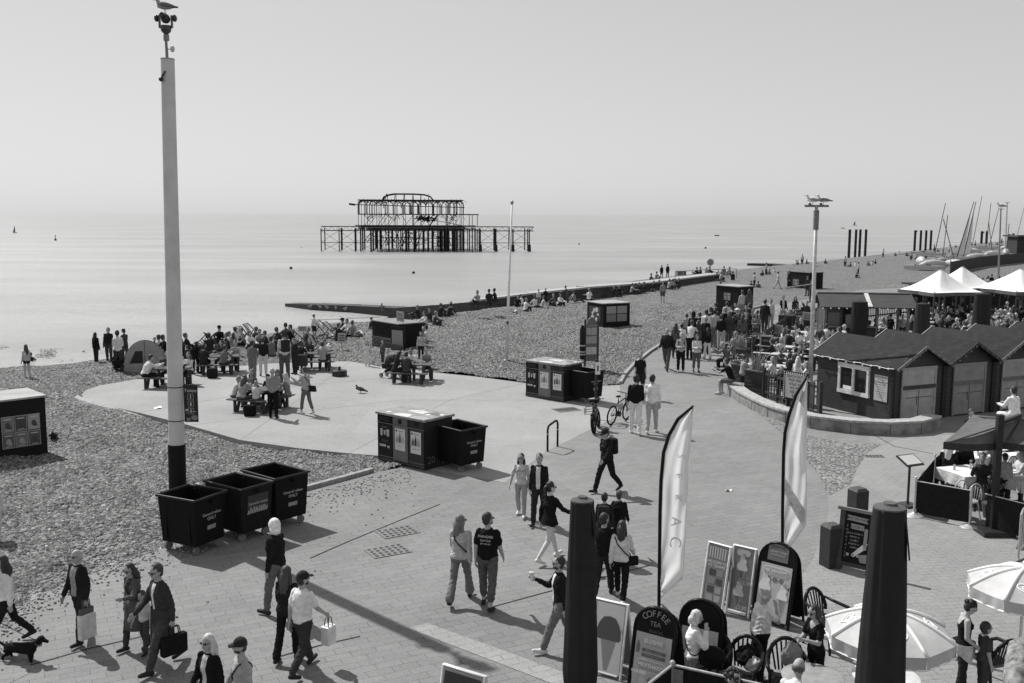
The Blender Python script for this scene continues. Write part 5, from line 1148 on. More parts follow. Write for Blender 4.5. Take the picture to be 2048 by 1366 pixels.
for px,py,r,l,dk in ((650,676,-110,'white striped deckchair standing upright beside the phone user',0),(668,680,-100,'white striped deckchair just right of the upright one',0),(640,706,-60,'white deckchair lying low behind the empty bench',0),(600,690,-70,'pale deckchair behind the man in the cap',0),(490,692,-120,'white striped deckchair in the middle of the seated beach group',0),(395,705,100,'dark striped deckchair behind the hooded figure',1),(412,704,95,'dark striped deckchair in the middle of the dark trio',1),(432,703,-60,'dark striped deckchair, last of the dark trio towards the water',1),(510,684,-100,'pale deckchair farther back among the seated beach group',0)): deckchair(px,py,R(r),l,bool(dk))
def small_sign(px,py,h,w_,hh,lab,v):
    p=G(px,py); t=thing('hire_sign',lab,'sign',p,0,'small signs stuck in the shingle'); MB().tube([(0,0,-.1),(0,0,h)],.02,6).build('post',mat('wood',.1),t); MB().box((0,-.03,h-hh/2),(w_,.02,hh)).build('panel',mat('paper',v),t)
    k=MB(); 
    for i in range(3): k.box((0,-.042,h-hh*(.25+.25*i)),(w_*.7,.004,hh*.12))
    k.build('text_block',mat('paper',.1),t)
small_sign(607,688,1.0,.55,.28,'small hire sign beside the deckchairs and the phone user',.4); small_sign(684,704,1.0,.4,.5,'thin hire sign on a post right of the low deckchair',.35)
# ---- tent, pushchairs, fire pit, litter, birds
def popup():
    p=G(293,742); t=thing('beach_tent','pale pop up beach tent with dark mesh window behind the pushchair','tent',p,R(15)); s=(p-Vector((0,0,CH))).length/F; W=75*s; h=60*s
    def fn(u,q):
        a=PI*u; return Vector((-math.cos(a)*W/2,(q-.3)*1.5*(1-.35*math.sin(a)),math.sin(a)**.75*h*(1-.55*q**2)))
    MB().grid(fn,18,10).build('shell',mat('cloth',.4,.6,4,.2,.2),t,smooth='all')
    MB().prism([(-W*.5,0),(W*.5,0)]+[(math.cos(PI*i/10)*W*.5,math.sin(PI*i/10)**.75*h) for i in range(1,10)],-.01,.01,Matrix.Translation((0,-.46,0))@Matrix.Rotation(PI/2,4,'X')).build('front',mat('cloth',.3,.6,4,.2,.2),t)
    MB().prism([(-W*.36,h*.3),(-W*.05,h*.3),(-W*.05,h*.68),(-W*.22,h*.68)],-.004,.004,Matrix.Translation((0,-.48,0))@Matrix.Rotation(PI/2,4,'X')).build('mesh_window',mat('cloth',.04),t)
    MB().tube([fn(i/18,0)+Vector((0,-.01,0)) for i in range(19)],.014,6).tube([(0,-.48,0),(0,-.48,h)],.012,6).build('hem',mat('cloth',.12),t)
popup()
def pushchair(px,py,rz,lab,v):
    p=G(px,py); t=thing('pushchair',lab,'pushchair',p,rz,'pushchairs by the picnic tables'); m=mat('metal',.03)
    for x,y,r in ((-.27,-.3,.14),(.27,-.3,.14),(-.2,.4,.1),(.2,.4,.1)): 
        w_=MB().tube([(x,y+(r-.02)*math.cos(a),r+(r-.02)*math.sin(a)) for a in [2*PI*i/14 for i in range(14)]],.022,6,close=True).build('wheel',mat('plastic',.015),t,smooth='all'); MB().tube([(x-.02,y,r),(x+.02,y,r)],.07,10).build('hub',mat('metal',.3),w_)
    f=MB()
    for s in (-.24,.24): f.tube([(s,.4,.1),(s,-.1,.5),(s,-.55,1.0)],.016,6).tube([(s,-.3,.14),(s,.1,.55)],.016,6)
    f.tube([(-.24,-.55,1.0),(.24,-.55,1.0)],.02,6); f.build('frame',m,t)
    MB().box((0,.12,.5),(.42,.5,.22)).box((0,-.15,.7),(.42,.1,.45),M=Matrix.Rotation(-.4,3,'X')).build('seat',mat('cloth',v),t,bevel=.03)
    MB().grid(lambda u,q:Vector((math.cos(PI*u)*.23,-.22+.42*math.sin(PI*.55*q),.62+math.sin(PI*u)*.42*(1-.1*q)-.1*q)),10,6).build('hood',mat('cloth',v*1.2),t,smooth='all'); MB().box((0,0,.28),(.36,.5,.12)).build('basket',mat('cloth',v),t,bevel=.02)
pushchair(238,745,R(190),'black pushchair in front of the pop up beach tent',.018); pushchair(783,755,R(60),'dark hooded pushchair parked at the picnic table couple',.03)
def firepit():
    p=at(679,752); t=thing('drum_base','low dark round drum with a short spigot on the concrete','drum',p); MB().lathe([(.33,0),(.33,.24),(.31,.26)],n=10).build('drum',mat('metal',.03),t,smooth=30); MB().tube([(0,0,.26),(0,0,.36)],.06,10).ball((0,0,.38),(.07,.07,.05)).build('spigot',mat('metal',.03),t,smooth=40)
firepit()
def pigeon(px,py,rz,lab,s=1.0):
    p=G(px,py); t=thing('pigeon',lab,'pigeon',p,rz,'pigeons on the ground'); t.scale=(s,s,s); m=mat('felt',.035)
    b=MB().tube([(0,.17,.16),(0,.1,.17),(0,0,.15),(0,-.1,.12),(0,-.16,.1)],[.03,.06,.075,.05,.02],10); b.tube([(0,.1,.18),(0,.14,.24)],[.045,.03],8).ball((0,.155,.26),(.03,.035,.03)); b.build('body',m,t,smooth='all')
    MB().tube([(0,.18,.26),(0,.215,.25)],[.01,.004],5).build('beak',mat('plastic',.2),t); MB().tube([(0,-.14,.11),(0,-.28,.07)],[.035,.025],6).build('tail',m,t)
    for s_ in (-1,1): MB().tube([(s_*.05,.08,.17),(s_*.072,-.03,.15),(s_*.03,-.2,.1)],[.03,.045,.01],6).build('wing',mat('felt',.06),t,smooth='all'); MB().tube([(s_*.025,0,.09),(s_*.025,.01,0)],.007,5).build('leg',mat('plastic',.15),t)
pigeon(721,786,R(75),'dark pigeon walking across the pale concrete',1.1); pigeon(107,882,R(200),'dark pigeon on the shingle beside the six poster box',1.25); gull(G(177,716),R(100),'grey gull standing on the shingle left of the walking couple',1.3,.4,.16)
for i,(px,py) in enumerate([(764,622),(640,613),(655,614),(672,615),(690,617),(620,612)]):
    if i==0: p=at(px,py,SEA); q=at(*(764,627),-1.9); gull((q.x,q.y,zat(px,620,q.xy.length)-.05),R(10),'dark gull standing alone on the groyne end',1.6,.08,.05)
    else: gull(Vector(at(px,py+8,-1.9).to_tuple()[:2]+(-1.72,)),R(60*i),'small gull resting on the low jetty in the sea',.9,.3,.15)
for i,(px,py,w_,l) in enumerate([(930,793,0,''),(138,994,.2,'scrap of white litter on the shingle below the poster box'),(131,1019,.16,'scrap of white litter on the shingle above the bald man'),(96,773,.3,'white paper litter on the shingle near the bathers'),(100,786,.2,'small white litter beside the paper near the bathers'),(316,816,.35,'flat white paper lying on the concrete near the tall pole'),(1457,982,.16,'scrap of white litter on the brick promenade'),(112,940,.22,'white litter beside the poster box shadow')]):
    if w_: 
        p=G(px,py); b=MB(); b.grid(lambda u,q:Vector(((u-.5)*w_,(q-.5)*w_*.7,.02+.03*math.sin(u*5+i)*math.cos(q*4))),5,5); tag(b.build('paper_litter',mat('paper',.75),loc=p,rz=i),l,'litter','scraps of litter')
# ---- lifebuoy sign and railing far down the beach
def far_bits():
    p=G(1420,550); s=(p-Vector((0,0,CH))).length/F; t=thing('round_sign','round grey lifebelt sign on a post above the railing','sign',p); MB().tube([(0,0,0),(0,0,22*s)],.06,6).build('post',mat('metal',.2),t); d=MB().lathe([(6.8*s,-.04),(6.8*s,.04)],(0,0,25*s),24,M=Matrix.Rotation(PI/2,3,'X')).build('disc',mat('paint',.32),t); MB().tube([(2.6*s*math.cos(a),-.06,25*s+2.8*s*math.sin(a)) for a in [2*PI*i/16 for i in range(16)]],.8*s,6,close=True).build('lifebelt_symbol',mat('paint',.18),d)
    q=[G(1350,562),G(1366,561),G(1384,560),G(1410,558),G(1436,557),G(1456,556),G(1473,556)]; t=thing('railing','thin metal railing at the top of the groyne beneath the round sign','railing',(0,0,0)); h=17*s
    for a in q: MB().tube([a,a+Vector((0,0,h))],.05,6).build('post',mat('metal',.3),t)
    for z in (h,h*.55): MB().tube([a+Vector((0,0,z)) for a in q],.04,6).build('rail',mat('metal',.3),t)
    tag(MB().box(G(1362,555)+Vector((0,0,.5)),(1.0,.6,.55),rz=.2).build('crate',mat('wood',.12)),'grey crate standing at the end of the far railing','crate')
far_bits()
# ---- catamarans and masts far right
def cat_boat(px,py,tip,lab,sail=0,lean=None,v=.05):
    p=at(px,py,.0); D=p.xy.length; s=(p-Vector((0,0,CH))).length/F; t=thing('catamaran',lab,'boat',p,R(-25),'catamarans drawn up on the beach'); L=5.0
    for y in (-1.1,1.1): MB().prism([(-L/2,-.2),(L*.3,-.24),(L/2,0),(L*.3,.24),(-L/2,.2)],.15,.6,Matrix.Translation((0,y,0))).build('hull',mat('paint',.45),t)
    MB().bar((.6,-1.1,.62),(.6,1.1,.62),.12).bar((-1.2,-1.1,.62),(-1.2,1.1,.62),.12).box((-.3,0,.6),(1.6,1.9,.03)).build('trampoline',mat('cloth',.06),t)
    o=ray(*tip); k=D/math.hypot(o[0],o[1]); T=Vector((o[0]*k-p.x,o[1]*k-p.y,CH+o[2]*k)); T.rotate(Matrix.Rotation(R(25),3,'Z')); b=Vector((.6,0,.6)); MB().tube([b,T],[.09,.06],6).build('mast',mat('metal',v),t)
    if sail: MB().prism([(0,0),(1,0),(0,1)],-.01,.01,Matrix(((b.x-T.x)*0+1.6,(T-b).x*.82,0,b.x),(0,(T-b).y*.82,1,b.y),(0.1,(T-b).z*.82,0,b.z+.2),(0,0,0,1)) if False else Matrix.Translation(b)@Matrix(((1.0,(T-b).x*.85,0,0),(.3,(T-b).y*.85,1,0),(.2,(T-b).z*.85,0,.2),(0,0,0,1)))).build('sail',mat('cloth',.7),t)
for a in [(1862,512,(1891,406),'catamaran with dark leaning mast next to the second group of columns'),(1905,521,(1948,403),'catamaran with dark mast leaning over its folded white sail',1),(1918,520,(1952,403),'catamaran close behind the one with the white sail',1),(1934,512,(1964,392),'catamaran with the thin pale mast reaching highest',0,None,.3),(1965,500,(1982,406),'catamaran with dark mast beside the far column pair'),(1972,498,(1998,415),'catamaran with dark mast left of the slim lamp post'),(2024,494,(2052,400),'catamaran with thin pale mast near the dark shelter',0,None,.3),(1850,540,(1853,529),'overturned white catamaran nearest to the tents')]: cat_boat(*a)
for i,(px,py,v) in enumerate([(1868,533,.45),(1884,528,.3),(1842,526,.5),(1910,532,.4),(1955,518,.35),(1985,512,.5),(2012,508,.4),(2035,505,.3),(1940,505,.45),(2020,498,.5)]):
    p=at(px,py); t=thing('dinghy','small upturned %s hull lying among the boats, %s'%('pale' if v>.38 else 'grey',('left of the white sail','below the dark masts','nearest the shingle','beside the mesh fence','left of the far column pair','in front of the far column pair','beside the slim lamp post','right of the slim lamp post','behind the white sail','farthest along')[i]),'boat',p,i*.7,'hulls drawn up on the beach'); b=MB(); b.tube([(-2,0,.15),(-1.2,0,.3),(0,0,.38),(1.2,0,.32),(2.2,0,.15)],[.25,.55,.65,.5,.05],10); b.build('hull',mat('paint',v),t,smooth='all'); MB().bar((-1.8,0,.72),(1.6,0,.78),.06).build('keel',mat('wood',.1),t)
    if i in(1,3,5,6): MB().tube([(0,0,.4),(1.2+.3*i%1,.3,7.5-i*.3)],.06,6).build('mast',mat('metal',.06),t)
def dark_bar_backdrop():  # dark bar added as a backdrop, to deepen the shade under the tents
    a=at(1846,643); b=at(2110,636); d_=b-a; rz=math.atan2(d_.y,d_.x); L=d_.length; t=thing('dark_bar_backdrop','long dark timber bar pavilion standing behind the crowded tent tables','bar',a,rz)
    MB().box((L/2,1.6,1.2),(L,.12,2.4)).box((L/2,0,.5),(L,.5,1.0)).build('wall',mat('wood',.02),t); MB().box((L/2,.9,2.45),(L+.6,2.4,.12)).build('roof',mat('wood',.03),t)
    for i in range(6): MB().box((i*L/5,-.2,1.2),(.12,.12,2.4)).build('post',mat('wood',.05),t)
    k=MB()
    for i in range(34): k.ball((i*L/33,-.35,2.3-.12*math.sin(i*1.1)**2),.05,6,4)
    k.build('string_light',mat('paint',.85),t); k=MB(); r=random.Random(8)
    for i in range(30): k.box((r.uniform(.3,L-.3),1.5,r.uniform(1.1,2.1)),(r.uniform(.05,.3),.05,r.uniform(.1,.3)))
    k.build('bottle_display',mat('paint',.25),t)
dark_bar_backdrop()
def thin_pole(px,py,tip,lab,v,gl=0):
    p=at(px,py,0); D=p.xy.length; zt=zat(*tip,D); t=thing('lamp_post',lab,'lamp post',p,0,'slim distant lamp posts'); o=ray(*tip); k=D/math.hypot(o[0],o[1]); s=(p-Vector((0,0,CH))).length/F
    MB().tube([(0,0,0),(o[0]*k-p.x,0,zt)],[2*s,1.2*s],8).build('shaft',mat('metal',v),t); MB().box((o[0]*k-p.x,0,zt),(8*s,.3,1.2*s)).build('lamp_head',mat('metal',v),t)
    if gl: gull(p+Vector((o[0]*k-p.x,0,zt)),R(80),'white gull on top of the distant lamp post behind the tents',1.8,.75,.3)
thin_pole(1996,570,(2001,418),'slim distant lamp post with gulls rising behind the tents',.25,1); thin_pole(2010,500,(2014,405),'very thin pale pole beyond the catamarans',.6)
def shelter():
    p=at(2064,508,0); t=thing('shelter','dark distant shelter at the frame edge above the boats','shelter',p,0); s=(p-Vector((0,0,CH))).length/F; MB().box((0,4,15*s),(36*s,4,30*s)).build('wall',mat('wood',.03),t); MB().box((0,4,31*s),(44*s,6,3*s)).build('roof',mat('wood',.06),t)
shelter()
def screen(pts,lab,h):
    q=[at(*p) for p in pts]; t=thing('mesh_fence',lab,'fence',(0,0,0)); b=MB()
    for a,c in zip(q,q[1:]): b.bar(a+Vector((0,0,h/2)),c+Vector((0,0,h/2)),.08,h)
    b.build('screen',mat('cloth',.07),t)
    for a in q: MB().tube([a,a+Vector((0,0,h+.2))],.06,6).build('post',mat('metal',.1),t)
screen([(1900,548),(1960,535),(2060,524),(2140,520)],'dark mesh fence round the boat park behind the tents',1.5)
# ---- café corner on the right
def cafe():
    post=MB; g='steel posts of the café barrier'
    def stanchion(px,py,lab):
        p=at(px,py); t=thing('barrier_post',lab,'barrier post',p,0,g); MB().tube([(0,0,.05),(0,0,.93)],.028,10).ball((0,0,.94),.03,8,5).build('pole',mat('metal',.5,.3),t,smooth=50); MB().lathe([(.21,0),(.21,.015),(.16,.05),(.05,.09),(.03,.12)],n=20).build('base',mat('metal',.6,.25),t,smooth=50); return p
    a=stanchion(1828,1033,'steel barrier post at the near corner of the café'); b=stanchion(1939,1055,'steel barrier post halfway along the café front'); c=stanchion(1866,982,'steel barrier post on the café side behind the menu stand'); d=stanchion(1928,925,'steel barrier post farthest along the café side')
    def sheet(p,q,lab,z0=.1,z1=.86):
        t=thing('barrier_screen',lab,'barrier',p,0,'black cloth barrier screens of the café'); e=q-p; n=Vector((-e.y,e.x,0)).normalized(); MB().grid(lambda u,v:e*(.03+.94*u)+Vector((0,0,z0+(z1-z0)*v))+n*.02*math.sin(u*15+v*2)*(1-v*.6),24,8).build('cloth',mat('cloth',.018),t,smooth='all'); MB().tube([Vector((0,0,z1)),e+Vector((0,0,z1))],.013,6).build('top_bar',mat('metal',.5),t)
    sheet(a,b,'black barrier screen along the café front between steel posts'); sheet(a,c,'black barrier screen on the café side by the menu stand'); sheet(c,d,'black barrier screen running back under the dark canopy')
    e=at(1966,1062); f=at(2090,1098); sheet(e,f,'black barrier screen right of the thick dark canopy post')
    # menu stand
    p=at(1815,1012); t=thing('menu_stand','slanted menu stand on a thin post at the café entrance','menu stand',p,R(25)); MB().tube([(0,0,0),(0,0,1.08)],.03,8).build('post',mat('metal',.06),t); MB().box((0,0,.03),(.4,.4,.05)).build('foot',mat('metal',.06),t); k=MB().box((0,0,1.14),(.55,.42,.03),M=Matrix.Rotation(.45,3,'X')).build('tray',mat('metal',.04),t); MB().box((0,-.008,1.16),(.47,.34,.008),M=Matrix.Rotation(.45,3,'X')).build('menu',mat('paper',.6),k)
    # canopy
    t=thing('canopy_parasol','large dark canopy parasol with thick post over the café tables','parasol',(0,0,0)); D=24.5; o=ray(2040,846); k=D/math.hypot(o[0],o[1]); ap=Vector((o[0]*k,o[1]*k,CH+o[2]*k+.12)); co=[at(1887,884,2.05),at(2009,884,2.05),Vector((14.2,19.6,2.05)),Vector((15.2,23.2,2.1)),Vector((11.5,24.4,2.1))]
    cm=mat('cloth',.12,.8,4,.2,.25)
    for i in range(5):
        A,B=co[i],co[(i+1)%5]
        MB().grid(lambda u,v:ap.lerp(A.lerp(B,u),v)-Vector((0,0,.1*math.sin(PI*v)+.05*math.sin(PI*u)*v)),8,8).build('canopy_panel',cm,t,smooth='all')
        MB().grid(lambda u,v:A.lerp(B,u)-Vector((0,0,.05*math.sin(PI*u)+.16*v)),8,1).build('valance',mat('cloth',.05),t); MB().tube([ap-Vector((0,0,.05)),A-Vector((0,0,.05))],.02,5).build('rib',mat('metal',.05),t)
    pb=at(1985,1066); zt=zat(1986,828,pb.xy.length); MB().box((pb.x,pb.y,zt/2),(.13,.13,zt)).build('post',mat('metal',.018),t); MB().bar((pb.x,pb.y,zt-.2),(ap.x,ap.y,ap.z+.05),.08).build('arm',mat('metal',.03),t); MB().box((pb.x,pb.y,.06),(.7,.7,.12)).build('base',mat('metal',.03),t)
    # tables and chairs
    def table(px,py,rz,lab):
        p=at(px,py); t=thing('cafe_table',lab,'table',p,rz,'café tables with white cloths'); MB().box((0,0,.37),(.08,.08,.7)).box((0,0,.03),(.5,.5,.05)).build('pedestal',mat('metal',.04),t)
        c=MB(); c.grid(lambda u,v:Vector(((u-.5)*1.0,(v-.5)*1.0,.75)),6,6)
        for i in range(4):
            M_=Matrix.Rotation(i*PI/2,3,'Z'); c.grid(lambda u,v:M_@Vector(((u-.5)*1.0,-.5-.03*math.sin(u*14)*v,.75-.28*v)),12,3)
        tag(c.build('tablecloth',mat('cloth',.72),t,smooth=50))
        for x,y in ((.2,.1),(-.25,.15),(.05,-.25)): MB().lathe([(.03,.751),(.028,.85),(.03,.88)],(x,y,0),8).build('glass',mat('gloss',.5,.1),t)
    table(1930,1000,.3,'white clothed café table in front of the seated couple'); table(1935,962,.3,'white clothed café table behind the seated couple'); table(2020,955,.3,'white clothed café table right of the standing man'); table(2040,1010,.3,'white clothed café table at the frame edge under the canopy')
    def windsor(px,py,rz,v,lab,pr={}):
        p=at(px,py)
        if v in pr: return dup(pr[v],p,rz,lab)
        t=thing('hoop_chair',lab,'chair',p,rz,'hoop backed café chairs'); pr[v]=t; m=mat('wood',v,.4); MB().lathe([(.2,.43),(.21,.45),(.2,.46)],n=16).build('seat',m,t,smooth=40)
        b=MB(); b.tube([(.2*math.sin(a)*1.0,-.17-.04*max(0,math.cos(a)),.48+.42*max(0,math.cos(a))**.8) for a in [-PI/2+PI*i/12 for i in range(13)]],.014,6)
        for i in range(-2,3): b.tube([(i*.06,-.17,.46),(i*.07,-.2,.86-abs(i)*.05)],.007,5)
        b.build('backrest',m,t,smooth='all')
        for sx in (-1,1):
            for sy in (-1,1): MB().tube([(sx*.13,sy*.13,.44),(sx*.2,sy*.2,0)],[.018,.013],6).build('leg',m,t)
    for px,py,r,v,l in ((1905,1030,20,.55,'pale hoop backed chair behind the café front barrier'),(1935,1038,15,.55,'pale hoop backed chair beside the steel post'),(1965,1010,-40,.03,'dark hoop backed chair left of the canopy post'),(1890,975,60,.03,'dark hoop backed chair under the blonde café guest'),(1928,972,160,.03,'dark hoop backed chair under the man in sunglasses'),(1968,935,10,.55,'pale hoop backed chair under the guest seen from behind'),(1990,948,-60,.03,'dark hoop backed chair behind the standing man'),(2035,985,200,.03,'dark hoop backed chair at the frame edge of the café')): windsor(px,py,R(r),v,l)
    p=at(1980,1035); t=thing('potted_plant','spiky dark potted plant at the foot of the canopy post','plant',p); MB().lathe([(.15,0),(.2,.35)],n=14).build('pot',mat('stone',.06),t); g=MB(); r=random.Random(2)
    for i in range(40):
        a=r.uniform(0,6.28); o_=r.uniform(.15,.45); h=r.uniform(.4,.75); n=Vector((-math.sin(a),math.cos(a),0)); P=[Vector((o_*math.cos(a)*f*f,o_*math.sin(a)*f*f,.35+h*f-.2*f*f*o_)) for f in (0,.4,.75,1)]; vs=[]
        for w_,q in zip((.02,.022,.014,.002),P): vs+=[q-n*w_,q+n*w_]
        g.add(vs,[(0,1,3,2),(2,3,5,4),(4,5,7,6)])
    g.build('leaves',mat('cloth',.04),t)
    # crowd barrier at the frame edge
    p=at(2036,1122); q=at(2075,1075); t=thing('crowd_barrier','grey steel crowd barrier cut by the frame edge','barrier',p); e=q-p; k=MB(); k.tube([Vector((0,0,.1)),Vector((0,0,.98)),e*.1+Vector((0,0,1.05)),e+Vector((0,0,1.05))],.022,8); k.tube([Vector((0,0,.2)),e+Vector((0,0,.2))],.018,8); k.build('frame',GAL,t)
    k=MB(); 
    for i in range(1,12): k.tube([e*(i/12)+Vector((0,0,.2)),e*(i/12)+Vector((0,0,1.04))],.009,6)
    k.build('bars',GAL,t); MB().bar((-.2,-.15,.03),(.2,.15,.03),.06,.02).bar(Vector((0,0,.03)),Vector((0,0,.12)),.03).build('foot',GAL,t)
cafe()
def front_screen():
    a=at(1330,1395,1.0) if False else None
    p=at(1345,1330,.95); q=at(1640,1395,.95); r=at(1270,1390,.95)
    for i,(u,v,l) in enumerate(((p,q,'low dark cloth screen along the kiosk seating at the frame bottom'),(p,r,'short dark cloth screen turning towards the camera beside the coffee board'))):
        t=thing('windbreak',l,'windbreak',(0,0,0),0,'dark cloth screens round the kiosk seating'); e=v-u; MB().grid(lambda s,w_:Vector((u.x+e.x*s,u.y+e.y*s,.06+.88*w_)),14,4).build('cloth',mat('cloth',.02),t); MB().tube([u,v],.02,8).build('top_bar',mat('metal',.42),t); 
        for k in ((u,v) if i==0 else (v,)): MB().tube([(k.x,k.y,0),(k.x,k.y,.98)],.03,8).ball((k.x,k.y,.98),.04).build('post',mat('metal',.35),t)
        if i==0: MB().box((u.x+e.x*.035,u.y+e.y*.035-.02,.5),(.16,.01,.82),rz=math.atan2(e.y,e.x)).build('pale_strip',mat('cloth',.25),t)
front_screen()
tag(MB().box(at(1925,1290)+Vector((0,0,0)),(.001,.001,.001)).build('x',BLK),'x','x') if False else None
# ---------------------------------------------------------------- people
POSES=dict(
 stand=dict(hl=4,hr=-3,kl=3,kr=2,al=3,ar=-2,bl=9,br=9,el=14,er=16),
 relax=dict(hl=10,hr=-5,kl=14,kr=0,al=12,ar=4,bl=10,br=12,el=40,er=20,il=25),
 hold=dict(hl=3,hr=-3,kl=2,kr=2,al=18,ar=16,bl=6,br=6,el=85,er=80,il=35,ir=35,hn=14),
 drink=dict(hl=3,hr=-3,kl=2,kr=2,al=10,ar=25,bl=10,br=10,el=20,er=100,ir=25),
 phone=dict(hl=2,hr=-2,kl=2,kr=2,al=4,ar=38,bl=12,br=14,el=12,er=138,ir=28,hn=8),
 hips=dict(hl=4,hr=-3,kl=3,kr=2,al=-10,ar=-10,bl=38,br=38,el=70,er=70,il=50,ir=50),
 walk=dict(hl=25,hr=-17,kl=7,kr=26,al=-18,ar=22,bl=8,br=8,el=16,er=26,lean=3),
 walkr=dict(hl=-17,hr=25,kl=26,kr=7,al=22,ar=-18,bl=8,br=8,el=26,er=16,lean=3),
 step=dict(hl=13,hr=-9,kl=6,kr=14,al=-8,ar=10,bl=9,br=9,el=16,er=20,lean=2),
 stepr=dict(hl=-9,hr=13,kl=14,kr=6,al=10,ar=-8,bl=9,br=9,el=20,er=16,lean=2),
 bend=dict(hl=4,hr=-4,kl=4,kr=4,al=40,ar=40,bl=8,br=8,el=30,er=30,lean=38,hn=10),
 sit=dict(hl=84,hr=82,kl=84,kr=80,al=28,ar=30,bl=8,br=8,el=60,er=62,il=20,ir=20,lean=8,sp=6),
 sitlean=dict(hl=84,hr=82,kl=88,kr=84,al=42,ar=44,bl=10,br=10,el=55,er=58,il=20,ir=20,lean=22,hn=12,sp=7),
 sittalk=dict(hl=84,hr=82,kl=84,kr=80,al=30,ar=45,bl=10,br=14,el=70,er=105,il=20,ir=15,lean=10,sp=6),
 ground=dict(hl=112,hr=118,kl=112,kr=118,al=40,ar=42,bl=12,br=12,el=40,er=40,il=15,ir=15,lean=12,sp=8),
 groundback=dict(hl=98,hr=106,kl=30,kr=55,al=-30,ar=-30,bl=12,br=12,el=5,er=5,lean=-18,sp=6),
 lie=dict(hl=4,hr=10,kl=0,kr=12,al=150,ar=20,bl=12,br=12,el=50,er=20,lean=0),
 crouch=dict(hl=100,hr=70,kl=125,kr=130,al=45,ar=45,bl=10,br=10,el=40,er=40,lean=20,sp=6))
LV=[dict(vox=.034,n=7),dict(vox=.02,n=9),dict(vox=.0115,n=12)]
BODY={}
def rotx(v,a): return Vector((v[0],v[1]*math.cos(a)-v[2]*math.sin(a),v[1]*math.sin(a)+v[2]*math.cos(a)))
def skeleton(P,w_):
    g=lambda k,d=0: R(P.get(k,d)); J={}; lean=g('lean')
    sp=lambda t,x=0,y=0: Vector((x,0,0))+Vector((0,math.sin(lean),math.cos(lean)))*t+Vector((0,math.cos(lean),-math.sin(lean)))*y
    for s,L in ((-1,'l'),(1,'r')):
        f=g('h'+L); k=g('k'+L); spl=g('sp',2.0); hip=Vector((s*.088*w_,0,-.02)); kn=hip+Vector((s*math.sin(spl),math.sin(f)*math.cos(spl),-math.cos(f)*math.cos(spl)))*.425
        a2=f-k; an=kn+Vector((s*math.sin(spl)*.2,math.sin(a2),-math.cos(a2)))*.405
        fp=max(-.9,min(.5,(a2*.55 if P.get('hl',0)<60 else 0))); toe=an+Vector((s*.02,math.cos(fp)*.17,math.sin(fp)*.17-.055)); heel=an+Vector((0,-.045*math.cos(fp)+.05*math.sin(fp)*0,-.055-.04*math.sin(fp)))
        J.update({'hip'+L:hip,'kn'+L:kn,'an'+L:an,'toe'+L:toe,'heel'+L:heel})
        sh=sp(.452,s*(.142 if P.get('_f') else .152)*w_); al=g('a'+L)+lean*.6; b=g('b'+L); up=Vector((s*math.sin(b),math.sin(al)*math.cos(b),-math.cos(al)*math.cos(b))); el=sh+up*.285
        a3=al+g('e'+L); b3=b*.5-g('i'+L); fo=Vector((s*math.sin(b3),math.sin(a3)*math.cos(b3),-math.cos(a3)*math.cos(b3))); wr=el+fo*.245
        J.update({'sh'+L:sh,'el'+L:el,'wr'+L:wr,'fo'+L:fo})
    nod=g('hn')+lean*.3; ht=g('ht'); nk=sp(.515,0,-.005); hd=nk+Vector((0,math.sin(nod)*.8+.02,math.cos(nod)))*.165+Vector((0,.015,0))
    J['neck']=nk; J['head']=hd; J['HM']=Matrix.Translation(hd)@Matrix.Rotation(-nod,4,'X')@Matrix.Rotation(ht,4,'Z'); J['sp']=sp; return J
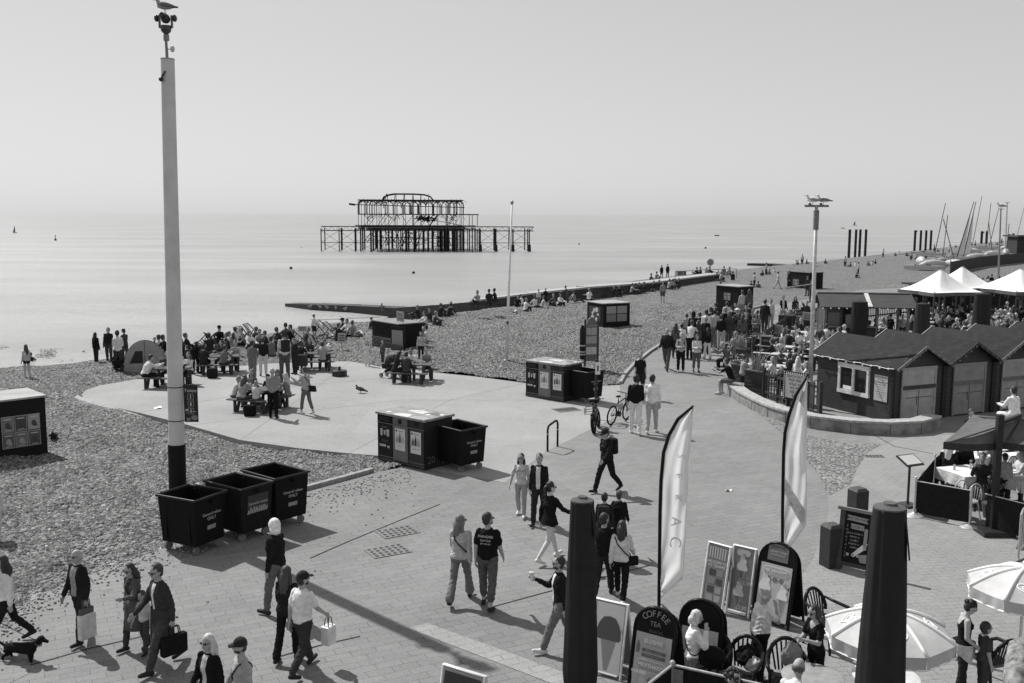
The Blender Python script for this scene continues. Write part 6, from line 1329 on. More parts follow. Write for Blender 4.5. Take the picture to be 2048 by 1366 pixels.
def body_mesh(key,P,o,lev):
    w_=o.get('w',1.0); J=skeleton(P,w_); fat=o.get('fat',1.0); n=LV[lev]['n']; b=MB(); seg=[]
    def cap(p0,p1,r0,r1,m,sq=1):
        p0=Vector(p0);p1=Vector(p1); d=(p1-p0); d=d.normalized() if d.length>1e-6 else Vector((0,0,1))
        b.tube([p0-d*r0*.86,p0-d*r0*.5,p0,p0.lerp(p1,.5),p1,p1+d*r1*.5,p1+d*r1*.86],[r0*.5,r0*.86,r0,(r0+r1)/2*1.02,r1,r1*.86,r1*.5],n); seg.append((p0,p1,r0,r1,m))
    sp=J['sp']
    loose=o.get('loose',1.0); leg=o.get('legs','long'); slv=o.get('sleeve','long')
    # torso: a loft of ellipses along the spine
    prof=[(-.10,.1,.085),(-.06,.155,.115),(.02,.165,.122),(.12,.148,.108),(.22,.152,.112),(.33,.168,.12),(.41,.168,.112),(.455,.15,.095),(.485,.11,.078),(.508,.075,.064),(.54,.052,.052)]
    if o.get('fem'): prof=[(-.10,.1,.085),(-.06,.16,.118),(.02,.168,.122),(.12,.132,.098),(.2,.13,.1),(.32,.15,.124),(.4,.15,.108),(.45,.132,.09),(.48,.096,.072),(.505,.064,.056),(.535,.046,.046)]
    vs=[];fs=[];k=16
    for t,rx,ry in prof:
        bulge=1+ (fat-1)*max(0,1-abs(t-.13)/.3); lo=1+(loose-1)*(1 if t<.4 else .35)
        for j in range(k):
            a=2*PI*j/k; vs.append(sp(t,math.cos(a)*rx*w_*bulge*lo,math.sin(a)*ry*bulge*lo*(1.0 if math.sin(a)<0 else 1.0)))
    for i in range(len(prof)-1):
        for j in range(k): fs.append((i*k+j,i*k+(j+1)%k,(i+1)*k+(j+1)%k,(i+1)*k+j))
    fs+=[tuple(range(k-1,-1,-1)),tuple(range((len(prof)-1)*k,len(prof)*k))]; b.add(vs,fs)
    hem=o.get('hem',-.075)
    for x in (-.07,0,.07):
        seg.append((sp(.04 if hem>-.03 else hem+.06,x*w_),sp(.43,x*w_),.1,.1,'top'))
        if hem>-.08: seg.append((sp(-.12,x*w_),sp(-.04,x*w_),.1,.1,'bot'))
    if o.get('belly'): b.ball(sp(.13,0,.06),(.15,.12,.16),12,8)
    if o.get('fem') and lev>0:
        for s in (-1,1): b.ball(sp(.34,s*.065,.085),(.06,.05,.06),8,6)
    cap(J['neck']-Vector((0,0,.03)),J['head']-Vector((0,.02,.06)),.055*w_,.05,'skin')
    hm=J['HM']; hs=o.get('head',1.0)*1.07
    vsb=MB(); vsb.ball((0,-.004,.012),(.074*hs,.092*hs,.105*hs),14,10); vsb.ball((0,.028,-.05),(.056*hs,.06*hs,.062*hs),12,8)
    if lev>0:
        vsb.tube([(0,.085*hs,.02),(0,.104*hs,-.018),(0,.088*hs,-.03)],[.01,.017,.012],6)
        for s in (-1,1): vsb.ball((s*.075*hs,-.005,-.008),(.012,.022,.032),6,5)
        vsb.ball((0,.075,-.078),(.022,.02,.02),6,5)
    b.add([hm@Vector(v) for v in vsb.v],vsb.f); hc=hm.translation; seg.append((hc+Vector((0,0,.02)),hc-Vector((0,-.02,.05)),.09,.06,'skin'))
    lw=o.get('legw',1.02 if o.get('fem') else 1.12)
    for L in 'lr':
        hip,kn,an=J['hip'+L],J['kn'+L],J['an'+L]; tr=.086*lw; kr_=.058*lw; ar=.042
        if leg=='long': cap(hip,kn,tr*1.05,kr_*1.18,'bot'); cap(kn,an.lerp(kn,.08),kr_*1.15,o.get('flare',.056)*lw,'bot'); cap(an.lerp(kn,.12),an,.04,.036,'skin')
        elif leg=='crop': cap(hip,kn,tr*1.05,kr_*1.18,'bot'); m=kn.lerp(an,.68); cap(kn,m,kr_*1.15,.062*lw,'bot'); cap(m,an,.043,.036,'skin')
        elif leg=='shorts': m=hip.lerp(kn,.72); cap(hip,m,tr*1.1,tr*1.0,'bot'); cap(m,kn,.062,.055,'skin'); cap(kn,kn.lerp(an,.3),.054,.055,'skin'); cap(kn.lerp(an,.3),an,.054,.035,'skin')
        else: m=hip.lerp(kn,.18); cap(hip,m,tr,tr,'bot'); cap(m,kn,tr*.95,.056,'skin'); cap(kn,kn.lerp(an,.3),.054,.056,'skin'); cap(kn.lerp(an,.3),an,.055,.035,'skin')
        cap(J['heel'+L],J['toe'+L],.042,.036,'shoe'); cap(J['an'+L]-Vector((0,0,.02)),(J['heel'+L]+J['toe'+L])/2+Vector((0,0,.012)),.042,.036,'shoe')
        sh,el,wr,fo=J['sh'+L],J['el'+L],J['wr'+L],J['fo'+L]; lo=loose; s=-1 if L=='l' else 1
        lo=1+(loose-1)*.7
        if slv=='long': cap(sh,el,.053*lo,.047*lo,'top'); cap(el,wr.lerp(el,.06),.047*lo,.04*lo,'top')
        elif slv=='half': m=el.lerp(wr,.5); cap(sh,el,.053*lo,.05*lo,'top'); cap(el,m,.049*lo,.047*lo,'top'); cap(m,wr,.036,.028,'skin')
        elif slv=='short': m=sh.lerp(el,.66); cap(sh,m,.054*lo,.06*lo,'top'); cap(m,el,.046,.042,'skin'); cap(el,wr,.041,.028,'skin')
        else: cap(sh,el,.052,.041,'skin'); cap(el,wr,.04,.028,'skin')
        sd=Vector((s,0,0)); nrm=fo.cross(sd); nrm=nrm.normalized() if nrm.length>.1 else Vector((0,1,0)); side=fo.cross(nrm).normalized()   # palm across 'side'
        if nrm.y<0: nrm=-nrm
        across=nrm; pc=wr+fo*.045
        if lev<2: cap(wr,wr+fo*.09,.03,.032,'skin'); cap(wr+fo*.09,wr+fo*.14+sd*-.01,.028,.018,'skin'); cap(wr+fo*.03+across*.02,wr+fo*.08+across*.045,.014,.011,'skin')
        else:
            for q in (-.024,-.008,.008,.024): cap(wr+fo*.01+across*q*.6,wr+fo*.08+across*q,.015,.013,'skin')
            inn=-sd
            for q,ln in ((-.029,.058),(-.0095,.072),(.01,.078),(.029,.068)):
                a=wr+fo*.085+across*q; c=a+fo*ln*.55+inn*.008; e=c+fo*ln*.4+inn*.026; cap(a,c,.0092,.0088,'skin'); cap(c,e,.0088,.0075,'skin')
            a=wr+fo*.022+across*.026; c=a+fo*.035+across*.024+inn*.008; cap(a,c,.0125,.0105,'skin'); cap(c,c+fo*.032+across*.006+inn*.012,.0105,.0085,'skin')
    me=bpy.data.meshes.new('person'); me.from_pydata(b.v,[],b.f); me.update(); ob=bpy.data.objects.new('tmp',me); COL.objects.link(ob)
    md=ob.modifiers.new('r','REMESH'); md.mode='VOXEL'; md.voxel_size=LV[lev]['vox']*o.get('vx',1); md.use_smooth_shade=True
    sm=ob.modifiers.new('s','SMOOTH'); sm.factor=.5; sm.iterations=1+lev
    dg=bpy.context.evaluated_depsgraph_get(); ev=ob.evaluated_get(dg); m2=ev.to_mesh(); nv=len(m2.vertices); co=np.empty(nv*3,np.float32); m2.vertices.foreach_get('co',co); co=co.reshape(-1,3).astype(float)
    nr=np.empty(nv*3,np.float32); m2.vertices.foreach_get('normal',nr); nr=nr.reshape(-1,3).astype(float)
    fl=[tuple(p.vertices) for p in m2.polygons]; ev.to_mesh_clear(); bpy.data.objects.remove(ob); bpy.data.meshes.remove(me)
    ce=np.array([co[list(f)].mean(0) for f in fl]); best=np.full(len(fl),1e9); mi=np.zeros(len(fl),int); M_={'skin':0,'top':1,'bot':2,'shoe':3}
    for p0,p1,r0,r1,m in seg:
        a=np.array(p0);d=np.array(p1)-a; t=np.clip(((ce-a)@d)/max(1e-9,d@d),0,1); ds=np.linalg.norm(ce-a-t[:,None]*d,axis=1)/(r0+(r1-r0)*t); up=ds<best; best=np.where(up,ds,best); mi=np.where(up,M_[m],mi)
    if o.get('open'):      # a shirt showing down the front of an open jacket
        ax=np.array(sp(1)-sp(0)); tt=ce@ax; fw=np.array(sp(0,0,1)-sp(0)); yy=ce@fw; mi=np.where((mi==1)&(np.abs(ce[:,0])<o.get('openw',.055)+.02*np.clip(tt-.2,-.3,.3))&(yy>.03)&(tt<.5),4,mi)
    if o.get('vneck'):
        ax=np.array(sp(1)-sp(0)); tt=ce@ax; fw=np.array(sp(0,0,1)-sp(0)); yy=ce@fw; mi=np.where((mi==1)&(yy>0)&(tt>.38+abs(ce[:,0])*1.2),0,mi)
    if o.get('tank'):
        ax=np.array(sp(1)-sp(0)); tt=ce@ax; mi=np.where((mi==1)&(tt>.36+.12*np.exp(-((np.abs(ce[:,0])-.1)/.03)**2))&(mi==1),0,mi)
    if o.get('bikini'):
        ax=np.array(sp(1)-sp(0)); tt=ce@ax; mi=np.where((mi==1)&((tt<.27)|(tt>.38)),0,mi)
    if lev>0:      # folds and creases where there is cloth
        cl=np.zeros(nv); cnt=np.zeros(nv); fa=np.array([f[:4] for f in fl if len(f)==4]); fm=np.array([mi[i] in(1,2) for i,f in enumerate(fl) if len(f)==4],float)
        for q in range(4): np.add.at(cl,fa[:,q],fm); np.add.at(cnt,fa[:,q],1)
        cl/=np.maximum(cnt,1); ph=sum(map(ord,str(key)))%17; x,y,z=co.T
        f=np.sin(31*z+19*x*np.sign(x)+4*np.sin(17*y+ph)+ph)*.5+np.sin(47*x-23*z+5*np.sin(21*z+ph))*.35+np.sin(70*z+30*y+3*np.sin(30*x))*.3
        co=co+nr*(cl*.0075*f*(1.0 if o.get('loose',1)>1.05 else .75))[:,None]
    BODY[key]=(co,fl,mi,J); return BODY[key]
def hairdo(o,J,S,root,v,lev,style):
    hm=J['HM']; hs=o.get('head',1.0)*1.07; hv_=v; hb=MB(); cap_=MB(); name='hair'; mt=mat('hair',v)
    if style in('short','long','bun','pony','curly','bob','cap','capl','crop','balding','visor'):
        k=1.0 if style!='crop' else .97
        if style=='balding': hb.ball((0,-.035,-.012),(.079*hs,.072*hs,.06*hs),12,8)
        else: hb.ball((0,-.022,.03),(.08*hs*k,.092*hs*k,.1*hs*k),22,14); hb.ball((0,-.04,-.02),(.078*hs*k,.066*hs*k,.08*hs*k),12,8)
        if style in('long','capl'):
            z1=o.get('hairlen',.36); hb.tube([(0,-.03,.06),(0,-.065,-.06),(0,-.085,-.16),(0,-.09,-z1*.8),(0,-.085,-z1)],[.07,.085,.088,.08,.045],10)
            for s in (-1,1): hb.tube([(s*.06,-.01,.03),(s*.078,-.015,-.06),(s*.08,-.03,-.15),(s*.07,-.05,-z1*.85)],[.03,.035,.038,.02],8)
        if style=='bob': hb.tube([(0,-.03,.05),(0,-.06,-.05),(0,-.05,-.13)],[.08,.088,.07],10); [hb.tube([(s*.06,0,.04),(s*.078,.005,-.05),(s*.075,0,-.12)],[.03,.036,.025],8) for s in (-1,1)]
        if style=='bun': hb.ball((0,-.11,.05),(.045,.045,.045),10,8)
        if style=='pony': hb.tube([(0,-.09,.05),(0,-.135,.0),(0,-.12,-.12),(0,-.11,-.24)],[.03,.04,.036,.012],8)
        if style=='curly':
            r=random.Random(4)
            for i in range(22):
                a=r.uniform(0,6.28); e=r.uniform(.0,1.4); hb.ball((math.cos(a)*math.cos(e)*.085,math.sin(a)*math.cos(e)*.09-.02,.03+math.sin(e)*.1),.032,6,5)
        if style in('cap','capl','visor'):
            cv=o.get('capv',.03); cap_.ball((0,-.008,.05),(.086*hs,.1*hs,.085*hs),14,8); cap_.prism([(-.06,.07),(.06,.07),(.062,.12),(.04,.165),(0,.175),(-.04,.165),(-.062,.12)],.045,.057,Matrix.Rotation(-.12,4,'X')); 
    elif style=='hood': hb.ball((0,-.02,.02),(.1,.112,.125),14,10); hb.tube([(0,-.03,-.02),(0,-.03,-.13)],[.1,.09],12); name='hood'; mt=mat('cloth',v)
    elif style=='hat': hb.ball((0,-.01,.05),(.09,.1,.08),14,8); hb.lathe([(.16,.045),(.165,.05),(.09,.07)],n=18); name='sun_hat'; mt=mat('cloth',v)
    if hb.v and name=='hair':
        rn=random.Random(int(hv_*1000)+len(hb.v)); ph=rn.uniform(0,6)
        def rough(q):
            x,y,z=q; a=math.atan2(y,x); k=.975+.045*math.sin(a*13+z*22+ph)+.035*math.sin(a*23-z*40)+rn.uniform(-.04,.04); return (x*k,y*k,z*(1+rn.uniform(-.015,.015)))
        hb.v=[rough(q) for q in hb.v]
    def place(mb,nm,m):
        mb.v=[tuple((hm@Vector(q))*S) for q in mb.v]; return mb.build(nm,m,root,smooth='all')
    if hb.v: place(hb,name,mt)
    if cap_.v: place(cap_,'cap',mat('cloth',o.get('capv',.03)))
    if lev>0 and o.get('glasses'):
        g=MB(); 
        for s in (-1,1): g.box((s*.033,.087*hs,.01),(.046,.012,.03)); g.bar((s*.056,.082*hs,.014),(s*.078,.0,.012),.007)
        g.bar((-.02,.092*hs,.014),(.02,.092*hs,.014),.007); place(g,'sunglasses',mat('gloss',.012))
    elif lev>1:
        for s in (-1,1): place(MB().ball((s*.031,.084*hs,.012),(.012,.008,.008),8,6),'eye',mat('gloss',.02))
        for s in (-1,1): place(MB().bar((s*.016,.091*hs,.034),(s*.046,.083*hs,.034),.006,.007),'eyebrow',mat('hair',min(v,.1)))
    if lev>1: place(MB().ball((0,.086*hs,-.052),(.022,.008,.006),8,5),'mouth',mat('skin',.16))
    if lev>0 and o.get('beard'): place(MB().ball((0,.035,-.066),(.062,.06,.045),12,8),'beard',mat('hair',v))
NPEO=[0]; MERGE=[]
def person(px,pyf,pyh,yaw,pose,top,bot,style,hv,label,group=None,seat=None,S=None,skin=.34,**o):
    P=dict(POSES[pose]); P.update({k:v for k,v in o.items() if k in('hl','hr','kl','kr','al','ar','bl','br','el','er','il','ir','lean','hn','ht','sp')})
    gp=o.get('at') or G(px,pyf); gp=Vector(gp); D=gp.xy.length
    key=(tuple(sorted(P.items())),tuple(sorted((k,str(v)) for k,v in o.items() if k not in('capv','strap','shoe','in_','at','glasses','beard','hairlen','coat','pack','rot','dz','print_','skirt','lev','merge'))))
    ph=(pyf-pyh) if pyh else 60
    lev=o.get('lev',2 if ph>118 else 1 if ph>62 else 0); key+=(lev,)
    co,fl,mi,J=BODY[key] if key in BODY else body_mesh(key,P,o,lev)
    low=co[:,2].min()
    if S is None: S=(zat(px,pyh,D)-gp.z)/max(.3,(co[:,2].max()+.02-low)) if pyh else 1.0
    me=bpy.data.meshes.new('person'); me.from_pydata((co*S).tolist(),[],fl); me.polygons.foreach_set('material_index',mi.astype(np.int32)); me.polygons.foreach_set('use_smooth',[True]*len(fl))
    for m in (mat('skin',skin),mat('cloth',top),mat('cloth',bot),mat('plastic',o.get('shoe',.03),.6),mat('cloth',o.get('in_',.6))): me.materials.append(m)
    me.update(); ob=bpy.data.objects.new('person',me); COL.objects.link(ob)
    z=gp.z-low*S if seat is None else gp.z+seat+(.10*S if pose!='lie' else 0)
    ob.location=(gp.x,gp.y,z+o.get('dz',0)); ob.rotation_euler=(0,0,R(yaw))
    if pose=='lie': ob.rotation_mode='ZXY'; ob.rotation_euler=(R(o.get('rot',-90)),0,R(yaw)); ob.location.z=gp.z+.13
    tag(ob,label,'person',group); hairdo(o,J,S,ob,hv,lev,style); sp=J['sp']; NPEO[0]+=1
    w_=o.get('w',1.0)
    if lev>0 and o.get('coat'):       # skirt of a coat, hanging to mid thigh
        c=MB(); L_=o['coat']; n=18
        def fn(u,q):
            a=2*PI*u+PI/2+ .25*(1-2*u)*0; t=.1-q*(L_+.1); r=1+.22*q; return (Vector((math.cos(a)*.175*w_*r,math.sin(a)*.135*r+J['sp'](max(t,-.1)).y*0+ (P.get('hl',0)+P.get('hr',0))*.0004*q,t))*S)
        c.grid(fn,n,5); co_=c.build('coat_skirt',mat('cloth',top),ob,smooth='all'); md=co_.modifiers.new('t','SOLIDIFY'); md.thickness=.012
    if lev>0 and o.get('skirt'):
        c=MB(); c.grid(lambda u,q:Vector((math.cos(2*PI*u)*(.15+.06*q),math.sin(2*PI*u)*(.12+.06*q),.08-q*o['skirt']))*S,16,4); c.build('skirt',mat('cloth',bot),ob,smooth='all')
    if lev>0 and o.get('strap') is not None:
        s=o.get('strapside',1); pts=[]
        for i in range(17):
            a=2*PI*i/16; x=math.cos(a); y=math.sin(a); t=.27+.2*-s*x; f=1.16 if o.get('loose',1)>1.1 else 1.06; pts.append(sp(t,x*.165*w_*f*(.75 if abs(x)>.6 and -s*x>0 else 1),y*.128*f)*S)
        MB().tube(pts,.012*S,6).build('strap',mat('cloth',o['strap']),ob,smooth='all')
    if lev>0 and o.get('pack') is not None:
        k=MB().box(sp(.3,0,-.2)*S,(.3*S,.18*S,.42*S),M=Matrix.Rotation(-R(P.get('lean',0)),3,'X')); bpk=k.build('backpack',mat('cloth',o['pack']),ob,bevel=.05*S)
        for s in (-1,1): MB().tube([sp(.45,s*.1,-.1)*S,sp(.49,s*.1,0)*S,sp(.4,s*.11,.115)*S,sp(.2,s*.14,.09)*S,sp(.14,s*.15,-.08)*S],.02*S,6).build('strap',mat('cloth',o['pack']),bpk)
    if lev>1 and o.get('print_'):
        for i,(tx_,sz,t,back) in enumerate(o['print_']):
            y=-.128*o.get('loose',1) if back else .142*o.get('loose',1); q=sp(t,0,y)*S; text(ob,tx_,sz*S,q,(PI/2,0,0 if back else PI),mat('paper',o.get('printv',.55)),'print')
    if o.get('merge'): MERGE.append(ob)
    return ob,J,S
def held(kind,ob,J,S,side,label,v,drop=.02,size=(.3,.12,.36),cat='bag'):
    w_=ob.matrix_basis@((J['wr'+side]+J['fo'+side]*.09)*S); t=thing(kind,label,cat,(w_.x,w_.y,w_.z-size[2]-drop-.14),ob.rotation_euler[2]+PI/2); b=MB(); b.box((0,0,size[2]/2),size,taper=1.0).build('bag_body',mat('cloth',v) if v<.3 else mat('plastic',v),t,bevel=.02)
    for y in (-1,1): MB().tube([(-size[0]*.25,y*size[1]*.25,size[2]),(-size[0]*.2,y*.02,size[2]+.13),(size[0]*.2,y*.02,size[2]+.13),(size[0]*.25,y*size[1]*.25,size[2])],.009,6).build('handle',mat('cloth',min(v,.1)),t)
    return t
def cup(ob,J,S,side,label,v=.6):
    p=ob.matrix_basis@((J['wr'+side]+J['fo'+side]*.1)*S); t=thing('drink_cup',label,'cup',p); MB().lathe([(.03,-.05),(.042,.07)],n=12).build('cup_body',mat('plastic',v),t,smooth=40); MB().lathe([(.044,.07),(.044,.08),(.03,.085)],n=12).build('lid',mat('plastic',v*.8),t)
# --- strollers near the camera
gp='people strolling on the brick promenade'
person(18,1290,1107,120,'walk',.72,.02,'long',.03,'woman in white blouse and black trousers walking a dog at the frame edge',gp,fem=1,glasses=1,hairlen=.3,loose=1.15,open=1,in_=.03,openw=.03)
a=person(165,1284,1095,150,'step',.022,.03,'balding',.4,'bald man in open dark jacket over grey shirt carrying shopping bags',gp,open=1,in_=.28,loose=1.18,glasses=1,el=20,er=12,openw=.075,w=1.05)
held('shopping_bag',*a,'l','white paper shopping bag carried by the bald man',.6,size=(.3,.1,.42)); held('shopping_bag',*a,'l','brown shopping bag hanging behind the white one',.12,drop=-.08,size=(.26,.06,.36))
person(272,1300,1122,150,'stepr',.1,.05,'long',.02,'woman with long dark hair in grey coat beside the small child',gp,fem=1,coat=.5,loose=1.12,open=1,in_=.04,al=30,el=70,hairlen=.34,hn=16,glasses=1)
person(291,1306,1178,165,'step',.5,.06,'short',.04,'small child in pale shirt walking between the two coated adults',gp,sleeve='short',head=1.25,lev=2,hn=12)
a=person(328,1335,1122,140,'walk',.045,.06,'short',.03,'man in long dark coat and sunglasses carrying a black briefcase',gp,coat=.5,loose=1.15,open=1,in_=.6,glasses=1,openw=.03,hn=10)
held('briefcase',*a,'l','soft black briefcase in the hand of the long coated man',.014,size=(.42,.12,.3))
person(426,1486,1264,150,'step',.014,.05,'long',.55,'blonde woman in black jacket and sunglasses cut off by the frame bottom',gp,fem=1,glasses=1,open=1,in_=.5,loose=1.2,hairlen=.34,openw=.045)
person(490,1492,1272,125,'step',.35,.05,'cap',.03,'man in dark cap and pale patterned jacket with a shoulder strap',gp,strap=.03,loose=1.22,beard=1,open=1,in_=.5,openw=.03)
person(555,1228,1036,65,'step',.018,.14,'hood',.85,'figure with white hood and dark padded jacket walking off by the bins',gp,loose=1.25,pack=None)
person(576,1322,1130,-15,'stepr',.022,.016,'long',.05,'woman with very long brown hair in a long dark jumper',gp,fem=1,loose=1.2,hem=-.09,hairlen=.48,flare=.075)
a=person(607,1344,1142,-28,'walk',.72,.045,'cap',.02,'man in dark cap and white tee holding a white carrier bag',gp,sleeve='short',loose=1.14,beard=1,ht=-25)
held('carrier_bag',*a,'r','white plastic carrier bag held by the man in white tee',.7,size=(.2,.16,.3))
person(921,1204,1028,-12,'walkr',.42,.17,'long',.16,'woman with long fair hair and pale shirt, strap across her back',gp,fem=1,strap=.02,glasses=1,hairlen=.4,loose=1.2,flare=.085,ht=-40,hn=-5)
person(975,1217,1023,-15,'step',.013,.1,'short',.03,'man in black printed tee and grey cropped trousers',gp,sleeve='short',leg='x',legs='crop',loose=1.12,w=1.06,glasses=1,beard=1,ht=-35,hn=-4,print_=[('PARADISE',.062,.4,1),('Surf Club',.05,.33,1),('BY THE SEA',.035,.27,1)])
a=person(1042,1033,905,168,'step',.55,.36,'long',.03,'girl in pale lettered tee and pale leggings walking towards the camera',gp,fem=1,sleeve='short',hairlen=.3,shoe=.6,print_=[('OXFORD',.08,.36,0)],printv=.08,br=16,glasses=1)
person(1078,1050,905,165,'stepr',.018,.03,'short',.06,'youth in open black hoodie over white tee beside the girl in leggings',gp,open=1,in_=.6,loose=1.18,openw=.05)
person(1098,1122,962,-50,'walk',.014,.014,'pony',.015,'woman in black jumper with bare pale legs striding away',gp,fem=1,legs='bare',hem=-.09,shoe=.65,skin=.55,loose=1.12,ht=-20,glasses=1,ar=35,skirt=.16)
a=person(1120,1302,1110,95,'walk',.018,.16,'short',.02,'bearded man in dark jacket half hidden by the near closed parasol',gp,open=1,in_=.6,loose=1.15,beard=1,shoe=.6,ar=30,er=85,glasses=1)
cup(*a,'r','clear drink cup held by the man behind the closed parasol')
person(1213,984,855,128,'walkr',.02,.016,'cap',.03,'man in black cap and black lettered hoodie with a backpack',gp,loose=1.2,pack=.015,print_=[('SURREY',.06,.36,0)],printv=.12,hn=18)
person(1207,1118,984,-10,'stepr',.03,.03,'short',.02,'person with bulky dark backpack hidden behind the two walkers',gp,pack=.03,loose=1.1)
person(1236,1108,980,-20,'step',.016,.03,'cap',.06,'man in brown cap and black jacket beyond the woman in white',gp,loose=1.2,capv=.12)
person(1206,1196,1025,-15,'walkr',.014,.03,'short',.02,'man in black tee walking beside the woman in white jumper',gp,sleeve='short',loose=1.12,beard=1,ht=-30)
a=person(1241,1202,1040,-15,'walk',.62,.014,'long',.025,'woman in white jumper and black trousers with a black shoulder bag',gp,fem=1,hairlen=.3,loose=1.2,strap=.02,shoe=.6)
tag(MB().box((0,0,0),(.2,.09,.17)).build('shoulder_bag',mat('cloth',.015),loc=a[0].matrix_basis@Vector((.21,.02,-.02)),bevel=.02,rz=.3),'black shoulder bag on the hip of the woman in white jumper','bag')
g2='couple walking away past the bicycles'
person(1270,868,748,-5,'step',.015,.72,'short',.02,'man in black shirt and white trousers walking away',g2,sleeve='half',loose=1.15,shoe=.7,w=1.04); person(1303,866,748,-12,'stepr',.75,.42,'short',.025,'man in white shirt and pale trousers walking away',g2,sleeve='half',loose=1.15,shoe=.7,w=1.04,ht=-25)
person(1279,796,703,180,'step',.02,.03,'crop',.05,'man in black tee and black shorts walking towards the camera',gp,sleeve='short',legs='shorts')
person(1333,740,655,155,'walk',.025,.1,'balding',.1,'man in dark jacket and grey trousers striding along the kerb',gp,loose=1.25,w=1.08,bl=20)
person(1361,744,665,178,'hold',.36,.016,'cap',.1,'person in pale cap and grey sweatshirt with rucksack straps',gp,loose=1.2,pack=.02,shoe=.6,capv=.4); person(1392,744,668,185,'hold',.6,.12,'long',.06,'woman in white jacket and dark scarf with cropped trousers',gp,fem=1,loose=1.25,legs='crop')
# --- the queue on the promenade
g3='crowd on the promenade before the beer garden'
for a in [(1362,716,646,0,'stand',.72,.05,'short',.02,'person in white top directly behind the man with rucksack straps',{}),(1414,718,655,8,'step',.02,.72,'long',.02,'woman with long dark hair in wide white trousers',dict(fem=1,flare=.09,hairlen=.4)),(1385,700,622,10,'stand',.02,.03,'hood',.02,'hooded figure in black jacket at the left end of the queue',dict(loose=1.2)),(1379,718,640,-30,'bend',.66,.02,'short',.05,'person in white shirt bending forward in the queue',dict(lean=20)),(1395,716,640,40,'stand',.1,.03,'long',.03,'person in dark patterned shirt beside the bending one',dict(fem=1)),(1411,694,618,-10,'stand',.74,.1,'short',.02,'man in white top standing in the queue',{}),(1428,694,617,-15,'stand',.45,.2,'short',.02,'man in pale grey tee standing in the queue',dict(sleeve='short')),(1410,708,632,5,'stand',.03,.02,'short',.3,'grey haired man with dark rucksack in the queue',dict(pack=.02)),(1433,692,622,-5,'stand',.018,.42,'short',.02,'man in black top and pale trousers, left of the broad pair',dict(w=1.1)),(1449,690,613,-5,'stand',.016,.36,'short',.25,'grey haired man in black top and pale trousers, right of the broad pair',dict(w=1.12)),(1464,684,611,20,'stand',.03,.03,'cap',.02,'dark capped figure beyond the grey haired man',{}),(1476,694,626,5,'stand',.025,.05,'long',.02,'woman with long dark hair holding up her arms in the queue',dict(fem=1,al=40,ar=40,el=120,er=120,hairlen=.45)),(1473,688,615,10,'stand',.1,.1,'hat',.75,'figure in a pale sun hat within the queue',{}),(1490,686,610,170,'hold',.12,.1,'long',.04,'woman in striped top facing the camera in the queue',dict(fem=1,open=1,in_=.5)),(1503,688,616,185,'hold',.03,.05,'short',.04,'man in dark open shirt facing the camera in the queue',dict(open=1,in_=.3)),(1517,676,620,60,'stand',.3,.1,'short',.04,'person in pale shirt leaning at the flower planter',dict(lean=12)),(1528,668,598,-30,'step',.03,.05,'crop',.04,'man in dark jacket reaching towards the planter',dict(loose=1.2,w=1.08)),(1565,646,590,175,'drink',.02,.35,'short',.05,'man in open dark jacket over white shirt walking on the shingle',dict(open=1,in_=.7)),(1589,648,592,180,'step',.03,.03,'long',.03,'woman in dark dress with white sleeves on the shingle',dict(fem=1)),(1605,654,606,20,'stand',.03,.03,'short',.02,'dark haired child by the far garden planter',{}),(1612,656,600,150,'stand',.05,.05,'short',.04,'person lifting a dark bag beyond the far planter',dict(ar=120)),(1440,600,562,20,'stand',.2,.05,'short',.05,'person in grey top beside the tall kiosk box',{}),(1497,640,578,10,'stand',.1,.02,'long',.04,'woman in dark skirt right of the tall kiosk box',dict(fem=1)),(1483,640,580,15,'stand',.4,.2,'short',.05,'man in pale shirt right of the tall kiosk box',{})]:
    px,f,h,y,po,t_,b_,st,hv,lab,o=a; person(px,f,h,y,po,t_,b_,st,hv,lab,g3,**o)
g4='people seated along the low wall'
person(1463,790,0,60,'sitlean',.015,.12,'crop',.05,'man in black tee and pale shorts seated at the end of the low wall',g4,seat=.5,S=1.08,sleeve='short',legs='shorts',lev=1,shoe=.4); person(1455,742,0,70,'sitlean',.12,.02,'crop',.35,'grey haired man in grey top seated by the spiky planter',g4,seat=.45,S=1.02,lev=1); person(1467,735,0,70,'sit',.16,.03,'short',.3,'grey haired person seated behind the man in grey top',g4,seat=.45,S=1.0,lev=1); person(1473,722,0,60,'sit',.2,.05,'short',.2,'fair haired person seated deepest behind the spiky planter',g4,seat=.5,S=1.05,lev=0); person(1484,772,0,-70,'sit',.3,.3,'short',.05,'person in grey seated behind the man in black tee',g4,seat=.45,S=.95,lev=0)
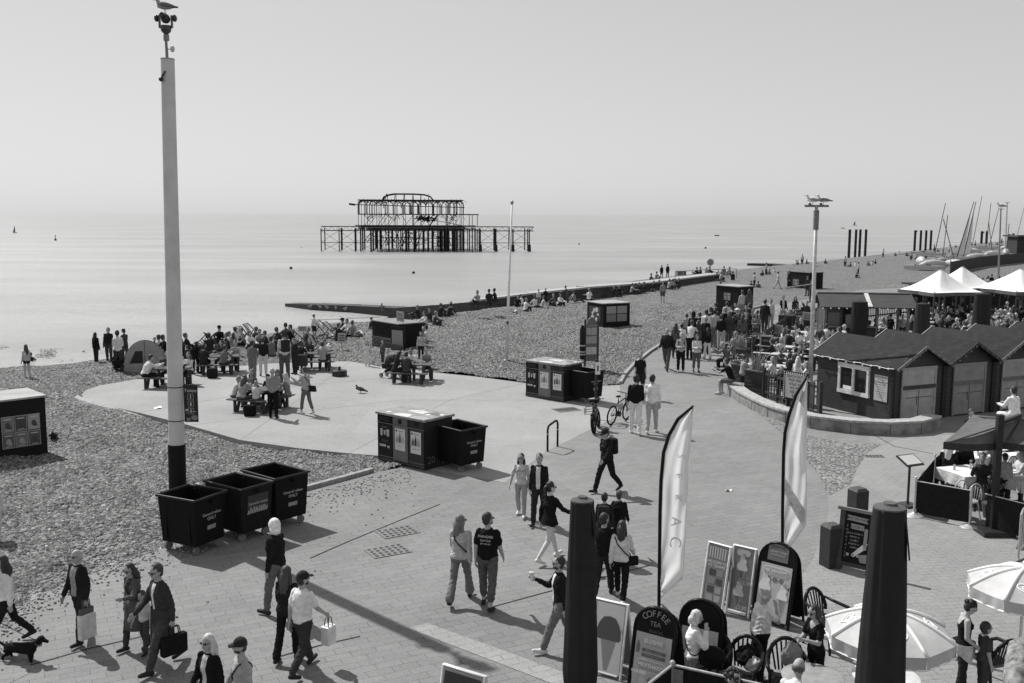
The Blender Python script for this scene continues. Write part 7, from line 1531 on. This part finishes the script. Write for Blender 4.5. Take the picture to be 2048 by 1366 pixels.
for a in [(1350,716,646,-20,'stand',.1,.05,'long',.03,'woman in dark top beyond the man with the kerb stride',dict(fem=1)),(1372,690,626,15,'stand',.3,.1,'short',.05,'man in grey top left of the hooded figure',{}),(1398,690,624,-5,'stand',.04,.04,'short',.03,'man in black between the hooded figure and the white top',{}),(1420,684,614,0,'stand',.05,.2,'cap',.05,'capped man in dark top behind the pale grey tee',{}),(1441,700,628,-15,'stand',.02,.4,'short',.04,'man in black with pale trousers in the middle of the queue',dict(w=1.08)),(1457,698,622,10,'stand',.06,.1,'long',.05,'woman in dark coat behind the broad pair',dict(fem=1,loose=1.2)),(1468,676,606,180,'hold',.5,.2,'short',.04,'man in white facing us at the back of the queue',{}),(1483,698,628,-10,'stand',.12,.05,'long',.04,'woman in grey coat in front of the striped top',dict(fem=1,loose=1.2)),(1497,676,606,30,'stand',.03,.03,'short',.03,'dark figure at the back right of the queue',{}),(1510,690,624,170,'hold',.2,.1,'long',.03,'woman in grey facing us at the right of the queue',dict(fem=1)),(1540,660,598,150,'stand',.5,.3,'short',.05,'man in pale top by the planter of leafy plants',{}),(1452,668,602,0,'stand',.6,.1,'short',.05,'man in white top far back in the queue',{}),(1430,672,604,10,'stand',.03,.05,'short',.03,'dark figure far back at the left of the queue',{})]:
    px,f,h,y,po,t_,b_,st,hv,lab,o=a; person(px,f,h,y,po,t_,b_,st,hv,lab,g3,**o)
# --- apron
g5='people around the picnic tables'
person(613,828,733,60,'step',.34,.13,'short',.05,'woman in pale sweatshirt with dark shoulder bag standing on the concrete',g5,fem=1,loose=1.25,strap=.03,legs='crop',shoe=.6,al=40,ar=35,el=80,er=80,hn=15)
tag(MB().prism([(-.19,0),(.19,0),(.15,.2),(-.15,.2)],-.06,.06,Matrix.Rotation(PI/2,4,'X')).build('shoulder_bag',mat('cloth',.02),loc=G(624,828)+Vector((0,-.05,.82)),rz=R(-20)),'dark slouchy shoulder bag of the woman on the concrete','bag')
person(547,836,735,0,'stand',.24,.012,'balding',.3,'man in grey shirt and black trousers standing with his back to the camera',g5,loose=1.22,w=1.1,al=25,ar=25,el=60,er=60)
def seated(cx,cy,dx,dy,yaw,pose,top,bot,st,hv,lab,S=1.0,seat=.44,grp=g5,**o):
    p=at(cx,cy)+Vector((dx,dy,0)); p.z=surf(p.x,p.y); o.setdefault('lev',1); return person(0,0,0,yaw,pose,top,bot,st,hv,lab,grp,seat=seat,S=S,at=p,**o)
seated(523,818,-.95,-.2,-60,'sitlean',.5,.12,'short',.2,'child in white hoodie at the left end of the crowded table',.9); seated(523,818,-.55,-.62,-20,'sitlean',.3,.1,'long',.06,'long haired girl in pale hoodie on the near bench of the crowded table',1.0,fem=1,loose=1.2); seated(523,818,.0,-.72,0,'sit',.55,.1,'short',.22,'small fair child in white on the near bench of the crowded table',.78,loose=1.15)
seated(523,818,-.5,.75,180,'sittalk',.22,.1,'long',.12,'woman with fair hair facing us at the back of the crowded table',1.0,fem=1); seated(523,818,.1,.75,175,'sit',.04,.04,'cap',.04,'child in cap at the back of the crowded table',.8); seated(523,818,.45,.7,185,'sit',.03,.04,'hood',.16,'person in fur trimmed hood at the back of the crowded table',1.0); seated(523,818,1.0,-.1,75,'sittalk',.18,.1,'long',.45,'blonde woman in sunglasses at the right end of the crowded table',1.0,fem=1,glasses=1)
seated(337,772,-.75,-.5,-55,'sitlean',.62,.02,'short',.03,'man in white puffer jacket at the table behind the pole',1.05,loose=1.4); seated(337,772,-.25,.75,185,'sittalk',.06,.04,'short',.04,'man in dark top facing us at the table behind the pole',1.0); seated(337,772,.2,.72,175,'sit',.12,.05,'short',.1,'person hidden left of the pole at the picnic table',1.0); seated(337,772,.75,.5,160,'sit',.55,.05,'long',.05,'woman in white seated right of the pole',1.0,fem=1)
person(386,748,688,150,'stand',.014,.014,'hood',.014,'black hooded figure standing right of the tall pole',g5,loose=1.3,w=1.1)
for a in [(506,764,680,-10,'drink',.13,.15,'short',.02,'man in brown top holding a drink between the picnic tables',dict(loose=1.15)),(527,752,674,20,'stand',.02,.5,'short',.03,'man in black jacket and pale trousers between the picnic tables',dict(loose=1.3,w=1.08)),(570,762,660,25,'stand',.55,.08,'cap',.03,'man in cap and white tee with dark rucksack by the tables',dict(sleeve='short',pack=.03)),(590,748,676,150,'hold',.03,.03,'short',.1,'person in dark coat beside the man with the rucksack',dict(loose=1.2)),(468,716,664,10,'stand',.22,.3,'long',.03,'woman with dark hair seen above the empty table',dict(fem=1)),(842,722,663,185,'stand',.4,.03,'bob',.03,'girl in pale sweatshirt standing behind the pushchair table',dict(fem=1,loose=1.2)),(735,732,682,-170,'stand',.6,.6,'long',.04,'small girl in white outfit holding out her arm',dict(fem=1,sleeve='short',br=35,head=1.2)),(766,729,680,150,'stand',.1,.08,'short',.03,'child in dark clothes in front of the hire box',dict(head=1.15)),(775,745,700,175,'stand',.5,.3,'short',.05,'toddler in pale top next to the pushchair hood',dict(head=1.3))]:
    px,f,h,y,po,t_,b_,st,hv,lab,o=a; person(px,f,h,y,po,t_,b_,st,hv,lab,g5,lev=1,**o)
seated(826,762,-.75,-.45,-70,'sitlean',.03,.03,'long',.02,'woman in dark clothes seated beside the pushchair',1.02,fem=1,hairlen=.3); seated(826,762,-.1,.7,175,'sitlean',.68,.1,'short',.02,'bearded man in white shirt seated at the pushchair table',1.05,beard=1,glasses=1); seated(440,745,-.95,.1,-80,'sitlean',.03,.03,'short',.03,'dark figure seated at the left end of the empty topped table',1.0)
tag(MB().box((0,0,.22),(.42,.36,.44)).build('rucksack',mat('cloth',.02),loc=at(425,756),bevel=.08),'dark rucksack dumped on the concrete by the empty table','bag')
tag(MB().box((0,0,.55),(.45,.3,.5)).build('cool_bag',mat('cloth',.05),loc=at(605,745),bevel=.04),'dark cool bag standing on the bench beside the cap wearer','bag'); tag(MB().box((0,0,.2),(.4,.3,.4)).build('rucksack',mat('cloth',.012),loc=at(500,832),bevel=.07),'black rucksack under the crowded picnic table','bag')
for a in [(396,746,682,-60,'stand',.02,.03,'long',.02,'woman in black standing behind the hooded figure',dict(fem=1,loose=1.2)),(376,742,690,60,'stand',.05,.04,'short',.03,'dark figure standing just right of the pole shaft',dict(loose=1.2)),(452,730,676,70,'stand',.05,.06,'short',.03,'dark figure behind the empty topped table',{}),]:
    px,f,h,y,po,t_,b_,st,hv,lab,o=a; person(px,f,h,y,po,t_,b_,st,hv,lab,g5,lev=1,**o)
seated(632,738,.45,-.72,10,'sit',.3,.05,'short',.04,'man in grey with his back to us at the bench table',1.0); seated(632,738,.35,.72,170,'sitlean',.6,.05,'short',.04,'man in white facing us at the bench table',1.0); seated(440,745,-.1,.74,175,'sittalk',.05,.05,'long',.03,'woman in dark top on the far bench of the empty topped table',1.0,fem=1); seated(440,745,.35,-.72,-10,'sitlean',.14,.05,'short',.04,'man in brown on the near bench of the empty topped table',1.0); seated(826,762,.5,.7,190,'sit',.2,.05,'short',.05,'man in grey on the far bench of the pushchair table',1.0); seated(826,762,-.2,-.7,5,'sit',.05,.05,'short',.03,'dark figure on the near bench of the pushchair table',1.0); seated(632,738,-.6,-.72,0,'sitlean',.03,.04,'short',.03,'dark figure seated with back to us at the bench table',1.05,loose=1.2); seated(632,738,-.4,.72,180,'sittalk',.05,.05,'long',.04,'woman in dark top facing us at the bench table',1.0,fem=1); seated(440,745,-.5,-.7,10,'sit',.03,.03,'short',.02,'dark figure on the near bench of the empty topped table',1.0); seated(440,745,.5,.74,190,'sit',.3,.06,'short',.05,'man in grey on the far bench of the empty topped table',1.0); seated(337,772,.5,-.72,-10,'sitlean',.03,.03,'short',.03,'dark figure on the near bench right of the tall pole',1.0); seated(523,818,-.2,-.1,10,'sit',.04,.04,'curly',.03,'child hunched in the middle of the crowded table',.75)
g6='people along the top of the shingle'
for a in [(193,727,664,-20,'stand',.014,.03,'long',.02,'woman in black coat and dark hair looking out to sea',dict(fem=1,loose=1.25,hem=-.09)),(219,726,654,175,'stand',.02,.06,'short',.05,'man in black open coat beside the woman in black coat',dict(loose=1.25,w=1.12)),(238,746,660,20,'hold',.6,.05,'short',.02,'man in white top standing at the black pushchair',{}),(251,724,657,60,'hold',.06,.05,'cap',.03,'capped figure in grey behind the pushchair man',dict(loose=1.1)),(629,678,628,60,'phone',.66,.03,'cap',.15,'woman in pale cap and white top reading a phone by the deckchairs',dict(fem=1,legs='shorts',capv=.4,er=95)),(1325,606,562,178,'stand',.25,.1,'short',.04,'young man in shorts walking alone up the shingle',dict(legs='shorts')),(1323,556,530,0,'stand',.02,.02,'short',.02,'dark standing figure on the groyne top, left of the tall two',{}),(1335,555,528,0,'stand',.02,.02,'short',.02,'dark standing figure on the groyne top, right of the tall two',{}),(1555,578,543,-100,'walk',.5,.4,'short',.05,'walker in pale clothes with a dark rucksack left of the black box',{}),(1578,577,541,90,'step',.02,.02,'short',.04,'dark walker in front of the black box',{}),(1614,592,552,30,'stand',.05,.05,'short',.05,'dark figure just behind the lamp pole on the shingle',{}),(1622,605,560,40,'stand',.1,.05,'short',.05,'figure in grey standing right of the lamp pole',{}),(1077,612,578,170,'stand',.5,.2,'short',.04,'man in pale jacket standing at the sea wall',dict(loose=1.3)),(1091,610,576,175,'stand',.02,.03,'short',.03,'man in dark jacket standing at the sea wall',dict(loose=1.2)),(1135,608,571,90,'bend',.1,.08,'short',.02,'person in patterned wrap bending by the sea wall',dict(lean=18,fem=1))]:
    px,f,h,y,po,t_,b_,st,hv,lab,o=a; person(px,f,h,y,po,t_,b_,st,hv,lab,g6,**o)
person(55,757,688,60,'stand',.62,.02,'long',.05,'woman in bikini with long hair standing on the shingle',g6,fem=1,bikini=1,sleeve='none',legs='bare',hairlen=.42,skin=.42,lev=1,shoe=.4)
def gsit(px,py,yaw,top,bot,lab,pose='ground',st='short',hv=.04,S=1.0,**o): return person(px,py,0,yaw,pose,top,bot,st,hv,lab,'beachgoers sitting on the shingle',seat=.06,S=S,lev=o.pop('lev',0),**o)
gsit(62,735,10,.03,.03,'dark seated bather behind the woman in bikini'); gsit(690,672,100,.03,.05,'person in cap seated right of the upright deckchairs','ground','cap',S=1.15); gsit(697,674,150,.7,.05,'person in white top seated right of the upright deckchairs',S=1.15); gsit(740,662,-90,.05,.2,'child seated upright left of the hire box',S=.9); gsit(848,690,160,.5,.3,'girl in pale top seated behind the hire box',st='bob',hv=.2); gsit(857,688,90,.7,.2,'dark haired person in white seated right of the hire box',st='curly',hv=.02,S=1.1); gsit(440,690,-170,.02,.05,'dark capped man seated on the shingle nearest the water',st='cap',S=1.2); gsit(455,700,-100,.6,.1,'person in white seated left of the pale deckchairs',S=1.05); gsit(487,690,150,.25,.1,'man in grey seated before the pale deckchair'); gsit(535,700,120,.05,.05,'dark figure seated right of the pale deckchairs',S=1.1)
for i,(px,py,t_,l) in enumerate([(470,694,.6,'person in white seated by the water behind the drinkers'),(505,692,.05,'dark person seated by the water behind the drinkers'),(520,698,.3,'person in grey seated by the water behind the drinkers'),(380,706,.03,'dark person seated beside the dark striped deckchairs'),(420,708,.03,'person slumped among the dark striped deckchairs'),(446,706,.05,'person in dark top right of the dark striped deckchairs'),(498,702,.65,'person in white seated beside the pale deckchair'),(560,692,.04,'dark person seated near the shore behind the rucksack man'),(575,684,.1,'person in brown seated near the shore behind the rucksack man'),(612,694,.05,'dark person lounging by the small hire sign'),(674,684,.03,'dark person lounging by the upright deckchairs'),(708,676,.3,'person in grey lounging left of the hire box'),(350,704,.02,'dark person seated behind the pole shaft'),(308,706,.03,'dark haired person peeking over the pop up tent')]): gsit(px,py,(i*97)%360,t_,.05,l,pose=('ground','groundback')[i%2],hv=(.03,.1)[i%2],S=1.15)
gsit(322,712,60,.55,.05,'man in white seated behind the pop up tent',S=1.15); gsit(335,712,-50,.02,.03,'dark figure lounging behind the pop up tent','groundback',S=1.2); gsit(545,716,40,.15,.1,'person in brown seated right of the standing drinkers',S=1.15); gsit(555,708,80,.03,.1,'dark seated figure left of the man with the rucksack'); gsit(365,718,40,.02,.02,'dark seated figure just right of the tall pole',S=1.1); gsit(585,690,60,.03,.05,'dark figure with a tangle of bags behind the tables',S=1.2)
person(722,676,0,75,'lie',.6,.1,'short',.05,'person in white lying on the shingle left of the hire box',g6,seat=.1,S=1.1,lev=0); person(1032,628,0,80,'lie',.3,.5,'short',.05,'sunbather lying on the shingle behind the flagpole',g6,seat=.1,S=1.05,lev=0)
W_='beachgoer in %s below the sea wall, %s'
for i,(px,py,t_,lab) in enumerate([(806,632,.3,W_%('grey','by the hire box sign')),(838,640,.03,W_%('black','nearest the hire box')),(852,655,.65,W_%('white','before the dark trio')),(860,648,.04,W_%('dark','in the middle of the dark trio')),(868,654,.08,W_%('brown','right of the dark trio')),(880,636,.03,W_%('black','left of the dark pair')),(898,634,.04,W_%('black','right of the dark pair')),(905,632,.3,W_%('grey','beyond the dark pair')),(1036,616,.03,W_%('black','behind the sunbather')),(1046,614,.7,W_%('white','behind the sunbather')),(1050,624,.7,W_%('white','beside the sunbather')),(1070,618,.6,W_%('white','below the two standing men')),(1083,618,.5,W_%('pale stripes','below the two standing men')),(1108,614,.1,W_%('dark blue','right of the two standing men')),(1118,613,.7,W_%('white','beside the wrapped figure')),(1150,605,.3,W_%('grey','right of the wrapped figure')),(1178,602,.7,W_%('white','above the swirl poster box')),(1182,600,.3,W_%('grey','above the swirl poster box')),(1225,594,.03,W_%('black','left of the long row')),(1236,593,.03,W_%('dark','left of the long row')),(1262,589,.4,W_%('pale grey','lying in the long row')),(1273,588,.05,W_%('black','in the long row')),(1280,587,.04,W_%('dark','at the right of the long row')),(1290,586,.04,W_%('dark','beyond the long row')),(1307,583,.03,W_%('black','before the lone walker')),(1316,581,.03,W_%('dark','before the lone walker')),(1337,579,.4,W_%('pale','right of the lone walker')),(1344,578,.3,W_%('grey','right of the lone walker')),(1352,577,.03,W_%('black','near the wall end')),(1358,577,.03,W_%('dark','near the wall end')),(1436,563,.03,W_%('black','lounging beneath the railing')),(1440,562,.4,W_%('pale','lounging beneath the railing')),(1465,561,.02,W_%('black','at the right end of the railing'))]): gsit(px,py,(i*67)%360,t_,.06,lab,pose=('ground','groundback')[i%3==0],hv=(.03,.2,.05)[i%3],S=1.08)
for i,(px,py,t_,lab) in enumerate([(978,608,.03,'dark figure sitting on top of the sea wall, left of the pair'),(992,606,.03,'dark figure sitting on top of the sea wall, right of the pair'),(956,611,.3,'small figure lying along the top of the sea wall'),(1300,566,.1,'sunbather lying on the shingle behind the wall top'),(1312,562,.2,'person seated on the shingle behind the wall top'),(1395,552,.03,'dark figure seated left of the round sign'),(1402,551,.03,'dark figure seated beside the round sign post'),(1412,552,.3,'pale figure seated beside the round sign post'),(1417,550,.04,'dark figure seated under the round sign'),(1448,550,.1,'person leaning at the far railing'),(1461,551,.2,'person seated at the end of the far railing')]):
    p=at(px,py,.9 if i<3 else 0); person(0,0,0,(i*80)%360,'ground',t_,.05,'short',.04,lab,'beachgoers sitting on the shingle',seat=.05,S=1.1,at=p,lev=0)
far=[(1525,556),(1532,554),(1540,553),(1548,550),(1500,580),(1508,579),(1516,581),(1590,533),(1597,533),(1604,532),(1612,531),(1635,538),(1650,531),(1690,537),(1702,537),(1710,536),(1712,560),(1716,552),(1735,535),(1744,534),(1752,531),(1766,517),(1790,515),(1800,512),(1812,515),(1822,524),(1834,522),(1842,521),(1851,520),(1868,505),(1874,506),(1885,508),(1890,516),(1898,508),(1912,497),(1935,492),(1942,492),(1950,495),(1958,498),(1988,490),(1995,492),(2003,489),(2014,488),(2030,491),(2038,487)]
for i,(px,py) in enumerate(far):
    p=at(px,py,-.3); stn=i%4==1; person(0,0,0,(i*57)%360,'stand' if stn else ('ground','groundback')[i%2],(.03,.4,.1,.6)[i%4],.05,'short',.05,'tiny distant beachgoer %s on the far beach'%('standing' if stn else 'sitting'),None,seat=None if stn else .05,S=1.0,at=p,lev=0,merge=1)
# --- beer garden
g7='drinkers in the beer garden'
for a in [(1597,716,662,-10,'stand',.74,.05,'short',.03,'man in white tee with his back to us in the beer garden',dict(sleeve='short',w=1.15,lev=1)),(1628,722,668,-20,'stand',.72,.05,'short',.1,'man in white tee right of the lamp pole',dict(sleeve='short',w=1.1,lev=1)),(1779,682,628,170,'drink',.03,.03,'cap',.04,'man in black cap standing with a drink near the kiosk',dict(lev=1)),(1803,684,628,165,'stand',.36,.03,'crop',.08,'man in grey shirt standing near the kiosk',dict(lev=1,w=1.1)),(1832,668,606,-120,'bend',.74,.3,'short',.03,'man in white shirt stooping by the garden parasol',dict(lev=1,lean=25))]:
    px,f,h,y,po,t_,b_,st,hv,lab,o=a; person(px,f,h,y,po,t_,b_,st,hv,lab,g7,**o)
def bs(px,py,yaw,t_,lab,st='short',hv=.05,pose='sittalk',S=1.0,lev=0,**o): person(px,py,0,yaw,pose,t_,.06,st,hv,lab,g7,seat=.44,S=S,lev=lev,**o)
for a in [(1574,712,-60,.03,'person in black seated at the table before the white tee man','bun',.02),(1566,708,-40,.7,'woman in white seated beside the dark haired one','long',.1),(1598,738,-20,.3,'child with fair curls seated beyond the blonde woman','curly',.3),(1588,756,-40,.06,'woman with dark bun and patterned top in the beer garden','bun',.02),(1593,778,-30,.68,'blonde woman in white seen from behind in the beer garden','long',.55),(1560,800,170,.03,'man in dark jacket seated behind the fence below the blonde woman','crop',.05),(1616,790,60,.7,'woman in white reaching out beside the lamp pole','long',.3),(1590,700,150,.4,'drinker in pale top left of the white tee man','short',.05),(1612,704,200,.6,'drinker in white top between the two white tee men','short',.1),(1640,700,160,.1,'drinker in dark top under the lamp pole','short',.05),(1690,700,100,.5,'fair haired drinker by the first closed garden parasol','curly',.5),(1680,706,60,.08,'woman in patterned top leaning by the hut roof','long',.05),(1740,690,40,.65,'drinker in white right of the first closed garden parasol','short',.05)]: bs(*a[:5],st=a[5],hv=a[6],lev=1 if a[1]>735 else 0)
for i,(px,py,t_) in enumerate([(1545,735,.03),(1562,730,.5),(1556,752,.1),(1575,770,.04),(1548,778,.6),(1610,742,.04),(1622,738,.6),(1640,732,.05),(1655,728,.5),(1665,712,.05),(1700,684,.05),(1712,690,.6),(1752,684,.04),(1765,680,.5),(1770,672,.1),(1650,698,.6),(1604,684,.04),(1575,700,.3),(1845,676,.6),(1820,676,.04)]): bs(px,py,(60,150,200,300)[i%4],t_,'drinker in %s at the pale garden tables, %s'%(('dark clothes' if t_<.2 else 'pale clothes'),('near the marquee notice','by the near planter','behind the marquee notice','beside the fence posts','at the nearest table','left of the lamp pole','beside the lamp pole','right of the lamp pole','behind the hut roof','at the hut roof edge','left of the first garden parasol','before the first garden parasol','right of the first garden parasol','near the capped drinker','in front of the kiosk','beyond the lamp pole','below the price banners','under the price banners','by the second garden parasol','left of the second garden parasol')[i]),('short','long','bob')[i%3],(.03,.3,.05)[i%3],('sit','sittalk','sitlean')[i%3])
r=random.Random(11); LBL={0:'drinker in dark clothes seated in the packed crowd under the tents',1:'drinker in pale clothes seated in the packed crowd under the tents',2:'drinker in grey clothes seated in the packed crowd under the tents'}
for i in range(76):
    px=r.uniform(1852,2080); py=r.uniform(640,694) if px>1880 else r.uniform(640,668); k=r.choice([0,0,1,1,2]); t_=(r.uniform(.015,.05),r.uniform(.5,.75),r.uniform(.12,.3))[k]
    p=at(px,py); person(0,0,0,r.choice([60,90,120,150,180,240,270,300,330]),r.choice(['sit','sittalk','sitlean']),t_,.05,r.choice(['short','short','long','bob','cap','balding']),r.choice([.03,.05,.2,.5]),LBL[k],'crowd of drinkers under the tents',seat=.44,S=r.uniform(.95,1.08),at=p,lev=0,merge=(i>=36))
for i in range(26):
    px=r.uniform(1905,2048); py=r.uniform(583,600); k=r.choice([0,0,1,2]); p=at(px,py); person(0,0,0,r.uniform(0,360),r.choice(['stand','sit','hold']),(.02,.6,.2)[k],.04,r.choice(['short','long']),r.choice([.03,.05,.3]),('dark','pale','grey')[k]+' figure in the throng behind the white tents',None,S=1.0,at=p,lev=0,merge=1)
# --- café
g8='guests at the café tables'
bs(1892,985,-30,.02,'woman with long blonde hair seated at the café corner','long',.5,'sit',lev=1,fem=1,hairlen=.4); bs(1924,975,160,.02,'man in dark jacket and sunglasses facing the blonde café guest','short',.1,'sittalk',lev=1,glasses=1,beard=1,loose=1.15); bs(1962,938,-20,.4,'café guest with fair hair seen from behind under the canopy','long',.25,'sit',lev=1); person(2004,1012,905,-5,'stand',.42,.03,'cap',.04,'waiter like man in pale shirt standing among the café tables',g8,loose=1.3,w=1.12,lev=1); bs(1958,1010,160,.04,'café guest in black facing us at the front table','short',.04,'sittalk',lev=1); bs(1990,970,20,.2,'café guest in grey with back turned beside the canopy post','long',.1,'sit',lev=1); bs(2042,1005,90,.5,'café guest in pale top at the frame edge','long',.3,'sit',lev=1); bs(1935,905,180,.03,'dark café guest beneath the far canopy edge','short',.04,'sit'); bs(1995,925,170,.05,'dark café guest behind the standing man','short',.04,'sittalk'); bs(2018,952,120,.04,'café guest in black deep under the canopy','short',.04,'sit'); bs(2040,960,200,.04,'café guest in black at the frame edge under the canopy','long',.04,'sit')
person(2026,868,0,20,'sit',.75,.7,'short',.025,'person in white sitting above the dark canopy before the third hut',g8,seat=.55,S=1.12,lev=1,loose=1.2)
# --- kiosk corner, close to the camera
g9='people at the kiosk seating'
person(1516,1362,1178,-70,'phone',.62,.016,'balding',.5,'grey haired man in white tee with a phone at his ear',g9,sleeve='short',fat=1.25,loose=1.15,w=1.1,hn=14,lean=6,skin=.3); person(1628,1402,1205,115,'hold',.014,.012,'bob',.02,'woman in black tee with dark hair turned to the kiosk',g9,fem=1,sleeve='short',vneck=1,w=1.05,lean=4,glasses=1,hn=16)
a=person(1384,1412,1218,-95,'phone',.74,.2,'bob',.6,'blonde woman in white blouse holding a phone to her ear',g9,fem=1,loose=1.25,strap=.03,hn=12,w=1.05)
tag(MB().ball((0,0,0),(.2,.14,.17)).build('handbag',mat('cloth',.012),loc=a[0].matrix_basis@Vector((.12,.25,.02)),smooth='all'),'round black handbag on the arm of the blonde phone user','bag')
person(1921,1392,1196,-100,'stand',.014,.025,'bun',.012,'woman in black vest with hair in a bun and shirt round her waist',g9,fem=1,sleeve='none',tank=1,hn=30,skin=.4,flare=.08,er=50,ir=20)
_w=bpy.data.objects[[o.name for o in bpy.data.objects if o.get('label','').startswith('woman in black vest')][0]]; MB().grid(lambda u,q:Vector((math.cos(2*PI*u)*(.185+.03*math.sin(u*25)*q),math.sin(2*PI*u)*(.145+.02*math.sin(u*31)),.04-q*(.12+.14*max(0,math.sin(2*PI*u+1.0))))),30,5).build('tied_shirt',mat('cloth',.5),_w,smooth='all')
person(1962,1400,1240,-85,'stand',.06,.05,'curly',.035,'child in patterned dark tee standing next to the woman in black vest',g9,sleeve='short',head=1.22,skin=.34,al=5)
person(1452,1530,0,-150,'sit',.03,.03,'curly',.02,'curly haired person in glasses seated behind the windbreak',g9,seat=.42,S=1.0,lev=2,glasses=1); person(1572,1512,0,-35,'sitlean',.72,.05,'balding',.1,'person in white shirt leaning over the table at the frame bottom',g9,seat=.4,S=1.0,lev=2,lean=36,al=5,ar=8,el=45,er=50)
for px,py,z,sz,v,l in ((1490,1392,.55,(.4,.28,.26),.014,'black holdall piled on the plastic armchair'),(1503,1400,.5,(.26,.25,.2),.5,'pale bag crushed beside the black holdall'),(1580,1400,.55,(.3,.12,.36),.3,'crumpled carrier bag hanging on the second plastic armchair'),(1612,1352,.71,(.24,.18,.1),.05,'dark wallet bag lying on the round pale table'),(1640,1362,.71,(.3,.1,.08),.6,'pale rolled paper lying on the round pale table')):
    p=at(px,py); kb=MB().box((0,0,sz[2]/2),sz,taper=1.1) if 'paper' not in l else MB().tube([(-sz[0]/2,0,.04),(sz[0]/2,0,.04)],.04,10)
    if 'paper' not in l: kb=MB().ball((0,0,sz[2]/2),(sz[0]*.55,sz[1]*.55,sz[2]*.55),16,10); rk=random.Random(px); kb.v=[tuple(q*rk.uniform(.8,1.1) for q in v_) for v_ in kb.v]
    tag(kb.build('bag' if 'paper' not in l else 'paper_roll',mat('cloth',v),loc=(p.x,p.y,z-.05),rz=px,bevel=.02),l,'bag' if 'paper' not in l else 'paper')
# blurred tip of a walker's sleeve at the left edge
person(-8,1085,960,200,'walk',.6,.5,'short',.1,'walker at the left frame edge, only a pale sleeve showing',gp,loose=1.25,lev=1)
# --- dog
def dog():
    p=at(40,1320); t=thing('dog','small black long bodied dog trotting on a lead at the frame edge','dog',p,R(-100)); m=mat('felt',.012); b=MB()
    b.tube([(0,.26,.2),(0,.16,.21),(0,0,.2),(0,-.14,.2),(0,-.24,.2)],[.07,.1,.085,.08,.06],12); b.tube([(0,.24,.24),(0,.34,.33),(0,.38,.37)],[.06,.055,.05],10); b.ball((0,.39,.38),(.055,.065,.055)); b.tube([(0,.42,.37),(0,.52,.34)],[.04,.024],8)
    for s in (-1,1):
        b.tube([(s*.06,.22,.18),(s*.065,.2+.03*s,.09),(s*.065,.21+.04*s,.01)],[.045,.03,.024],8); b.tube([(s*.06,-.2,.19),(s*.07,-.15,.11),(s*.07,-.23-.02*s,.07),(s*.07,-.22-.03*s,.01)],[.055,.038,.024,.024],8); b.tube([(s*.05,.38,.41),(s*.075,.37,.36),(s*.075,.37,.3)],[.02,.03,.018],6)
    b.tube([(0,-.25,.22),(0,-.34,.27),(0,-.38,.35),(0,-.36,.41)],[.028,.02,.015,.008],8)
    me=b.build('tmp',m); md=me.modifiers.new('r','REMESH'); md.mode='VOXEL'; md.voxel_size=.013; md.use_smooth_shade=True; sm=me.modifiers.new('s','SMOOTH'); sm.iterations=3; me.name='body'; me.parent=t
    MB().tube([(0,.34,.3),(0,.35,.31)],.062,12).build('collar',mat('cloth',.3),t); MB().tube([(0,.33,.34),(.1,.1,.5),(.35,-.25,.85)],.006,5).build('lead',mat('cloth',.02),t)
dog()
# --- gull perched close to the camera, and the hair of somebody leaning beside it
def near_gull():
    p=at(2098,1392,4.5); t=thing('seagull','mottled young gull perched close to the camera at the corner of the frame','seagull',(p.x,p.y,4.42),R(-42),'gulls perched on poles'); b=MB(); b.tube([(0,.3,.3),(0,.18,.28),(0,0,.22),(0,-.16,.14),(0,-.28,.09)],[.04,.12,.135,.1,.04],16); b.build('body',mat('felt',.3,scale=30,var=.6),t,smooth='all')
    for s in (-1,1): MB().tube([(s*.1,.16,.3),(s*.135,.02,.27),(s*.11,-.18,.2),(s*.05,-.4,.12)],[.05,.09,.075,.02],10).build('wing',mat('felt',.22,scale=22,var=.7),t,smooth='all'); MB().tube([(s*.05,.02,.12),(s*.05,.03,-.02)],.012,6).build('leg',mat('plastic',.3),t)
    MB().tube([(0,.24,.36),(0,.3,.48),(0,.33,.5)],[.08,.062,.06],12).ball((0,.34,.5),(.065,.085,.065)).build('head',mat('felt',.4,scale=30,var=.4),t,smooth='all'); MB().tube([(0,.41,.49),(0,.49,.47)],[.02,.008],6).build('beak',mat('plastic',.03),t); MB().tube([(0,-.26,.1),(0,-.46,.05)],[.05,.035],8).build('tail',mat('felt',.05),t)
    MB().box((p.x+.2,p.y,4.38),(1.4,.12,.06)).build('perch_rail',mat('metal',.3)) if False else None
    r=thing('railing','end of the balcony railing under the perched gull','railing',(p.x+.02,p.y,0)); MB().tube([(0,0,0),(0,0,4.4)],.04,10).build('post',mat('metal',.2),r); MB().tube([(-.05,0,4.4),(1.5,.1,4.4)],.035,10).build('rail',mat('metal',.2),r)
near_gull()

def merge_crowd():          # the smallest figures, past the three hundred largest, as one far crowd
    vs=[];fs=[];mi=[];mats=[]; bpy.context.view_layer.update()
    for ob in MERGE:
        for o in [ob]+list(ob.children):
            M=o.matrix_world; off=len(vs); vs+=[tuple(M@v.co) for v in o.data.vertices]
            for p in o.data.polygons:
                m=o.data.materials[p.material_index]
                if m not in mats: mats.append(m)
                fs.append(tuple(i+off for i in p.vertices)); mi.append(mats.index(m))
    for ob in MERGE:
        for o in list(ob.children)+[ob]: bpy.data.objects.remove(o)
    me=bpy.data.meshes.new('distant_crowd'); me.from_pydata(vs,[],fs)
    for m in mats: me.materials.append(m)
    me.polygons.foreach_set('material_index',mi); me.polygons.foreach_set('use_smooth',[True]*len(fs)); me.update()
    o=bpy.data.objects.new('distant_crowd',me); COL.objects.link(o); tag(o,'tiny distant crowd on the far beach and deep under the white tents','crowd',kind='stuff')
merge_crowd()
